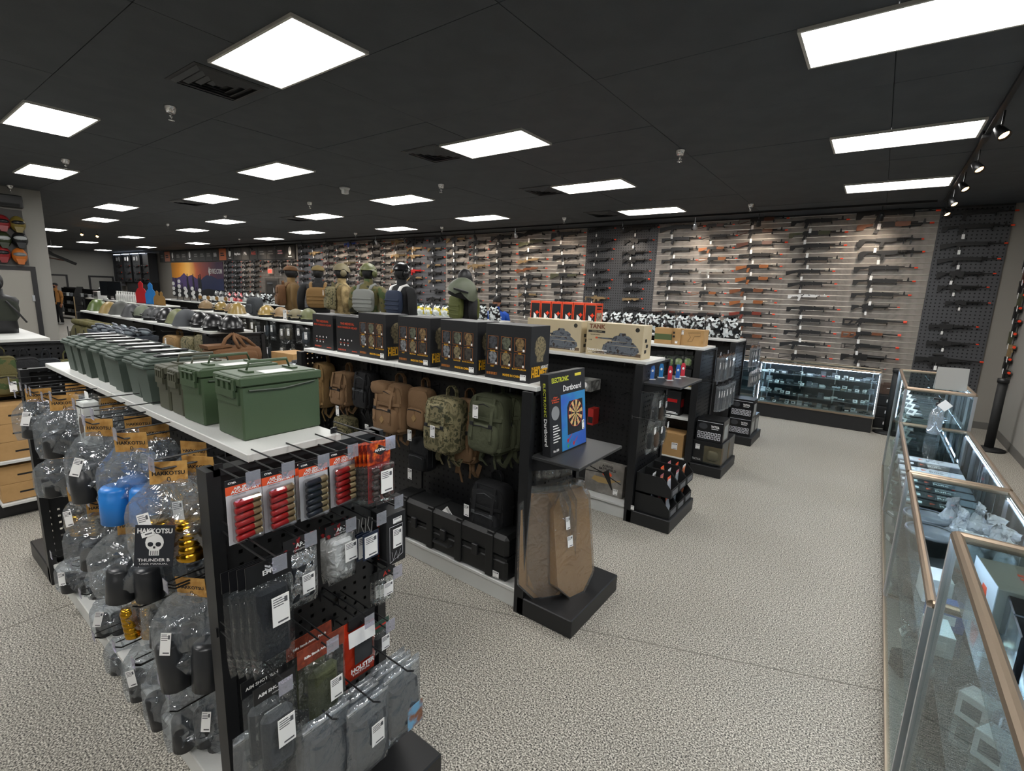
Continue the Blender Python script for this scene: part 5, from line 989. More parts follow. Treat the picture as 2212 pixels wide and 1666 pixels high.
# end stand of the third unit
end_shelf(4.03, 4.65, 1.29, 'small charcoal shelf with upright knife stands')
for k, (px, py, c) in enumerate(((1408, 820, '3A6AB0'), (1427, 816, '2A7AB8'), (1446, 822, 'C02838'), (1463, 818, '2A60B0'), (1474, 814, 'C83040'))):
    p = wz(px, py, 1.29); place([('base', MB().box(-.03, .03, -.02, .02, 0, .006).mesh('kb', CARDW)), ('upright_blade', MB().prism([(-.018, .006), (.018, .006), (.02, .1), (.012, .13), (-.012, .13), (-.02, .1)], -.003, .003).mesh('ku%d' % k, mat('stand_%d' % k, c, .3))), ('emblem', MB().ball((0, -.0035, .08), (.01, .0008, .012), 8, 6).mesh('ke', PAPER))], 'display_stand', '%s acrylic stand on the small charcoal shelf, %s from left' % ('red' if k in (2, 4) else 'blue', ORD[k]), 'stand', p, .6, 'upright stands')
GRIPB = mat('brown_grip', '5A4434', .6)
for k, (px, py, X, c, t) in enumerate(((1418, 848, -1.42, BKC, 'upper front'), (1432, 850, -1.48, GRIPB, 'upper rear'), (1407, 905, -1.39, BKC, 'lower front'), (1422, 905, -1.44, GRIPB, 'lower middle'), (1436, 895, -1.5, GREYCL, 'lower rear'))):
    sp = [('grip', rbox(MB(), (0, 0, -.19), (.03, .02, .07), 10, 8, .6).mesh('g', c, True)), ('plastic_bag', pillow(.15, .3, .06, top=.9, seed=60+k, jit=.006).mesh('b', BAGT, True)), ('price_sticker', sticker(.04, .06, .02, -.1, -.035))]
    end_item('grip_bag', 'clear bag with a rifle grip on the third end stand, ' + t, 'bag', sp, px, py, X, 'clear bags on the third end stand', hook=True, hl=False)
tag(ob('barcode_label', sticker(.03, .04, 0, 0, 0), None, wy(1366, 1097, 4.0)), 'small white barcode label at the foot of the third unit', 'label')
# stack bins
def bin_spec(w, d, h):
    t = .004; mb = MB(); mb.box(-w/2, w/2, -d/2, d/2, 0, t); mb.prism([(-d/2, 0), (d/2, 0), (d/2, h), (-d/2+.08, h), (-d/2, h*.45)], -w/2, -w/2+t, 'x'); mb.prism([(-d/2, 0), (d/2, 0), (d/2, h), (-d/2+.08, h), (-d/2, h*.45)], w/2-t, w/2, 'x'); mb.box(-w/2, w/2, d/2-t, d/2, 0, h)
    return [('tray', mb.mesh('bin', BLK2)), ('front_lip', MB().box(-w/2, w/2, -d/2, -d/2+t, 0, h*.45).mesh('lip', BLK2)), ('label_holder', MB().box(-w*.35, w*.35, -d/2-.003, -d/2, h*.1, h*.35).mesh('lh', mat('bin_label_grey', '5E6064', .5)))]
bs = bin_spec(.2, .32, .17)
k = 0
for z in (.122, .31):
    for y in (4.13, 4.34, 4.55):
        place(bs, 'stack_bin', 'black plastic stack bin, %s row, %s from the camera' % ('lower' if z < .2 else 'upper', ORD[k % 3]), 'bin', (-1.38, y, z), PI/2, 'black stack bins')
        for j in range(3):
            place([('sachet', pillow(.09, .13, .02, top=.95, seed=80+k*3+j, nx=4, nz=5).mesh('sc', [film('sachet_clear', 'F0F2F4', .15, .35, .15), mat('sachet_orange', 'B0623A', .5), mat('sachet_pale', 'A8ACB4', .4)][(k+j) % 3], True)), ('header', card(.08, .03, .015).mesh('sh', [PAPER, CARDO, mat('sachet_pink', 'B87078', .5)][(k+2*j) % 3]))], 'sachet', 'small sachet in the %s %s bin, %s one' % (ORD[k % 3], 'lower' if z < .2 else 'upper', ORD[j]), 'sachet', (-1.42+.07*j, y+rnd.uniform(-.03, .03), z+.15), group='sachets in the bins', rot=(rnd.uniform(-.2, .2), 0, PI/2))
        k += 1
# ================================================================ fourth and fifth units
for k, (px0, px1, m) in enumerate(((1412, 1448, 'g'), (1440, 1468, 'c'), (1466, 1518, 'p'))):
    a, b = wy(px0, 748, 5.9+.02*k), wy(px1, 750, 5.9+.02*k); w_ = b.x-a.x
    sp = [('carton', MB().box(0, w_, 0, .2, 0, .19, .002).mesh('cc', CARD))]
    if m == 'g': sp.append(('green_band', MB().box(-.001, w_+.001, -.001, .201, .05, .12).mesh('gb', mat('carton_green', '4A5A34', .7))))
    if m == 'p': sp += [('pistol_drawing', MB().tube([(.1, -.001, .05), (.13, -.001, .1), (.1, -.001, .15), (.24, -.001, .16), (.24, -.001, .12), (.17, -.001, .11), (.15, -.001, .05), (.1, -.001, .05)], .0015, 4).mesh('pd', INK)), ('price_sticker', sticker(.03, .05, .03, .15, -.002))]
    if m == 'c': sp += [('print_lines', lines(.03, .09, 2, INK), (w_*.5, -.0005, .12)), ('barcode_label', sticker(.03, .03, w_*.7, .03, -.002))]
    place(sp, 'carton', ('cardboard carton with green band on the fourth unit', 'plain cardboard carton with barcode on the fourth unit', 'cardboard carton printed with a pistol outline')[k], 'carton', (a.x, 5.9+.02*k, TOPZ), 0, 'cardboard cartons')
ob_or = mat('bright_orange_carton', 'D84A26', .5)
for k in range(6):
    x = -4.02+k*.175; d = .2; w_ = .165; h = .45; Y = 5.86
    sp = [('carton', MB().box(0, w_, 0, d, 0, h, .002).mesh('oc', ob_or)), ('black_panel', MB().box(.014, w_-.012, -.001, 0, .0, h-.03).mesh('ob', CARTB)), ('red_star', MB().prism([(.1, .3), (.115, .32), (.13, .3), (.15, .29), (.125, .275), (.115, .25), (.105, .275), (.08, .29)], -.002, -.001).mesh('ost', ORANGE)), ('white_print', MB().prism([(.05, 0), (.085, 0), (.105, .25), (.06, .29)], -.002, -.001).prism([(.1, 0), (.125, 0), (.13, .22), (.112, .23)], -.002, -.001).mesh('owp', PAPER))]
    if k == 5: sp += [('print_lines', lines(.15, .07, 2, CARTB, 'right'), (w_+.0005, d/2, h*.87)), ('picture', MB().box(w_, w_+.001, .02, d-.02, .05, h*.72).mesh('op', mat('orange_box_print', '6A5646', .6, mix=(25, 'B8A890', '2A2420'))))]
    place(sp, 'orange_carton', 'orange carton with black front, %s from left in its row' % ORD[k], 'carton', (x, Y, TOPZ), 0, 'orange cartons')
# goods hanging and lying under the fourth unit's shelf, seen past the third
GRB = mat('green_gel', '6E8A4A', .4, mix=(30, 'A8B890', '4A5A34'))
for k in range(5):
    p = wy(1408+k*20, 762, 5.85); place([('header_card', card(.1, .05, .02).mesh('gh', BLK)), ('contents', cblock(.08, .09, .04, -.07, GRB, .02)), ('plastic_bag', pillow(.13, .17, .07, top=.9, seed=100+k).xf(T(0, 0, -.03)).mesh('gb', BAGT, True))], 'pellet_bag', 'green pellet bag hanging under the cartons, %s from left' % ORD[k], 'bag', p, 0, 'green pellet bags')
def wall_shelf(label, x0, x1, y0, y1, z): place([('board', MB().box(0, x1-x0, 0, y1-y0, -.025, 0, .002).mesh('wsb', WHT)), ('bracket', MB().box(.01, .018, .02, y1-y0, -.06, -.025).mesh('wbr', BLK)), ('bracket', MB().box(x1-x0-.018, x1-x0-.01, .02, y1-y0, -.06, -.025).mesh('wbr', BLK))], 'wall_shelf', label, 'shelf', (x0, y0, z), 0, 'white shelves of the fourth unit')
wall_shelf('upper white shelf on the front of the fourth unit', -2.8, -1.62, 5.78, 6.03, 1.0); wall_shelf('lower white shelf on the front of the fourth unit', -2.8, -1.62, 5.78, 6.03, .62)
place([('carton', MB().box(-.18, .18, -.1, .1, 0, .2, .002).mesh('yb', CARTB)), ('yellow_foot', MB().box(-.181, .181, -.101, .101, 0, .035).mesh('yf', mat('yellow_strip', 'D8B830', .5))), ('lettering', text('OL', .05, YEL, 'front', bold=.001), (.02, -.102, .15)), ('price_sticker', sticker(.06, .03, .13, .1, -.102))], 'black_carton', 'black and yellow carton on the upper white shelf', 'carton', (-1.85, 5.92, 1.0), 0)
for k in range(3): place([('carton', MB().box(-.09, .09, -.08, .08, 0, .3, .002).mesh('ab%d' % k, CARTB)), ('red_print', MB().box(-.07, .05, -.081, -.08, .12+.02*k, .2).mesh('rp', REDP)), ('side_print', MB().box(.09, .091, -.05, .05, .1, .2).mesh('sp', REDP)), ('print_lines', lines(.14, .03, 2, PAPER), (0, -.081, .03))], 'black_carton', 'black and red carton on the lower white shelf, %s' % ('left', 'middle', 'right')[k], 'carton', (-2.3+.22*k, 5.93, .62), 0, 'black and red cartons')
place([('carton', MB().box(-.22, .22, -.13, .13, 0, .28, .002).mesh('bc', CARD)), ('price_sticker', sticker(.07, .08, .12, .13, -.132)), ('print_lines', lines(.14, .018, 1, INK), (-.08, -.131, .05))], 'carton', 'plain brown carton on the deck of the fourth unit', 'carton', (-1.88, 5.88, .14), 0)
# magazines in sleeves on the two end stands
MAGC = mat('magazine_dark', '23272C', .4); SLV = film('sleeve_clear', 'F2F5F8', .1, .1, .1)
def mag_spec(L, hm, label=True):
    sp = [('magazine', MB().prism([(-.028, -.03), (.028, -.03), (.034, -L*.6), (.024, -L), (-.032, -L), (-.024, -L*.6)], -.011, .011).mesh('mag', MAGC)), ('sleeve', MB().box(-.04, .04, -.016, .016, -L-.02, 0).mesh('slv', SLV)), ('header', card(.06, .03, .02).mesh('mh', hm))]
    if label: sp.append(('price_sticker', sticker(.016, .07, -.018, -.09, -.0175)))
    return sp
mA, mB2, mC = mag_spec(.24, mat('brown_header', '4A3426', .6)), mag_spec(.26, BLK), mag_spec(.16, CARDW)
def mag_row(where, x, y0, y1, z, n, sp, X):
    for k in range(n):
        y = y0+(y1-y0)*k/max(1, n-1); place(sp, 'magazine', 'sleeved black magazine, %s, %s from the camera' % (where, ORD[k]), 'magazine', (x+(k % 3)*.015, y, z+rnd.uniform(-.006, .006)), PI/2+rnd.uniform(-.25, .25), 'sleeved magazines on the end stands', scale=1.05)
        if k % 3 == 0: place(hook_spec(.2, k % 2 == 0), 'peg_hook', 'hook over the magazines, %s, %s' % (where, ORD[k]), 'hook', (X, y, z+.02), PI/2, 'hooks over the magazines')
mag_row('upper row of the fourth stand', -1.36, 5.78, 6.34, 1.38, 11, mA, EX); mag_row('lower row of the fourth stand', -1.33, 5.76, 6.36, 1.06, 13, mB2, EX)
mag_row('upper row of the fifth stand', -1.36, 7.46, 8.0, 1.38, 8, mA, EX); mag_row('lower row of the fifth stand', -1.33, 7.44, 8.02, 1.03, 14, mC, EX)
# boxed masks on the end bases
def mask_box(w, d, h, win):
    sp = [('carton', MB().box(-w/2, w/2, -d/2, d/2, 0, h, .003).mesh('tb', mat('mask_carton', '1A1B1D', .3)))]
    if win: sp += [('window', MB().box(-w*.1, w/2+.001, -d/2-.001, -d/2+.06, .025, h-.05).mesh('wn', mat('carton_inside', '6A5A44', .6))), ('mask', rbox(MB(), (w*.2, -d/2-.0, h*.42), (w*.2, .03, h*.22), 12, 8, .7).mesh('mk', mat('mask_tan', '7A6850', .6), True)), ('clear_pane', MB().box(-w*.1, w/2+.003, -d/2-.035, -d/2-.033, .02, h-.045).mesh('cp', GLASS)), ('price_sticker', sticker(.05, .06, -w*.33, h*.72, -d/2-.001)), ('lettering', text('TACTICAL', .032, PAPER, 'front', w=w*.3), (-w*.33, -d/2-.001, h*.16))]
    else:
        gr = MB()
        for i in range(7):
            for j in range(2): x, z = -w*.43+i*w*.125, .03+j*.045; gr.box(x, x+w*.1, -.001, 0, z, z+.036); 
        dk = MB()
        for i in range(7):
            for j in range(2): dk.ball((-w*.38+i*w*.125, -.0012, .048+j*.045), (w*.03, .0008, .012), 8, 5)
        sp += [('icon_grid', gr.mesh('gr', CARDW), (0, -d/2, 0)), ('icon', dk.mesh('dk', INK), (0, -d/2, 0)), ('stripe', MB().box(-w/2+.01, w/2-.01, -.001, 0, h*.88, h*.9).mesh('st', CARDW), (0, -d/2, 0)), ('mask_picture', MB().ball((-w*.25, -d/2-.001, h*.68), (w*.17, .001, h*.14), 12, 6).mesh('mp', mat('mask_print', '3A3C40', .5))), ('lettering', text('TACTICAL', .034, PAPER, 'front', bold=.001, w=w*.3), (w*.2, -d/2-.001, h*.7)), ('print_lines', lines(w*.26, .012, 1, PAPER), (w*.2, -d/2-.0005, h*.6)), ('side_window', MB().box(0, .001, -d*.3, d*.3, .03, h*.75).mesh('sw', mat('pale_print', '9A9C9A', .5)), (w/2, 0, 0))]
    return sp
mg, mw = mask_box(.3, .28, .26, False), mask_box(.33, .3, .27, True)
for lb, sp, x, y, z in (('black mask box with icon grid, top of the fourth stand', mg, -1.39, 5.93, .395), ('black mask box with a window, bottom of the fourth stand', mw, -1.39, 5.93, .122), ('black mask box with a window at the back of the fourth stand', mw, -1.39, 6.24, .122),
                        ('black mask box with icon grid, top of the fifth stand', mg, -1.39, 7.6, .385), ('black mask box with icon grid, bottom of the fifth stand', mg, -1.39, 7.6, .122), ('black mask box with icon grid, back of the fifth stand', mg, -1.39, 7.89, .122)):
    place(sp, 'mask_box', lb, 'box', (x, y, z), .0, 'boxed masks')
# patterned bags on top of the fifth unit
PATB = mat('patterned_bag', '0A0B0C', .25, mix=(26, 'B8BEBE', 'D8DCDC', '101214', 'C0C8CA', '0A0C0E', 'C8CCCC'), tex='voronoi', mixramp=(.0, .34)); 
def gear_bags(n, x0, x1, Y, w, h, m, what, grp, z=TOPZ, lean=.5, top=.45):
    for k in range(n):
        x = x0+(x1-x0)*k/(n-1); sp = [('bag', pillow(w, h, w*.55, top=top, seed=200+k, nx=7, nz=7, jit=.012).mesh('pb', m, True)), ('top_seal', card(w*.7, .03, .03).mesh('ps', BLK))]
        r = place(sp, 'gear_bag', '%s, %s from left' % (what, ORD[k]), 'bag', (x, Y+.03*(k % 2), z+h*.93), group=grp, rot=(lean*rnd.uniform(-.2, .2), rnd.uniform(-.12, .12), rnd.uniform(-.3, .3)))
gear_bags(10, -3.78, -1.74, 7.7, .29, .33, PATB, 'black and white patterned bag on the fifth unit', 'patterned bags on the fifth unit')
gear_bags(3, -6.75, -6.15, 7.66, .26, .31, PATB, 'black and white patterned bag beside the blue shirt', 'patterned bags on the middle row')
# ================================================================ glass counters
LED = mat('case_led', 'FFFFFF', .4, emit=('CFE3FF', CASE_POWER))
CDARK = mat('case_door_dark', '3C3E42', .2); CBASE = mat('case_base_black', '1E1F21', .5); GSH = film('glass_shelf', 'E6F4F4', .08, .06, .02)
def counter(label, x0, x1, y0, y1, h, base, shelves, front='x0', zl=None):
    """glass counter; front is the customer side"""
    w, d = x1-x0, y1-y0; r = thing('glass_counter', label, 'display case', (x0, y0, 0), 0, 'glass display counters')
    P = lambda n, mb, m, **k: ob(n, mb.mesh(n, m), r)
    P('base', MB().box(.02, w-.02, .02, d-.02, 0, base), CBASE); P('deck', MB().box(.012, w-.012, .012, d-.012, base, base+.015), mat('deck_grey', '8E8C86', .5))
    e = .011
    P('bottom_trim', MB().box(0, w, 0, .018, base-.012, base+.018), GOLDTRIM); P('bottom_trim', MB().box(0, w, d-.018, d, base-.012, base+.018), GOLDTRIM); P('bottom_trim', MB().box(0, .018, .018, d-.018, base-.012, base+.018), GOLDTRIM); P('bottom_trim', MB().box(w-.018, w, .018, d-.018, base-.012, base+.018), GOLDTRIM)
    for a in (e, w-e):
        for b in (e, d-e): P('corner_post', MB().box(a-e, a+e, b-e, b+e, base+.018, h-.02), ALU)
    q = .014
    for a0, a1 in (((q, q), (w-q, q)), ((q, d-q), (w-q, d-q)), ((q, q), (q, d-q)), ((w-q, q), (w-q, d-q))):
        P('top_rail', MB().tube([(a0[0], a0[1], h-.012), (a1[0], a1[1], h-.012)], .0165, 10), GOLDTRIM)
    gl = lambda n, *b: P(n, MB().box(*b), GLASS)
    gl('top_glass', .02, w-.02, .02, d-.02, h-.008, h-.003)
    back = {'x0': 'x1', 'y0': 'y1'}[front]
    sides = {'x0': (.006, .010, .02, d-.02), 'x1': (w-.010, w-.006, .02, d-.02), 'y0': (.02, w-.02, .006, .010), 'y1': (.02, w-.02, d-.010, d-.006)}
    for n in sides:
        if n == back:
            a = sides[n]
            if n == 'x1':
                P('back_door', MB().box(w-.014, w-.008, .02, d*.52, base+.04, h-.05), CDARK); P('back_door', MB().box(w-.02, w-.014, d*.48, d-.02, base+.04, h-.05), CDARK)
                P('door_track', MB().box(w-.03, w-.004, .02, d-.02, h-.05, h-.03), ALU); P('door_track', MB().box(w-.03, w-.004, .02, d-.02, base+.018, base+.04), ALU)
                for yy in (.34, .48, .52, .66): P('door_stile', MB().box(w-.03, w-.016, d*yy-.006, d*yy+.006, base+.04, h-.05), ALU)
            else:
                P('back_door', MB().box(.02, w*.52, d-.014, d-.008, base+.04, h-.05), CDARK); P('back_door', MB().box(w*.48, w-.02, d-.02, d-.014, base+.04, h-.05), CDARK)
        else: gl('side_glass' if n[0] != front[0] else 'front_glass', *sides[n], base+.018, h-.02)
    for k, z in enumerate(shelves):
        P('glass_shelf', MB().box(.03 if front == 'x0' else .02, w-.05, .02 if front == 'x0' else .04, d-.03, z-.006, z), GSH)
    for i in range(4):
        if front == 'y0': P('shelf_standard', MB().box(w*(.06+.293*i)-.008, w*(.06+.293*i)+.008, d-.05, d-.03, base+.02, h-.03), ALU)
        else: P('shelf_standard', MB().box(w-.05, w-.034, d*(.06+.293*i)-.008, d*(.06+.293*i)+.008, base+.02, h-.03), ALU)
    if front == 'x0':
        P('light_strip', MB().box(.018, .024, .06, d-.06, h-.036, h-.03), LED); P('light_strip', MB().box(w-.034, w-.03, .06, d-.06, h-.034, h-.031), LED)
    else:
        P('light_strip', MB().box(.04, w-.04, .02, .027, h-.036, h-.029), LED)
        P('light_strip', MB().box(.024, .0265, .026, .0285, base+.06, h-.06), LED); P('light_strip', MB().box(w-.0265, w-.024, .026, .0285, base+.06, h-.06), LED)
    return r
CX0, CX1 = .28, .77
counter('tall glass counter nearest the camera, at the right edge', CX0, CX1+.06, .3, 2.02, 1.31, .12, (.5, .8, 1.14))
counter('low glass counter holding the white bundles', CX0, CX1, 2.16, 3.9, .98, .1, (.4, .68))
counter('low glass counter holding the long rifle boxes', CX0, CX1, 3.92, 5.62, .98, .1, (.4, .68))
counter('tall glass counter holding knives, under the paper sign', CX0, CX1, 5.64, 7.3, 1.3, .1, (.45, .75, 1.02))
counter('long glass counter with four lit levels below the rifles', -1.58, .17, 9.6, 10.1, 1.0, .25, (.44, .62, .8), 'y0')
counter('glass counter mostly hidden behind the fifth shelf unit', -3.36, -1.6, 9.6, 10.1, 1.0, .25, (.44, .62, .8), 'y0')
# ---- goods in the long lit counter
ITM = [mat('item_black', '1B1D20', .4), mat('item_grey', '6A6E74', .4), mat('item_silver', 'B8BCC2', .3, .6), mat('item_white', 'DADCDC', .5), mat('item_tan', '8A7656', .6), mat('item_red', 'B82838', .4), mat('item_blue', '2A5A9A', .4)]
def small_item(kind, m):
    k = ('it', kind, m.name)
    if k in _pg: return _pg[k]
    if kind == 0: sp = [('tray_box', MB().box(-.045, .045, -.03, .03, 0, .03, .003).mesh('i0', m)), ('label', MB().box(-.03, .02, -.0315, -.03, .004, .024).mesh('i0l', PAPER))]
    elif kind == 1: sp = [('tube', MB().lathe([(0, -.05), (.016, -.05), (.016, -.02), (.011, -.015), (.011, .02), (.019, .03), (.019, .05), (0, .05)], 10, 0, 0, .02, 'x').mesh('i1', m, True)), ('turret', MB().lathe([(.008, .03), (.008, .044), (0, .044)], 8).mesh('i1t', m))]
    elif kind == 2: sp = [('body', MB().prism([(-.05, .02), (-.05, .045), (.05, .045), (.05, .02), (.0, .02), (-.015, 0), (-.04, 0)], -.01, .01).mesh('i2', m)), ('rail', MB().box(-.04, .04, -.006, .006, .045, .05).mesh('i2r', m))]
    elif kind == 3: sp = [('card', MB().box(-.03, .03, -.001, .001, 0, .045).xf(Matrix.Rotation(-.5, 4, 'X')).mesh('i3', PAPER)), ('print', MB().box(-.022, .012, -.0016, -.001, .012, .032).xf(Matrix.Rotation(-.5, 4, 'X')).mesh('i3p', ITM[1]))]
    elif kind == 4: sp = [('box', MB().box(-.035, .035, -.03, .03, 0, .07, .003).mesh('i4', m)), ('lid_edge', MB().box(-.036, .036, -.031, .031, .05, .054).mesh('i4l', ITM[0]))]
    else: sp = [('clear_box', MB().box(-.05, .05, -.035, .035, 0, .03).mesh('i5', BAGT)), ('content', MB().box(-.03, .03, -.02, .02, .003, .02, .004).mesh('i5c', m))]
    _pg[k] = sp; return sp
INM = ('small box', 'optic tube', 'pistol part', 'price card', 'carton', 'clear packet')
def fill_shelf(where, pts, seed, grp, rz=0, s=1.0):
    rn = random.Random(seed); cnt = {}
    for k, (x, y, z) in enumerate(pts):
        kd = rn.choice((0, 0, 1, 2, 3, 3, 4, 5, 5)); m = rn.choice(ITM[:4] + ITM[:3] + ([ITM[4], ITM[5], ITM[6]] if rn.random() < .25 else []))
        place(small_item(kd, m), 'display_item', '%s %s, %s of the row' % (INM[kd], where, ORD[k]), 'display item', (x, y, z+.001), rz+rn.uniform(-.25, .25), grp, scale=s*rn.uniform(.85, 1.2))
for k, (z, nm) in enumerate(((.265, 'on the lowest lit level'), (.44, 'on the second lit level'), (.62, 'on the third lit level'), (.8, 'on the top lit level'))):
    n = 17; fill_shelf(nm, [(-1.5+1.58*i/(n-1), 9.75+.06*(i % 2), z) for i in range(n)], 300+k, 'goods in the lit counter')
    fill_shelf(nm+' at the back', [(-1.45+1.48*i/9, 9.93, z) for i in range(10)], 320+k, 'goods at the back of the lit counter')
# ---- goods in the tall knife counter
KSTEEL = mat('knife_steel', 'C2C8CE', .22, .9)
def knife_spec(m, L):
    return [('blade', MB().prism([(0, .0), (L*.55, -.004), (L*.62, .012), (L*.5, .028), (0, .024)], -.0015, .0015).mesh('bl', KSTEEL)), ('handle', rbox(MB(), (-L*.2, 0, .012), (L*.2, .009, .014), 10, 6, .6).mesh('hd', m, True))]
kns = [knife_spec(m, .28) for m in (ITM[0], ITM[2], ITM[1])]
for lv, z in enumerate((.115, .45, .75, 1.02)):
    for i in range(9):
        y = 5.75+i*.165; place(kns[(i+lv) % 3], 'display_knife', 'knife lying on the %s level of the knife counter, %s back' % (('lowest', 'second', 'third', 'top')[lv], ORD[i]), 'knife', (.46, y, z+.003), rot=(PI/2, 0, rnd.uniform(-.2, .2)), group='knives in the tall counter')
        if i % 2 == 0: place(small_item(3, PAPER), 'price_card', 'price card on the %s knife level, %s back' % (('lowest', 'second', 'third', 'top')[lv], ORD[i]), 'card', (.36, y+.08, z+.002), -.9, 'price cards among the knives', scale=1.4)
# paper sign and bottle on top
place([('sheet', MB().box(-.11, .11, -.0015, .0015, 0, .2).mesh('sg', mat('sign_paper_grey', 'A8A8A4', .6)), (0, 0, .0), (-.12, 0, 0)), ('rear_sheet', MB().box(-.11, .11, -.0015, .0015, 0, .2).mesh('sg2', mat('sign_paper_grey', 'A8A8A4', .6)), (0, .05, .0), (.12, 0, 0)), ('acrylic_holder', MB().box(-.145, .145, -.005, .06, 0, .006).mesh('sa', GLASS))], 'paper_sign', 'white paper sign standing on the tall knife counter', 'sign', (.6, 5.75, 1.3), .2)
place([('bottle', MB().lathe([(0, 0), (.045, 0), (.048, .01), (.048, .16), (.035, .2), (.016, .22), (.016, .235), (0, .235)], 18).mesh('bt', film('bottle_clear', 'EAF2F6', .12, .18, .05), True)), ('liquid', MB().lathe([(0, .004), (.042, .004), (.044, .1), (0, .1)], 16).mesh('lq', film('liquid', 'DDE8F0', .05, .12, .02), True)), ('pump', MB().lathe([(0, .235), (.02, .235), (.02, .26), (.007, .265), (.007, .29), (0, .29)], 12).box(-.04, .012, -.008, .008, .285, .3).mesh('pm', BLK)), ('hang_tag', MB().box(-.035, .035, -.001, .001, -.035, .035).mesh('ht', PAPER), (.035, -.04, .25), (0, .7, 0))], 'pump_bottle', 'clear pump bottle with a white tag on the low counter', 'bottle', (.5, 5.3, .98), 0)
# ---- long boxes in the second low counter
RBX = mat('rifle_box_black', '1A1A1C', .4); RBW = mat('rifle_box_white', 'C8CCD2', .5)
for k in range(8):
    y = 4.1+k*.17; m = RBW if k in (5, 7) else RBX; tm = INK if m is RBW else PAPER
    sp = [('carton', MB().box(-.2, .2, -.07, .07, 0, .06, .002).mesh('lb', m)), ('end_label', MB().box(-.19, -.11, -.071, -.07, .012, .048).mesh('el', PAPER)), ('top_label', MB().box(-.19, -.1, -.03, .02, .06, .061).mesh('el2', PAPER)), ('lettering', text('Rifle', .05, tm, 'top', bold=.001), (.03, -.02, .0615)), ('print_lines', lines(.12, .012, 1, tm, 'top'), (.05, .03, .0605)), ('logo_mark', MB().prism([(-.06, -.02), (-.03, .0), (-.06, .02)], .0605, .0612, 'z').mesh('lm', CARDO))]
    place(sp, 'rifle_box', 'long %s rifle box in the low counter, %s from the front' % ('white' if m is RBW else 'black', ORD[k]), 'box', (.5, y, .681), rnd.uniform(-.03, .03), 'long rifle boxes')
    place(small_item(5, ITM[k % 3]), 'display_item', 'clear packet under the long boxes, %s from the front' % ORD[k], 'display item', (.42, y, .402), .3, 'packets under the rifle boxes', scale=1.6)
# ---- white bundles and pots in the first low counter
BND = film('white_poly_bag', 'F4F4F6', .12, .55, .2, bump=(22, 1.0), hazecol='E8EAF0'); BROWNC = mat('brown_pellets', '6A4A3A', .6, mix=(60, '8A6A54'))
for k, (x, y, z) in enumerate(((.5, 3.74, .8), (.62, 3.72, .74), (.53, 3.56, .76), (.66, 3.55, .72), (.57, 3.38, .75), (.69, 3.38, .7), (.52, 3.2, .74), (.66, 3.2, .72))):
    z0 = .69 if k < 6 else .69
    sp = [('pellets', rbox(MB(), (0, 0, .05), (.05, .045, .05), 12, 8, .7).mesh('pl', BROWNC, True)), ('poly_bag', pillow(.15, .2, .12, top=.35, seed=400+k, jit=.014).xf(T(0, 0, .2)).mesh('pb', BND, True)), ('knot', pillow(.1, .07, .04, top=1.3, seed=420+k, jit=.012).xf(T(0, 0, .25)).mesh('kn', BND, True))]
    place(sp, 'white_bundle', 'knotted white poly bag of pellets, %s in the low counter' % ORD[k], 'bag', (x, y, z0), rnd.uniform(0, 3), 'knotted white bags', scale=.92)
POT = mat('pot_black', '1C1E20', .35)
for k, (x, y) in enumerate(((.4, 3.42), (.4, 3.68))): place([('pot', MB().lathe([(0, 0), (.07, 0), (.085, .08), (.095, .085), (.095, .095), (.085, .095), (.075, .02), (0, .02)], 20).mesh('pt', POT, True)), ('rim', MB().lathe([(.097, .084), (.1, .088), (.1, .098), (.093, .1), (.093, .092)], 20).mesh('rm', ITM[1], True))], 'round_tub', 'black round tub beside the white bags, %s' % ('nearer', 'farther')[k], 'tub', (x, y, .681), 0, 'black round tubs', scale=1.2)
for k, (x, y, sx, sy, sz, m) in enumerate(((.38, 2.85, .1, .14, .12, ITM[3]), (.4, 2.62, .12, .1, .1, ITM[6]), (.36, 2.42, .08, .14, .09, ITM[3]), (.55, 2.5, .18, .12, .05, ITM[0]))):
    place([('carton', MB().box(-sx/2, sx/2, -sy/2, sy/2, 0, sz, .002).mesh('cx', m)), ('label', MB().box(-sx*.4, sx*.2, -sy/2-.001, -sy/2, sz*.3, sz*.7).mesh('cl', PAPER))], 'accessory_carton', ('white carton standing beside the black tub', 'blue carton in the low counter', 'small white carton at the front of the low counter', 'flat black carton in the low counter')[k], 'carton', (x, y, .681), .1)
fill_shelf('on the lower shelf of the first low counter', [(.38+.1*(i % 3), 2.3+i*.12, .401) for i in range(12)], 340, 'goods low in the first counter', -1.2, 1.4)
fill_shelf('on the deck of the first low counter', [(.36+.12*(i % 3), 2.3+i*.13, .116) for i in range(11)], 341, 'goods on the counter deck', -1.2, 1.3)
fill_shelf('on the deck of the rifle box counter', [(.36+.12*(i % 3), 4.05+i*.14, .116) for i in range(11)], 342, 'goods on the rifle counter deck', -1.2, 1.3)
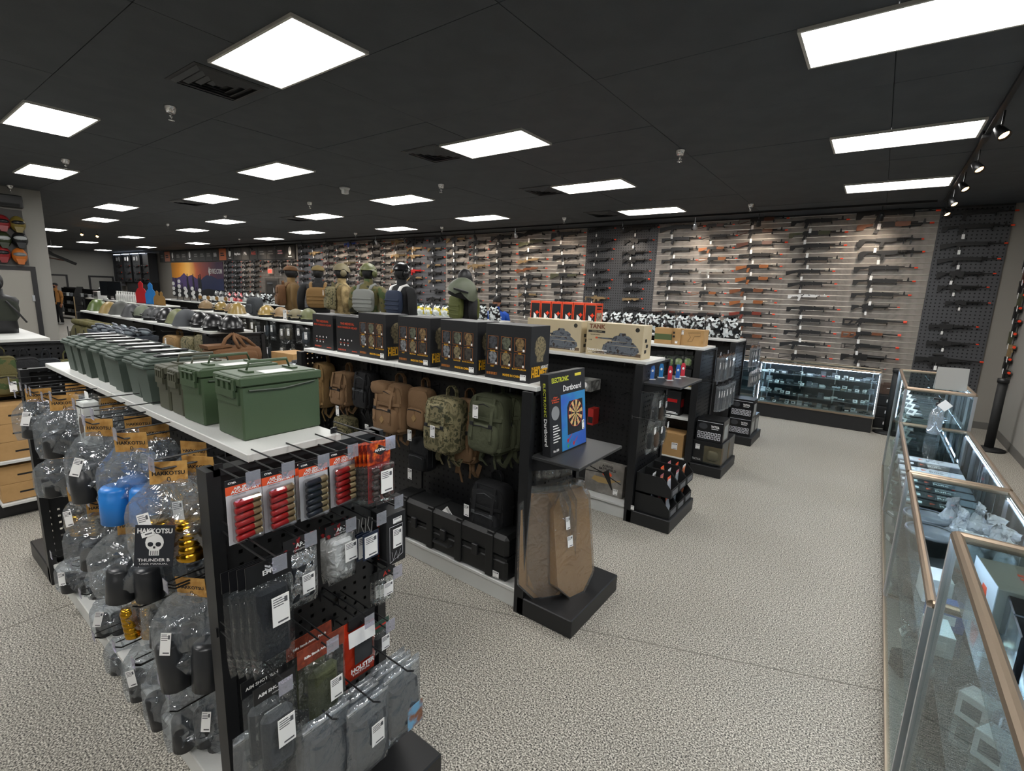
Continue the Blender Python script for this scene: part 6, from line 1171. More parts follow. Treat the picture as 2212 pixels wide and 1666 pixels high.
# ---- near tall counter
SHR = mat('shrink_black', '15161A', .16, coat=.6); CYAN = mat('ring_cyan', '2FA8E0', .35)
def ringbox(c):
    return [('carton', MB().box(-.17, .17, -.11, .11, 0, .125, .003).mesh('rbx', SHR)), ('ring_print', MB().tube([(.02+.06*math.cos(i*PI/10-1.9), .06*math.sin(i*PI/10-1.9), .1258) for i in range(15)], [.003+.007*math.sin(PI*i/14) for i in range(15)], 6).xf(Matrix.Diagonal((1, 1, 1, 1))).mesh('rp', c)), ('front_label', MB().box(-.12, .06, -.111, -.11, .03, .1).mesh('fl', ITM[1])), ('edge_seam', MB().box(-.171, .171, -.004, .004, .124, .1255).mesh('es', mat('wrap_seam', '4A5058', .2)))]
for k, (y, c, n) in enumerate(((1.62, mat('ring_grey', '8A98A8', .3), 'grey ring'), (1.38, CYAN, 'cyan ring'), (1.14, CYAN, 'cyan ring'), (.9, CYAN, 'cyan ring'))): place(ringbox(c), 'boxed_lens', 'black shrink-wrapped box with a %s, %s from the front edge of the counter' % (n, ORD[k]), 'box', (.54, y, 1.141), rnd.uniform(-.05, .05), 'shrink-wrapped ring boxes')
place([('carton', MB().box(-.12, .12, -.1, .1, 0, .125, .002).mesh('gb', mat('olive_grey_carton', '6E7068', .5))), ('white_side', MB().box(-.122, -.12, -.1, .1, 0, .13).mesh('gw', mat('pale_grey_print', '9EA4A8', .5))), ('print_lines', lines(.1, .07, 3, PRED, 'top'), (.0, .0, .1255)), ('logo', MB().prism([(-.05, .03), (.02, .03), (.0, .09), (-.03, .09)], -.1235, -.122, 'x').mesh('lg', PRED))], 'grey_carton', 'olive grey carton with red lettering in the near counter', 'carton', (.47, 1.87, 1.141), .1)
for k, (x, y) in enumerate(((.72, 1.88), (.74, 1.74))): place([('dome', MB().ball((0, 0, .06), (.06, .06, .06), 16, 10).mesh('dm', mat('dark_chrome', '5A6470', .12, .9), True)), ('foot', MB().lathe([(0, 0), (.04, 0), (.04, .015), (0, .015)], 12).mesh('ft', BLK))], 'chrome_ball', 'dark chrome ball in the near counter, %s' % ('rear', 'front')[k], 'ball', (x, y, 1.141), 0, 'dark chrome balls')
for k, (x, y, z, n) in enumerate(((.4, 1.85, .801, 0), (.42, 1.7, .801, 0), (.38, 1.62, .501, 1), (.45, 1.5, .801, 0), (.36, 1.35, .501, 1), (.4, 1.2, .801, 1), (.44, 1.0, .501, 1), (.38, .85, .801, 0))):
    if n == 0: place([('carton', MB().box(-.06, .06, -.05, .05, 0, .12, .002).mesh('wc', ITM[3])), ('print', MB().box(-.04, .03, -.051, -.05, .03, .09).mesh('wp2', ITM[1])), ('clear_pack', MB().box(-.065, .065, -.055, .055, 0, .13).mesh('wk', BAGT))], 'white_carton', 'white carton inside the near counter, %s from the front' % ORD[k], 'carton', (x, y, z), -.6, 'white cartons in the near counter', scale=.68)
    else: place([('card', MB().box(-.05, .05, -.001, .001, 0, .07).xf(Matrix.Rotation(-.4, 4, 'X')).mesh('pc', PAPER)), ('print', MB().box(-.04, .02, -.0018, -.001, .03, .055).xf(Matrix.Rotation(-.4, 4, 'X')).mesh('pp', ITM[1]))], 'price_card', 'white price card inside the near counter, %s from the front' % ORD[k], 'card', (x, y, z), -.9, 'price cards in the near counter', scale=.75)
fill_shelf('on the deck of the near counter', [(.36+.1*(i % 3), .6+i*.12, .136) for i in range(11)], 343, 'goods on the near counter deck', -1.2, 1.2)
# ---- drawers and posts behind the counters
for k in range(3): place([('case', MB().box(-.15, .15, -.2, .2, 0, .19, .004).mesh('dr', BLK2)), ('drawer_front', MB().box(-.14, .14, -.206, -.2, .012, .178, .003).mesh('df', BLK)), ('label_card', MB().box(-.02, .08, -.208, -.206, .07, .12).mesh('dl', PAPER), (0, 0, 0), (0, 0, 0), [('print', lines(.06, .02, 1, INK), (.03, -.208, .095))])], 'drawer_unit', 'black drawer unit with white label, %s from the floor' % ORD[k], 'drawer', (.32, 10.35, .19*k), 0, 'stacked black drawers')
place([('carton', MB().box(-.1, .1, -.08, .08, 0, .16, .002).mesh('bx', mat('brown_box', '5E4C42', .6))), ('print_lines', lines(.08, .02, 1, PAPER), (0, -.0805, .1)), ('flap', MB().box(-.1, .1, -.09, -.08, .15, .2).mesh('fp', mat('brown_box', '5E4C42', .6)))], 'brown_carton', 'brown open carton on the black drawers', 'carton', (.28, 10.35, .57), .4)
post = [('base', MB().lathe([(0, 0), (.19, 0), (.19, .02), (.06, .045), (0, .045)], 24).mesh('pb', BLK2, True)), ('post', MB().lathe([(0, .04), (.055, .04), (.055, 1.0), (0, 1.0)], 16).mesh('pp', BLK2, True)), ('cap', MB().lathe([(0, 1.0), (.065, 1.0), (.065, 1.06), (0, 1.065)], 16).mesh('pc', BLK, True))]
place(post, 'barrier_post', 'black barrier post right of the tall knife counter', 'post', (1.56, 9.76, 0), 0, 'black barrier posts'); place(post, 'barrier_post', 'black barrier post beside the stacked drawers', 'post', (.36, 9.82, 0), 0, 'black barrier posts')
def pistol(c):
    return [('slide', MB().prism([(-.1, .06), (.09, .06), (.09, .095), (-.1, .095)], -.014, .014).prism([(.0, .02), (.06, .02), (.06, .06), (.0, .06)], -.005, .005).mesh('sl', c)), ('grip', MB().prism([(-.095, .06), (-.03, .06), (-.055, -.05), (-.11, -.045)], -.013, .013).mesh('gr', c)), ('muzzle_tip', MB().tube([(.09, 0, .078), (.115, 0, .078)], .013, 8).mesh('mt', ORANGE)), ('price_tag', MB().box(-.02, .02, -.018, -.017, -.09, -.03).mesh('pt', PAPER)), ('wall_hook', MB().box(-.01, .01, -.0, .05, .03, .045).mesh('wh', BLK))]
pc = [pistol(GC['black']), pistol(GC['tan']), pistol(GC['olive']), pistol(GC['darkwood'])]
for k in range(11):
    z = 2.75-.2*k; y = 11.15-.12*(k % 2)-.02*k
    place(pc[(0, 3, 0, 2, 0, 0, 2, 1, 0, 0, 0)[k]], 'airsoft_pistol', 'pistol on the right wall, %s from the top' % ORD[k], 'pistol', (XR-.05, y, z), -PI/2, 'pistols on the right wall', scale=1.5)
# ================================================================ middle row: helmets, bins, mannequins
def helmet_spec(c, style):
    k = ('hel', c.name, style)
    if k in _pg: return _pg[k]
    mb = MB(); n = 20; vs = []; fs = []; m = 9
    for i in range(m+1):
        ph = PI/2*(i/m)
        for q in range(n):
            th = 2*PI*q/n; r = math.cos(ph)
            x, y, z = .13*r*math.cos(th), .105*r*math.sin(th), .15*math.sin(ph)
            low = 0
            if style == 'tactical': low = .055*max(0, 1-abs(math.cos(th))*1.6) + (.03 if math.cos(th) < -.5 else 0)
            else: low = .012*math.sin(th)**2; x *= 1+.16*(1-i/m)**6; y *= 1+.16*(1-i/m)**6
            vs.append((x, y, max(z, low) if i < 4 else z))
    for i in range(m):
        for q in range(n): fs.append((i*n+q, i*n+(q+1) % n, (i+1)*n+(q+1) % n, (i+1)*n+q))
    mb.add(vs, fs); sp = [('shell', mb.mesh('shell', c, True)), ('liner', MB().ball((0, 0, .0), (.115, .092, .13), 16, 6, .5, 1).mesh('ln', BLK2, True)), ('chin_strap', MB().tube([(.02, -.1, .04), (.04, -.085, .01), (.06, 0, .008), (.04, .085, .01), (.02, .1, .04)], .005, 5).mesh('cs', BLK))]
    if style == 'tactical': sp += [('side_rail', MB().box(-.06, .06, -.112, -.1, .06, .075, .002).mesh('sr', BLK)), ('side_rail', MB().box(-.06, .06, .1, .112, .06, .075, .002).mesh('sr', BLK)), ('front_mount', MB().box(.115, .135, -.02, .02, .07, .11, .003).mesh('fm', BLK))]
    _pg[k] = sp; return sp
HM = {n: mat('helmet_'+n, c, r) for n, c, r in (('green', '4A5A2C', .35), ('khaki', '8A7440', .45), ('grey', '3C3E3A', .6), ('dark', '2A2C2E', .5), ('greygreen', '565C4C', .6), ('black', '141416', .3), ('olive', '5A5E38', .5), ('tan', '7A6240', .5), ('goldtan', '8A7440', .3), ('camo', '6A6248', .6), ('slate', '3A3E42', .7))}
def helm(label, px, py, Y, c, st, s=1.0, rz=0, dz=0):
    p = wy(px, py, Y); place(helmet_spec(HM[c], st), 'helmet', label, 'helmet', (p.x, Y, TOPZ+dz), rz, 'helmets on the middle row', scale=s)
for k, (px, c, st, s, t) in enumerate(((215, 'green', 'dome', 1.35, 'glossy green'), (240, 'khaki', 'dome', 1.25, 'khaki'), (264, 'grey', 'dome', 1.4, 'olive grey'), (289, 'dark', 'dome', 1.3, 'dark grey'), (311, 'greygreen', 'tactical', 1.25, 'grey green rimmed'), (330, 'dark', 'tactical', 1.2, 'charcoal'), (345, 'dark', 'tactical', 1.2, 'second charcoal'), (362, 'black', 'tactical', 1.3, 'shiny black'), (386, 'olive', 'dome', 1.3, 'olive'), (404, 'slate', 'dome', 1.4, 'big slate'), (434, 'black', 'tactical', 1.25, 'second shiny black'), (462, 'black', 'tactical', 1.25, 'third shiny black'), (500, 'black', 'tactical', 1.3, 'nearest shiny black'))):
    helm('%s helmet on the front helmet shelf' % t, px, 690, 2.56-.05*(k % 2), c, st, s*.98, 2.6+rnd.uniform(-.5, .5))
for k, (px, c, st, s, t) in enumerate(((447, 'tan', 'tactical', 1.3, 'farthest tan'), (480, 'goldtan', 'tactical', 1.3, 'second tan'), (502, 'tan', 'tactical', 1.2, 'third tan'), (514, 'goldtan', 'dome', 1.35, 'smooth khaki'), (577, 'goldtan', 'tactical', 1.35, 'glossy gold-brown'), (607, 'tan', 'tactical', 1.25, 'tagged tan'), (640, 'camo', 'tactical', 1.2, 'camouflage'), (667, 'olive', 'tactical', 1.35, 'olive ear-muffed'))):
    helm('%s helmet on the rear helmet shelf' % t, px, 682, 4.25, c, st, s*1.0, 2.8+rnd.uniform(-.5, .5))
p = wy(552, 680, 4.25); place([('pack', rbox(MB(), (0, 0, .16), (.16, .1, .16), 16, 10, .6, rnd, .03).mesh('hp', mat('dark_slate_cloth', '33373B', .9, bump=(60, .5)), True)), ('handle', MB().tube([(-.04, 0, .31), (0, 0, .34), (.04, 0, .31)], .008, 6).mesh('hh', BLK)), ('pocket', rbox(MB(), (0, -.1, .12), (.1, .03, .08), 12, 8, .5).mesh('hk', mat('dark_slate_cloth', '33373B', .9), True))], 'helmet_bag', 'dark slate round bag among the tan helmets', 'bag', (p.x, 4.25, TOPZ), 0)
for k, (px, py) in enumerate(((489, 690), (615, 680))): tag(ob('price_card', sticker(.1, .15, 0, 0, 0), None, wy(px, py, 4.0)), 'white price card on the tan helmet shelf edge, %s' % ('left', 'right')[k], 'card', 'cards on the tan helmet shelf')
# ---- sacks and bins in front of the first helmet unit
SACK = mat('olive_sack', '5A5530', .9, bump=(50, .5), mix=(4, '4A4628')); BLUEG = mat('bluegrey_bin', '464E58', .6)
for k in range(3):
    place([('sack', rbox(MB(), (0, 0, .5), (.22, .17, .5), 16, 10, .5, rnd, .02).mesh('sk', SACK, True)), ('rolled_top', MB().tube([(-.2, -.05, 1.0), (0, -.12, 1.02), (.2, -.05, 1.0), (.2, .08, 1.0), (-.2, .08, 1.0)], .035, 8, closed=True).mesh('rt', SACK, True)), ('cord', MB().tube([(-.1, -.18, .95), (0, -.2, .7), (.05, -.19, .9)], .006, 5).mesh('cd', BLK))], 'canvas_sack', 'olive canvas sack in front of the helmet shelf, %s' % ('left', 'middle', 'right')[k], 'sack', (-9.7+.42*k, 2.14, .14), 0, 'olive canvas sacks', scale=(1, 1, 1.2))
GOG = mat('goggle_grey', '5A6068', .4)
for k in range(4):
    x = -8.5+.36*k; place([('bin', MB().add([(-.15, -.15, 0), (.15, -.15, 0), (.15, .15, 0), (-.15, .15, 0), (-.18, -.18, 1.12), (.18, -.18, 1.12), (.18, .18, 1.12), (-.18, .18, 1.12)], [(0, 3, 2, 1), (0, 1, 5, 4), (1, 2, 6, 5), (2, 3, 7, 6), (3, 0, 4, 7)]).mesh('bn', BLUEG)), ('rim', MB().box(-.185, .185, -.185, -.17, 1.09, 1.13).box(-.185, .185, .17, .185, 1.09, 1.13).box(-.185, -.17, -.17, .17, 1.09, 1.13).box(.17, .185, -.17, .17, 1.09, 1.13).mesh('rm', BLUEG)), ('filling', MB().box(-.17, .17, -.17, .17, 1.0, 1.05).mesh('fl', BLK2))], 'storage_bin', 'blue grey bin in front of the helmet shelf, %s from left' % ORD[k], 'bin', (x, 2.12, .0), 0, 'blue grey bins', scale=(1, 1, 1.17))
    for j in range(4):
        place([('frame', MB().tube([(-.08, 0, 0), (-.06, -.03, .03), (0, -.04, .035), (.06, -.03, .03), (.08, 0, 0), (.05, -.02, -.03), (-.05, -.02, -.03)], .012, 6, closed=True).mesh('gf', GOG, True)), ('lens', MB().ball((0, -.015, 0), (.07, .03, .035), 10, 6).mesh('gl', mat('goggle_lens', '9AA4AC', .15), True)), ('strap', MB().tube([(-.08, 0, 0), (-.05, .08, 0), (.05, .08, 0), (.08, 0, 0)], .007, 5).mesh('gs', BLK))], 'goggles', 'goggles on the %s blue grey bin, %s pair' % (ORD[k], ORD[j]), 'goggles', (x-.09+.18*(j % 2), 2.04+.16*(j//2), 1.33+.04*(j % 2)), rnd.uniform(-.6, .6), 'goggles heaped on the bins', scale=1.1)
for k in range(2): place([('bin', MB().lathe([(0, 0), (.15, 0), (.19, .95), (.2, .95), (.2, 1.0), (.18, 1.0), (.16, .3), (0, .3)], 24).mesh('tb', mat('black_bin', '141517', .35), True)), ('rim', MB().lathe([(.19, .98), (.205, .98), (.205, 1.02), (.19, 1.02)], 24).mesh('tr', BLK, True))], 'round_bin', 'black round bin beside the blue grey bins, %s' % ('front', 'rear')[k], 'bin', (-7.06+.36*k, 2.0+.02*k, 0), 0, 'black round bins', scale=(.85, .85, 1.17))
# bags hanging at the right end of the first helmet unit
def hang_bag(label, px, py, Y, w, h, d, m, tagp=None): p = wy(px, py, Y-d*.5); place(hook_spec(.36, False), 'peg_hook', 'hook for the '+label, 'hook', (p.x, 2.618, p.z+.05), 0, 'hooks on the helmet unit'); return place(backpack(w, h, d, m, straps=False, pockets=1, seed=int(px), tagpos=tagp), 'gear_bag', label, 'bag', (p.x, Y+.2, p.z), 0, 'bags on the helmet unit')
hang_bag('tan bag with a white card under the black helmets', 338, 726, 2.3, .45, .5, .18, COY2, (.12, -.06))
hang_bag('camouflage bag beside the tan bag, left', 374, 728, 2.3, .34, .45, .18, MCAM); hang_bag('camouflage bag beside the tan bag, right', 400, 724, 2.3, .28, .5, .16, MCAM)
DUF = mat('duffel_brown', '6A4A2E', .85, bump=(120, .4))
place([('body', rbox(MB(), (0, 0, -.24), (.3, .13, .11), 18, 10, .45, rnd, .02).mesh('db', DUF, True)), ('flap', MB().prism([(-.3, -.15), (-.05, -.13), (-.05, -.11), (-.31, -.11)], -.12, .1).mesh('df', DUF)), ('handle', MB().tube([(-.16, -.1, -.15), (-.09, -.05, -.05), (0, 0, .0), (.06, -.05, -.05), (.1, -.1, -.15)], .02, 8).mesh('dh', DUF, True)), ('handle', MB().tube([(.02, -.12, -.15), (.0, -.06, -.05), (.02, 0, .0), (.14, -.04, -.06), (.22, -.08, -.15)], .02, 8).mesh('dh2', DUF, True)), ('front_pocket', rbox(MB(), (0, -.13, -.25), (.22, .03, .07), 14, 8, .5).mesh('dp', DUF, True))], 'duffel_bag', 'brown duffel bag hanging by its handles on the helmet unit end', 'bag', wx(500, 722, -5.62), PI/2, scale=.95)
place(hook_spec(.3, False), 'peg_hook', 'hook holding the brown duffel bag', 'hook', (-5.91, 2.46, 1.47), PI/2)
place([('carton', MB().box(-.2, .2, -.15, .15, 0, .35, .003).mesh('cb', CARD)), ('flap', MB().box(-.2, .2, -.15, -.02, .35, .354).mesh('cf', CARD))], 'carton', 'open brown carton behind the large green cans', 'carton', (-5.36, 3.02, .9), .1)
place([('table_top', MB().box(-.42, .42, -.3, .3, .87, .9, .004).mesh('tt', BLK)), ('leg_frame', MB().box(-.4, -.36, -.25, .25, 0, .87).mesh('lf1', BLK)), ('leg_frame', MB().box(.36, .4, -.25, .25, 0, .87).mesh('lf2', BLK))], 'low_table', 'low black table behind the green cans', 'table', (-5.12, 3.05, 0), .0)
place([('package', rbox(MB(), (0, 0, .15), (.22, .16, .15), 18, 12, .7, random.Random(5), .09).mesh('sv', mat('silver_wrap', 'A8AEB4', .2, .7, bump=(24, 1.0)), False)), ('tape', MB().box(-.02, .02, -.17, .17, .28, .31).mesh('tp', GREYCL))], 'wrapped_package', 'crumpled silver package behind the green cans', 'package', (-5.05, 2.98, .9), .2)
# ---- pouches in bags hanging under the tan helmets
PCH = [mat('pouch_%d' % i, c, .7, bump=(60, .4)) for i, c in enumerate(('2A2E32', '4A4638', '3A424A', '5A5650', '1E2022'))]
_ps = []
for i in range(5): _ps.append([('pouch', rbox(MB(), (0, 0, -.13), (.055, .03, .08), 10, 8, .6, random.Random(i), .05).mesh('pc', PCH[i], True)), ('plastic_bag', pillow(.16, .26, .06, top=.85, seed=500+i).mesh('pg', BAGT, True)), ('price_tag', sticker(.045, .09, .03, -.1, -.04))])
k = 0
for row, (z, n) in enumerate(((1.40, 13), (1.08, 8))):
    for i in range(n):
        x = -8.9+(2.85*i/12 if row == 0 else .35*i)
        place(_ps[(i*3+row) % 5], 'pouch_bag', 'bagged pouch under the tan helmets, %s row, %s from left' % ('upper' if row == 0 else 'lower', ORD[i]), 'bag', (x, 4.05-.03*(i % 2), z+.02*(i % 3)), rnd.uniform(-.3, .3), 'bagged pouches', scale=1.15)
        if i % 2 == 0: place(hook_spec(.24, False), 'peg_hook', 'hook over the bagged pouches, %s row, %s' % ('upper' if row == 0 else 'lower', ORD[i]), 'hook', (x, 4.288, z+.02), 0, 'hooks over the pouches')
# ---- mannequins
def torso(mcol, arms=True, seed=0):
    """half body from hips to neck, origin at the base"""
    vs = []; fs = []; n = 18
    prof = [(0, .15, .1), (.08, .155, .105), (.18, .15, .105), (.28, .165, .115), (.36, .185, .12), (.42, .195, .11), (.46, .17, .09), (.485, .1, .07), (.5, .06, .06), (.57, .055, .06)]
    for z, a, b in prof:
        for q in range(n):
            th = 2*PI*q/n; vs.append((a*sgn(math.cos(th))*abs(math.cos(th))**.8, b*math.sin(th), z))
    for i in range(len(prof)-1):
        for q in range(n): fs.append((i*n+q, i*n+(q+1) % n, (i+1)*n+(q+1) % n, (i+1)*n+q))
    fs += [tuple(range(n-1, -1, -1)), tuple((len(prof)-1)*n+q for q in range(n))]
    mb = MB().add(vs, fs)
    if arms:
        for s in (-1, 1): mb.tube([(s*.15, 0, .43), (s*.2, .0, .41), (s*.235, .01, .33), (s*.25, .02, .2), (s*.25, 0, .05)], [.05, .062, .06, .055, .05], 10)
    return mb
MBK = mat('mannequin_black', '101113', .5); HEADM = MB().ball((0, 0, .665), (.075, .095, .115), 14, 10).ball((0, -.06, .63), (.05, .05, .06), 10, 6).mesh('mhead', MBK, True)
WOOD = camo('woodland', ('3A4A26', '5A5430', '2A2A1C', '6A6A50'), 9)
TANJ = mat('tan_jacket', '6E5632', .9, bump=(60, .4)); DSRT = camo('desert_camo', ('8A7650', '6A5A38', 'A08C62'), 12); GRYJ = mat('grey_jacket', '7A7C78', .9); BLKJ = mat('black_jacket', '121315', .85, bump=(60, .3)); NAVY = mat('navy_vest', '1E2A40', .8); OLVV = mat('olive_vest', '5A6030', .85, bump=(80, .4))
def cap_spec(m): return [('crown', MB().ball((0, 0, 0), (.095, .11, .09), 14, 6, .5, 1).mesh('cc', m, True)), ('brim', MB().prism([(-.07, -.08), (.07, -.08), (.06, -.19), (.03, -.21), (-.03, -.21), (-.06, -.19)], -.002, .008, 'z').mesh('cbr', m))]
def mannequin(label, px, facing, jm, vest, hat, hm, scale=1.25, Y=5.95, xo=0):
    p = wy(px, 672, Y); r = thing('mannequin', label, 'mannequin', (p.x, Y, TOPZ), facing, 'half mannequins'); r.scale = (scale*1.13, scale*1.1, scale)
    ob('torso', torso(jm).mesh('torso', jm, True), r); ob('head', HEADM, r)
    if vest == 'pack': 
        pk = place(backpack(.26, .36, .13, hm, straps=False, pockets=2, seed=int(px), tagpos=(-.02, -.1)), 'backpack', 'pack worn on the back of the ' + label.replace('mannequin', 'figure'), 'backpack', (p.x, Y, TOPZ), 0, 'packs on mannequins')
        pk.matrix_world = Matrix.Translation((p.x, Y, TOPZ)) @ Rz(facing+PI) @ Matrix.Translation((0, -.11*scale, .44*scale)) @ Matrix.Scale(scale, 4)
        for s in (-1, 1): ob('shoulder_strap', MB().tube([(s*.1, .11, .4), (s*.1, .06, .475), (s*.1, -.06, .46), (s*.11, -.125, .34), (s*.13, -.09, .2)], .017, 6).mesh('ss', hm, True), r)
    else:
        vm = vest
        ob('plate_front', rbox(MB(), (0, -.12, .24), (.15, .035, .16), 14, 8, .5).mesh('vf', vm, True), r); bk = ob('plate_back', rbox(MB(), (0, .12, .25), (.165, .04, .17), 14, 8, .5).mesh('vb', vm, True), r)
        for z in (.16, .22, .28): ob('webbing_row', MB().box(-.15, .15, .155, .166, z-.012, z+.012, .002).mesh('wr', vm), r)
        stm = PAPER if vm is NAVY else vm
        for s in (-1, 1): ob('shoulder_strap', MB().tube([(s*.09, .13, .36), (s*.1, .08, .46), (s*.1, 0, .49), (s*.09, -.1, .4)], .025, 6).mesh('sv', stm, True), r)
    if hat == 'cap':
        for q in cap_spec(hm): ob(q[0], q[1], r, (0, 0, .69))
    elif hat:
        hl = ob('helmet', helmet_spec(HM[hat], 'tactical')[0][1], r, (0, .0, .665), (0, 0, -PI/2), (.95, 1.05, .95)); 
        ob('ear_muff', MB().ball((-.1, 0, .65), (.03, .045, .055), 10, 6).mesh('em', HM[hat], True), r); ob('ear_muff', MB().ball((.1, 0, .65), (.03, .045, .055), 10, 6).mesh('em', HM[hat], True), r)
    return r
CAPM = mat('cap_khaki', '7A6A44', .9)
mannequin('mannequin in a tan jacket and khaki cap', 632, PI-.3, TANJ, 'pack', 'cap', DUF)
mannequin('mannequin in black with a tan vest and cap turned right', 690, PI+.9, BLKJ, mat('tan_vest', '7A5E36', .85), 'cap', CAPM)
mannequin('mannequin in desert camouflage with a camouflage pack', 740, PI-.35, DSRT, 'pack', 'camo', MCAM)
mannequin('mannequin in woodland camouflage with olive ear-muffed helmet', 797, PI+.3, WOOD, GRYJ, 'olive', WOOD)
mannequin('mannequin in black with a navy and white vest', 868, PI-.1, BLKJ, NAVY, 'black', BLKJ)
mannequin('mannequin in an olive plate vest', 1003, PI-.35, BLKJ, OLVV, None, OLVV, 1.15)
# large green helmet perched on the last mannequin
p = wy(997, 640, 5.75); place(helmet_spec(HM['greygreen'], 'tactical'), 'helmet', 'big grey green helmet tilted on the olive-vest mannequin', 'helmet', p, rot=(.2, .25, .6), scale=1.95)
# yellow striped bags behind the mannequins
YB = mat('yellow_striped_bag', '3A4A50', .25, mix=(14, 'B8C0BC', 'C8B840', 'E0E4E0', '2A3034', '90A0A0'), tex='voronoi', mixramp=(.0, .25))
gear_bags(9, -9.6, -7.45, 7.64, .28, .27, YB, 'clear bag with yellow stripes behind the mannequins', 'yellow striped bags', lean=.3)
place([('box', MB().box(-.12, .12, -.08, .08, 0, .32, .003).mesh('bb', ITM[6])), ('picture', MB().box(-.1, .1, -.082, -.08, .04, .16).mesh('bp', ITM[3])), ('red_stripe', MB().box(-.121, .121, -.081, .081, .26, .3).mesh('bs', ITM[5]))], 'blue_box', 'blue and white box between the second and third mannequins', 'box', (wy(693, 670, 6.0).x, 6.0, TOPZ), .2)
# ---- left end of the front middle unit: bust on the shelf, cartons and bags on its end
place([('bust', torso(MBK, False).mesh('bt', MBK, True)), ('head', HEADM), ('camouflage_wrap', rbox(MB(), (0, 0, .3), (.19, .13, .18), 14, 8, .7).mesh('cw', mat('bust_dark', '2A2E26', .9), True)), ('strap', MB().tube([(.05, -.13, .42), (.14, -.15, .28), (.22, -.12, .14)], .012, 6).mesh('st', BLK))], 'mannequin', 'dark camouflage bust on the shelf at the left edge', 'mannequin', (wy(8, 727, .85).x, .85, TOPZ), PI/2, scale=.72)
for z, lb in ((.5, 'upper'), (.14, 'lower')): place([('board', MB().box(0, .34, -.3, .3, -.025, 0, .003).mesh('ub', WHT)), ('bracket', MB().box(0, .3, -.29, -.284, -.06, -.025).mesh('ubr', BLK)), ('bracket', MB().box(0, .3, .284, .29, -.06, -.025).mesh('ubr', BLK))], 'end_shelf', '%s white shelf with brown cartons at the left edge' % lb, 'shelf', (-5.91, .86, z), 0, 'end shelves at the left edge')
BOXL = [('carton', MB().box(-.14, .14, -.17, .17, 0, .15, .002).mesh('lc', CARD)), ('print', MB().box(-.08, .08, -.171, -.17, .06, .075).mesh('lp', INK)), ('side_print', MB().box(.14, .141, -.06, .06, .06, .075).mesh('lp2', INK))]
for k, (y, z, t) in enumerate(((.75, .501, 'bottom of the upper pile'), (.75, .653, 'middle of the upper pile'), (.74, .805, 'top of the upper pile'), (.74, .145, 'bottom of the lower pile'), (.74, .297, 'top of the lower pile'))): place(BOXL, 'carton', 'brown carton at the left edge, ' + t, 'carton', (-5.74, y, z), 0, 'brown cartons at the left edge')
for k in range(5):
    place(backpack(.18, .34, .12, (MCAM, WOOD, BKC, DKCLOTH, WOOD)[k], straps=False, pockets=1, seed=700+k, tagpos=(.03, -.25)), 'gear_bag', '%s bag hanging below the shelf at the left edge, %s' % (('camouflage', 'woodland', 'black', 'dark', 'woodland')[k], ORD[k]), 'bag', (-5.88, .58+.14*k, 1.36-.02*k), PI/2, 'bags at the left edge')
# ================================================================ far row, signs, far left, people
# small targets on the far shelves
BOT = [('bottle', MB().lathe([(0, 0), (.045, 0), (.045, .16), (.018, .2), (.018, .23), (0, .23)], 10).mesh('wb', WHT, True)), ('cap', MB().lathe([(0, .23), (.022, .23), (.022, .26), (0, .26)], 10).mesh('wc', WHT))]
for k in range(9): place(BOT, 'white_bottle', 'white bottle beside the red target, %s from left' % ORD[k], 'bottle', (-15.75+.17*k, 4.2, TOPZ), 0, 'white bottles on the far shelf', scale=.95)
SIL = [(-.16, 0), (.16, 0), (.17, .24), (.1, .34), (.06, .36), (.07, .46), (0, .52), (-.07, .46), (-.06, .36), (-.1, .34), (-.17, .24)]
for x, c, s, t in ((-14.02, 'C02A30', 1.0, 'red'), (-13.42, '2A7AC0', .95, 'blue'), (-13.05, '8A6A3A', .62, 'brown'), (-12.8, '8A6A3A', .6, 'second brown')):
    place([('plate', MB().prism(SIL, -.006, .006).mesh('sp', mat('target_'+t, c, .5))), ('foot', MB().box(-.12, .12, -.06, .06, 0, .01).mesh('sf', BLK))], 'silhouette_target', '%s torso target standing on the far shelf' % t, 'target', (x, 4.2, TOPZ), .4, 'torso targets on the far shelf', scale=s)
for k, (x, rz) in enumerate(((-16.6, .5), (-16.1, .35))): place([('screen', MB().box(-.25, .25, -.015, .015, .1, .48, .004).mesh('ms', BLK)), ('panel', MB().box(-.23, .23, -.017, -.015, .12, .46).mesh('mp', mat('screen_dark', '1A1E22', .2))), ('stand', MB().box(-.03, .03, -.01, .02, 0, .15).mesh('mst', BLK)), ('foot', MB().box(-.12, .12, -.08, .08, 0, .012).mesh('mf', BLK))], 'monitor', 'dark monitor on the far shelf, %s' % ('left', 'right')[k], 'monitor', (x, 4.25, TOPZ), rz, 'monitors on the far shelf')
place([('box', MB().box(-.2, .2, -.1, .1, 0, .2, .004).mesh('wx', WHT)), ('label', MB().box(-.12, .12, -.101, -.1, .06, .14).mesh('wl', ITM[1]))], 'white_box', 'white box at the left end of the far shelf', 'box', (-17.2, 4.2, TOPZ), 0)
def tree(n, h, seed):
    rn = random.Random(seed); sp = [('pole', MB().tube([(0, 0, 0), (0, 0, h)], .012, 6).mesh('tp', BLK)), ('foot', MB().box(-.15, .15, -.1, .1, 0, .012).mesh('tf', BLK))]
    for k in range(n): s = 1 if k % 2 else -1; z = h*(.3+.65*k/n); sp += [('paddle', MB().lathe([(0, -.004), (.055, -.004), (.055, .004), (0, .004)], 14, s*.12, -.01, z, 'y').mesh('pd', WHT)), ('arm', MB().tube([(0, 0, z), (s*.08, -.005, z)], .006, 5).mesh('ta', BLK))]
    return sp
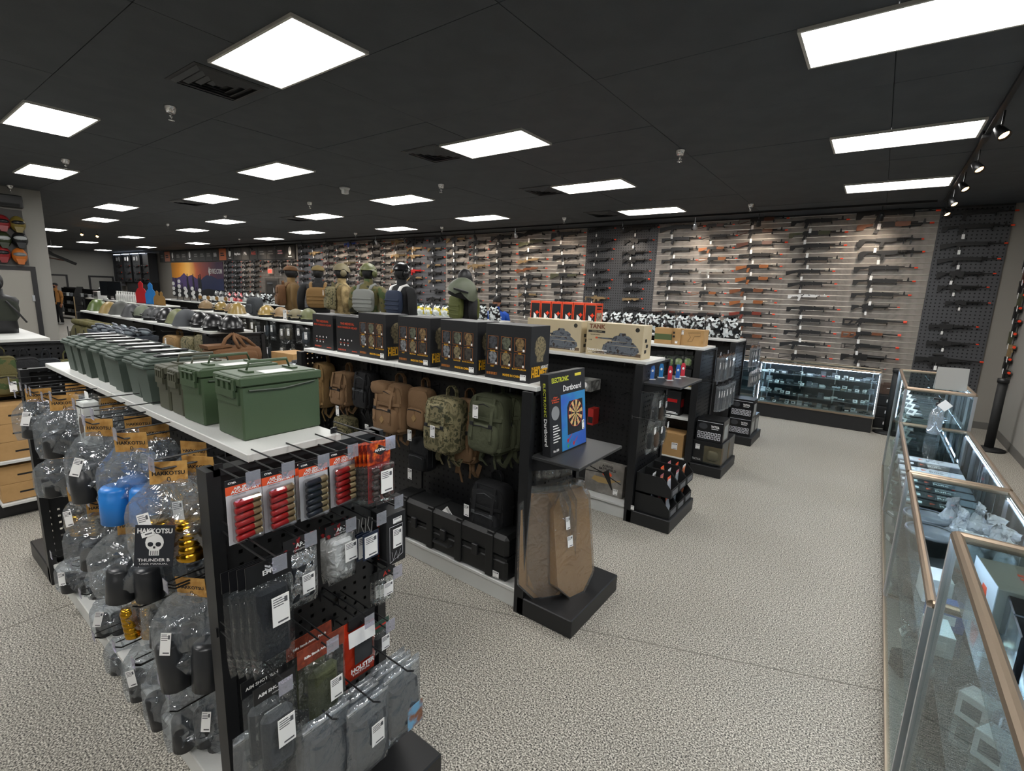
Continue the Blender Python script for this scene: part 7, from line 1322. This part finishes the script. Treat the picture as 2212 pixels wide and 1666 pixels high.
for k, (x, n, h) in enumerate(((-17.0, 6, .65), (-16.6, 5, .5), (-16.1, 4, .45), (-15.6, 4, .4))): place(tree(n, h, k), 'plate_tree', 'target stand with round white paddles, %s from left' % ORD[k], 'target', (x, 6.0, TOPZ), .3, 'paddle target stands')
for k in range(14): place([('plate', MB().lathe([(0, -.004), (.05, -.004), (.05, .004), (0, .004)], 12, 0, 0, .12, 'y').mesh('rp', WHT if k % 4 else mat('target_brown', '8A6A3A', .5))), ('stick', MB().box(-.008, .008, -.004, .004, 0, .08).mesh('rs', BLK)), ('foot', MB().box(-.04, .04, -.04, .04, 0, .008).mesh('rf', BLK))], 'round_target', 'small round target on a stick, %s along the far shelf' % ORD[k], 'target', (-15.3+.13*k, 5.95+.08*(k % 2), TOPZ), .4, 'small round targets', scale=1.1)
CB = mat('grey_camo_bag', '3A3E40', .35, mix=(12, 'A0A4A2', '2A2C2E', 'C8CAC8', '5A5E60'), tex='voronoi', mixramp=(.0, .25)); CBR = mat('red_camo_bag', '3A3E40', .35, mix=(12, 'C03A3A', '2A2C2E', 'D8A0A0', '5A5E60'), tex='voronoi', mixramp=(.0, .25))
for k in range(11): 
    m = CBR if 2 <= k <= 4 else (PATB if k > 7 else CB); place([('bag', pillow(.32, .3, .2, top=.8, seed=800+k, jit=.012).mesh('cb', m, True)), ('seal', card(.2, .03, .03).mesh('cs', BLK))], 'gear_bag', '%s bag on the farthest shelf, %s from left' % ('red camouflage' if m is CBR else 'patterned' if m is PATB else 'grey camouflage', ORD[k]), 'bag', (-17.3+.36*k, 7.28, TOPZ+.28), group='bags on the farthest shelf', rot=(rnd.uniform(-.15, .15), rnd.uniform(-.2, .2), rnd.uniform(-.3, .3)))
# ---- brand signs above the far rifles
SGD = mat('sign_dark', '34322F', .6); SGF = mat('sign_frame', '121214', .5); SGO = mat('sign_orange', 'C0622E', .5)
names = ['-', '-', 'o', '-', '-', 'o', '-', '-', '-', '=', '-', 'o', 'laylax', 'PA', 'ASG', '-', '-', 'r', 'o']
n = 19; x0, x1 = -34.4, -19.75; pw = (x1-x0)/n
wbk = wb
for k in range(n):
    x = x0+pw*(k+.5); m = SGO if k in (1, 10) else SGD
    sp = [('panel', MB().box(-pw/2+.012, pw/2-.012, -.05, 0, 0, .55).mesh('sgp', m)), ('frame', MB().box(-pw/2, pw/2, -.045, 0, -.03, 0).box(-pw/2, pw/2, -.045, 0, .55, .57).box(-pw/2, -pw/2+.012, -.045, 0, 0, .55).mesh('sgf', SGF))]
    nm = names[k]
    if len(nm) > 1: sp.append(('lettering', text(nm, .2 if len(nm) < 5 else .14, ORANGE if nm == 'ASG' else PAPER, 'front', bold=.006, w=min(pw*.8, .14*len(nm))), (0, -.052, .27)))
    elif nm == 'o': sp += [('emblem', MB().ball((0, -.052, .32), (.11, .003, .17), 14, 8).mesh('em', PAPER)), ('print_lines', lines(.3, .05, 1, PAPER), (0, -.0505, .08))]
    else: sp.append(('print_lines', lines(.42, .2, 2 if nm != '=' else 3, REDP if nm == 'r' else (INK if m is SGO else (PAPER if nm == '=' else mat('sign_grey_print', '8A8884', .6)))), (0, -.0505, .28)))
    place(sp, 'brand_sign', 'dark brand sign panel above the far rifles, %s from left' % ORD[k] if k < 20 else '', 'sign', (x, YW-.02, 3.13), 0, 'brand sign panels')
# ---- sunset banner
def grad_mat():
    m = mat('sunset_print', 'C06A3A', .6); nt = m.node_tree; b = nt.nodes['Principled BSDF']; tc = nt.nodes.new('ShaderNodeTexCoord'); sx = nt.nodes.new('ShaderNodeSeparateXYZ'); nt.links.new(tc.outputs['Object'], sx.inputs[0])
    r = nt.nodes.new('ShaderNodeValToRGB'); mp = nt.nodes.new('ShaderNodeMapRange'); mp.inputs['From Min'].default_value = 0; mp.inputs['From Max'].default_value = 6.4; nt.links.new(sx.outputs['X'], mp.inputs[0])
    n = nt.nodes.new('ShaderNodeTexNoise'); n.inputs['Scale'].default_value = .9; nt.links.new(tc.outputs['Object'], n.inputs['Vector']); ad = nt.nodes.new('ShaderNodeMath'); ad.operation = 'MULTIPLY_ADD'; ad.inputs[1].default_value = .18; nt.links.new(n.outputs['Fac'], ad.inputs[0]); nt.links.new(mp.outputs[0], ad.inputs[2]); nt.links.new(ad.outputs[0], r.inputs[0])
    e = r.color_ramp.elements; e[0].position = .02; e[0].color = lin('C88418'); e[1].position = .98; e[1].color = lin('4A2A4A')
    for p_, c in ((.25, 'E0901E'), (.45, 'F8C060'), (.6, 'D86A3A'), (.78, 'A84A48')): x = e.new(p_); x.color = lin(c)
    nt.links.new(r.outputs[0], b.inputs['Base Color']); return m
bn = thing('sunset_banner', 'large sunset banner with soldier silhouettes and web shop name', 'banner', (-32.9, YW-.02, 1.2))
ob('printed_sheet', MB().box(0, 6.45, -.01, 0, 0, 1.86).mesh('bs', grad_mat()), bn)
MTN = mat('mountain_blue', '24305A', .6); MTN2 = mat('mountain_violet', '4A3A6A', .6); FORE = mat('foreground_dark', '14181E', .6)
ob('mountain_print', MB().prism([(0, .2), (0, 1.05), (.6, 1.0), (1.2, 1.1), (1.7, 1.3), (2.1, 1.1), (2.7, 1.2), (3.3, 1.0), (3.8, 1.05), (3.8, .2)], -.013, -.01).mesh('mt', MTN2), bn)
ob('mountain_print', MB().prism([(3.2, .2), (3.6, .85), (4.2, 1.1), (4.6, 1.2), (5.2, 1.15), (5.8, 1.0), (6.45, 1.05), (6.45, .2)], -.015, -.012).mesh('mt2', MTN), bn)
ob('foreground_print', MB().prism([(0, 0), (0, .55), (1.0, .45), (2.4, .4), (3.4, .35), (4.6, .5), (6.45, .4), (6.45, 0)], -.017, -.013).mesh('fg', FORE), bn)
for x, h in ((2.1, .95), (2.85, .95), (3.55, .9), (3.75, .95)): ob('soldier_print', MB().prism([(x-.1, .3), (x+.12, .3), (x+.13, .7), (x+.08, h+.05), (x+.05, h+.2), (x+.05, h+.3), (x-.03, h+.3), (x-.05, h+.18), (x-.1, h)], -.019, -.015).mesh('so', FORE), bn)
ob('lettering', text('EVIKE.COM', .34, PAPER, 'front', bold=.006, w=1.35), bn, (5.65, -.014, 1.38)); ob('emblem', MB().prism([(4.78, 1.38), (4.9, 1.62), (5.02, 1.38), (4.9, 1.14)], -.016, -.012).mesh('em', PAPER), bn)
# exit sign and back door
place([('housing', MB().box(-.2, .2, -.06, 0, -.12, .12, .01).mesh('ex', mat('exit_housing', 'D8B8A8', .4))), ('lettering', text('EXIT', .17, mat('exit_red', 'E03020', .4, emit=('FF3020', 2.0)), 'front', bold=.006, w=.33), (0, -.062, 0))], 'exit_sign', 'red EXIT sign above the dark back door', 'sign', (-21.8, YW-.03, 2.6), 0)
d = struct('door_1', MB().box(-22.25, -21.3, YW-.05, YW-.028, 0, 2.2).mesh('d1', mat('door_dark', '3A3836', .5))); ob('door_frame', MB().box(-22.35, -22.25, YW-.06, YW-.02, 0, 2.3).box(-21.3, -21.2, YW-.06, YW-.02, 0, 2.3).box(-22.25, -21.3, YW-.06, YW-.02, 2.2, 2.3).mesh('d1f', mat('frame_grey', '5A5652', .5)), d); ob('door_closer', MB().box(-22.1, -21.7, YW-.1, YW-.05, 2.05, 2.12).mesh('dc', ALU), d)
# ---- partition door, masks, black box
d = struct('door_2', MB().box(XP, XP+.03, 1.3, 2.36, 0, 2.12).mesh('d2', mat('door_grey', '8E8B84', .6))); 
for a in ((XP, XP+.05, 2.36, 2.44, 0, 2.2), (XP, XP+.05, 1.22, 1.3, 0, 2.2), (XP, XP+.05, 1.3, 2.36, 2.12, 2.2)): ob('door_frame', MB().box(*a).mesh('d2f', mat('frame_black', '1A1A1C', .5)), d)
ob('hinge', MB().box(XP+.03, XP+.055, 2.33, 2.37, 1.5, 1.62).mesh('d2h', ALU), d); ob('hinge', MB().box(XP+.03, XP+.055, 2.33, 2.37, .5, .62).mesh('d2h', ALU), d)
ob('mask_panel', MB().box(XP, XP+.012, 1.5, 2.36, 2.22, 3.3).mesh('mpn', mat('mask_panel_grey', '4A4846', .7)), wp)
def mask_spec(c1, c2):
    return [('shell', MB().ball((0, -.06, 0), (.1, .09, .13), 14, 10).mesh('ms', c1, True)), ('visor', MB().ball((0, -.1, .02), (.085, .065, .045), 12, 8).mesh('mv', c2, True)), ('jaw', MB().prism([(-.06, -.05), (.06, -.05), (.035, -.14), (-.035, -.14)], -.14, -.06).mesh('mj', c1)), ('strap', MB().tube([(-.1, -.05, .02), (-.11, 0, .02)], .008, 5).mesh('mst', BLK))]
mm = {n_: mat('mask_'+n_, c, .3) for n_, c in (('red', '7A1E20'), ('gold', '6E6028'), ('green', '262E1A'), ('black', '141618'), ('white', '9A9E9E'), ('orange', 'A85E22'), ('grey', '6A6C6C'))}
for k, (y, z, a, b, t) in enumerate(((2.04, 3.02, 'red', 'black', 'red mask, top left'), (2.26, 3.02, 'gold', 'black', 'gold mask, top right'), (2.02, 2.7, 'green', 'white', 'green and white mask'), (2.26, 2.72, 'black', 'white', 'black and white mask'), (1.98, 2.42, 'red', 'black', 'red mask, bottom left'), (2.22, 2.4, 'orange', 'grey', 'orange and grey mask'))):
    place(mask_spec(mm[a], mm[b]), 'face_mask', t+' on the grey partition', 'mask', (XP+.02, y, z), PI/2, 'masks on the partition', scale=1.2)
place([('housing', MB().box(0, .12, -.3, .3, -.12, .12, .015).mesh('ph', BLK)), ('red_logo', MB().ball((.121, -.12, .02), (.002, .03, .02), 8, 6).mesh('pr', ORANGE)), ('grille', MB().box(.12, .124, -.25, .25, -.1, -.04).mesh('pgr', BLK2))], 'speaker_box', 'black box with a red mark above the masks', 'speaker', (XP, 2.08, 3.45), 0)
# ---- far left wall
for k, (ya, yb) in enumerate(((9.67, 10.78), (7.3, 8.45))):
    d = struct('door_%d' % (3+k), MB().box(XL, XL+.03, ya, yb, 0, 2.1).mesh('dl', mat('door_far_grey', '85837E', .6)))
    for a in ((ya-.1, ya, 0, 2.2), (yb, yb+.1, 0, 2.2), (ya, yb, 2.1, 2.2)): ob('door_frame', MB().box(XL, XL+.05, *a).mesh('dlf', mat('frame_black', '1A1A1C', .5)), d)
place([('disc', MB().ball((0, 0, 0), (.004, .2, .16), 14, 8).mesh('dd', PAPER)), ('print_lines', lines(.2, .1, 1, INK, 'right'), (.005, 0, 0))], 'door_sticker', 'white oval sticker on the far door', 'sticker', (XL+.035, 10.2, 1.35), 0)
place([('barrel', MB().box(-.05, .05, -.75, .75, -.05, .06).mesh('gp1', BLK)), ('stock', MB().prism([(-.75, -.06), (-.75, .2), (-.2, .08), (-.2, -.05)], -.04, .04, 'x').mesh('gp2', BLK)), ('lower_bar', MB().prism([(-.7, -.35), (-.66, -.3), (.3, -.02), (.3, -.08)], -.03, .03, 'x').mesh('gp3', GC['darkwood']))], 'rifle_prop', 'large dark rifle shape mounted high on the far left wall', 'prop', (-30.5, 6.05, 2.95), rot=(-.42, 0, .2))
# it hangs from the ceiling
tag(ob('hanging_cable', MB().tube([(-30.5, 5.9, 2.95), (-30.5, 5.9, CEIL)], .01, 5).mesh('hc', BLK)), 'thin cable holding the large rifle shape', 'cable')
# corner display cabinet
CABX = -39.5
cb = thing('corner_cabinet', 'tall dark display cabinet in the far corner', 'cabinet', (CABX, YW-.6, 0))
for n_, b, m in (('side_panel', (-1.4, -1.3, 0, .55, 1.6, 3.6), mat('cab_pale', '9A9AA0', .5)), ('carcass', (-1.3, 4.6, .1, .55, 1.9, 3.6), mat('cab_dark', '2A2C30', .5)), ('counter_base', (-1.4, 4.6, 0, .55, 0, 1.0), BLK2), ('lower_panel', (.2, 4.6, .2, .55, 1.0, 1.9), BLK2)): ob(n_, MB().box(*b).mesh(n_, m), cb)
for x in (-1.3, .3, 1.9, 3.5): ob('divider', MB().box(x-.05, x+.05, .0, .12, 1.9, 3.6).mesh('dv', BLK), cb)
ob('light_strip', MB().box(-1.2, 4.4, .02, .04, 3.58, 3.6).mesh('ls', mat('cabinet_led', 'FFFFFF', .4, emit=('DCE8FF', 6))), cb)
for k, (x, z) in enumerate([(a, b) for a in (-.5, 1.1, 2.7, 4.0) for b in (2.05, 2.45, 2.85)]): place(rifle_spec('smg', 'silver' if k % 3 else 'tan', 'black', False)[0], 'airsoft_pistol', 'gun in the far corner cabinet, %s' % ORD[k], 'gun', (CABX+x-.4, YW-.55, z), 0, 'guns in the corner cabinet', scale=.9)
for k, x in enumerate((-.5, 1.1, 2.7)): place([('panel', MB().box(-.6, .6, -.02, 0, -.2, .2).mesh('cp', BLK)), ('emblem', MB().ball((.2, -.022, 0), (.12, .003, .15), 12, 8).mesh('ce', PAPER)), ('emblem', MB().box(-.4, -.1, -.024, -.02, -.1, .1).mesh('ce2', ITM[3]))], 'cabinet_sign', 'black sign at the top of the corner cabinet, %s from left' % ORD[k], 'sign', (CABX+x, YW-.52, 3.3), 0, 'cabinet signs')
# tall racks at the far left
for k, (x, y) in enumerate(((-33.0, 6.9), (-30.2, 7.1), (-36.0, 7.6))):
    r = thing('display_rack', 'tall black rack at the far left, %s' % ORD[k], 'rack', (x, y, 0), .1, 'far left racks')
    ob('side_panel', MB().prism([(-.3, 0), (.3, 0), (.25, 1.1), (.1, 1.55), (-.15, 1.55), (-.3, 1.1)], 1.1, 1.15, 'x').mesh('rs', BLK2), r); ob('back_panel', MB().box(-1.1, 1.1, -.02, .02, .1, 1.5).mesh('rbk', BLK2), r); ob('wood_edge', MB().box(1.15, 1.17, -.3, -.26, 0, 1.1).mesh('re', mat('pale_wood', 'B8A078', .6)), r)
    for j in range(3): ob('shelf', MB().box(-1.1, 1.1, -.28, 0, .3+.4*j, .32+.4*j).mesh('rsh', BLK), r)
    for j in range(12): place(small_item(4, ITM[(3, 0, 3, 1)[j % 4]]), 'boxed_good', 'small box on the far left rack %s, %s' % (ORD[k], ORD[j]), 'box', (x-.95+.62*(j % 4), y-.18, .322+.4*(j//4)), 0, 'boxes on the far racks', scale=2.2)
# ---- people
def person(label, x, y, face, top, legs, skin, hair, h=1.72, hat=None, short=True, blk=None):
    r = thing('person', label, 'person', (x, y, 0), face); s = h/1.72; r.scale = (s, s, s)
    me = bpy.data.meshes.new('body')
    V = [((0, 0, .95), .15), ((0, 0, 1.12), .14), ((0, 0, 1.3), .165), ((0, 0, 1.42), .12), ((0, 0, 1.5), .058), ((0, -.01, 1.56), .06), ((-.18, 0, 1.4), .065), ((-.23, .01, 1.15), .052), ((-.24, -.05, .9), .04), ((.18, 0, 1.4), .065), ((.23, .01, 1.15), .052), ((.24, -.05, .9), .04), ((-.1, 0, .86), .1), ((-.11, -.01, .48), .07), ((-.11, .02, .08), .05), ((.1, 0, .86), .1), ((.11, -.03, .48), .07), ((.11, .0, .08), .05), ((-.12, -.12, .04), .045), ((.12, -.14, .04), .045)]
    E = [(0, 1), (1, 2), (2, 3), (3, 4), (4, 5), (3, 6), (6, 7), (7, 8), (3, 9), (9, 10), (10, 11), (0, 12), (12, 13), (13, 14), (0, 15), (15, 16), (16, 17), (14, 18), (17, 19)]
    mb = MB(); n = 12                                    # one surface per limb chain, joined at the joints
    def chain(ids): mb.tube([V[i][0] for i in ids], [V[i][1] for i in ids], n)
    vs = []; fs = []
    prof = [(.86, .15, .11), (.95, .165, .12), (1.08, .15, .11), (1.25, .185, .125), (1.38, .2, .11), (1.44, .15, .085), (1.48, .07, .065), (1.56, .055, .058)]
    for z, a, b in prof:
        for q in range(16): th = 2*PI*q/16; vs.append((a*math.cos(th), b*math.sin(th), z))
    for i in range(len(prof)-1):
        for q in range(16): fs.append((i*16+q, i*16+(q+1) % 16, (i+1)*16+(q+1) % 16, (i+1)*16+q))
    mb.add(vs, fs); mb.cur = 0
    for s_ in (-1, 1):
        mb.cur = 0; mb.tube([(s_*.13, 0, 1.42), (s_*.2, 0, 1.38), (s_*.235, .01, 1.25 if short else 1.15)], [.06, .066, .06], n)
        mb.cur = 1 if short else 0; mb.tube([(s_*.235, .01, 1.26), (s_*.245, .0, 1.12), (s_*.25, -.06, .9)], [.05, .045, .034], n)
        mb.cur = 1; mb.tube([(s_*.25, -.06, .9), (s_*.25, -.085, .84), (s_*.245, -.1, .79)], [.034, .042, .03], 8)
        for f in range(4): mb.tube([(s_*(.232+.012*f), -.09, .83), (s_*(.232+.012*f), -.115+.01*f, .765), (s_*(.236+.01*f), -.1, .73)], [.011, .01, .008], 6)
        mb.tube([(s_*.225, -.08, .86), (s_*.205, -.11, .82), (s_*.205, -.12, .79)], [.012, .011, .009], 6)
        mb.cur = 2; mb.tube([(s_*.085, 0, .95), (s_*.1, -.0, .75), (s_*.11, -.02*s_, .48), (s_*.11, .02, .09)], [.1, .098, .07, .055], n)
        mb.cur = 3; mb.tube([(s_*.11, .05, .045), (s_*.115, -.05, .05), (s_*.12, -.15, .035)], [.045, .05, .035], 8)
    ob('body', mb.mesh('body', [top, skin, legs, mat('shoe_grey', '8A8A88', .6)], True), r)
    hd = MB().ball((0, -.01, 1.645), (.075, .095, .115), 16, 12).ball((0, -.1, 1.635), (.014, .02, .02), 8, 6).ball((-.078, 0, 1.635), (.012, .02, .03), 8, 6).ball((.078, 0, 1.635), (.012, .02, .03), 8, 6)
    ho = ob('head', hd.mesh('head', skin, True), r)
    ob('eyes', MB().ball((-.03, -.095, 1.66), (.012, .008, .008), 8, 6).ball((.03, -.095, 1.66), (.012, .008, .008), 8, 6).mesh('eyes', INK), ho); ob('mouth', MB().box(-.022, .022, -.1, -.09, 1.592, 1.6).mesh('mth', mat('lips', '8A5048', .6)), ho)
    ob('hair', MB().ball((0, .012, 1.67), (.084, .098, .105), 16, 8, .45, 1).mesh('hair', hair, True), r)
    if hat: ob('cap', MB().ball((0, 0, 1.69), (.092, .108, .085), 14, 6, .5, 1).prism([(-.07, -.08), (.07, -.08), (.05, -.18), (-.05, -.18)], 1.69, 1.7, 'z').mesh('cap', hat, True), r)
    return r
SKIN = mat('skin_tan', '9A6A50', .6); HAIR = mat('hair_black', '14110F', .7)
bl = person('person in a blue polo shirt behind the helmet cartons', wy(1073, 660, 8.72).x, 8.72, -2.3, mat('polo_blue', '1E50B0', .8), mat('trousers_dark', '22242A', .85), SKIN, HAIR, 1.89)
ob('shirt_print', lines(.16, .08, 2, PAPER, 'back'), bl, (0, .126, 1.33))
pr = person('person in a tan jacket walking at the far left', -28.52, 5.47, .6, mat('jacket_tan', 'A8743C', .85), mat('trousers_black', '16171A', .85), SKIN, HAIR, 1.72, mat('cap_dark', '1A1C20', .8), False)
ob('face_mask', MB().ball((0, -.06, 1.61), (.065, .06, .05), 12, 6).mesh('fm', mat('mask_cloth_black', '141518', .8), True), pr); ob('inner_shirt', MB().box(-.07, .07, -.13, -.1, .95, 1.44, .01).mesh('is', BLKJ), pr)
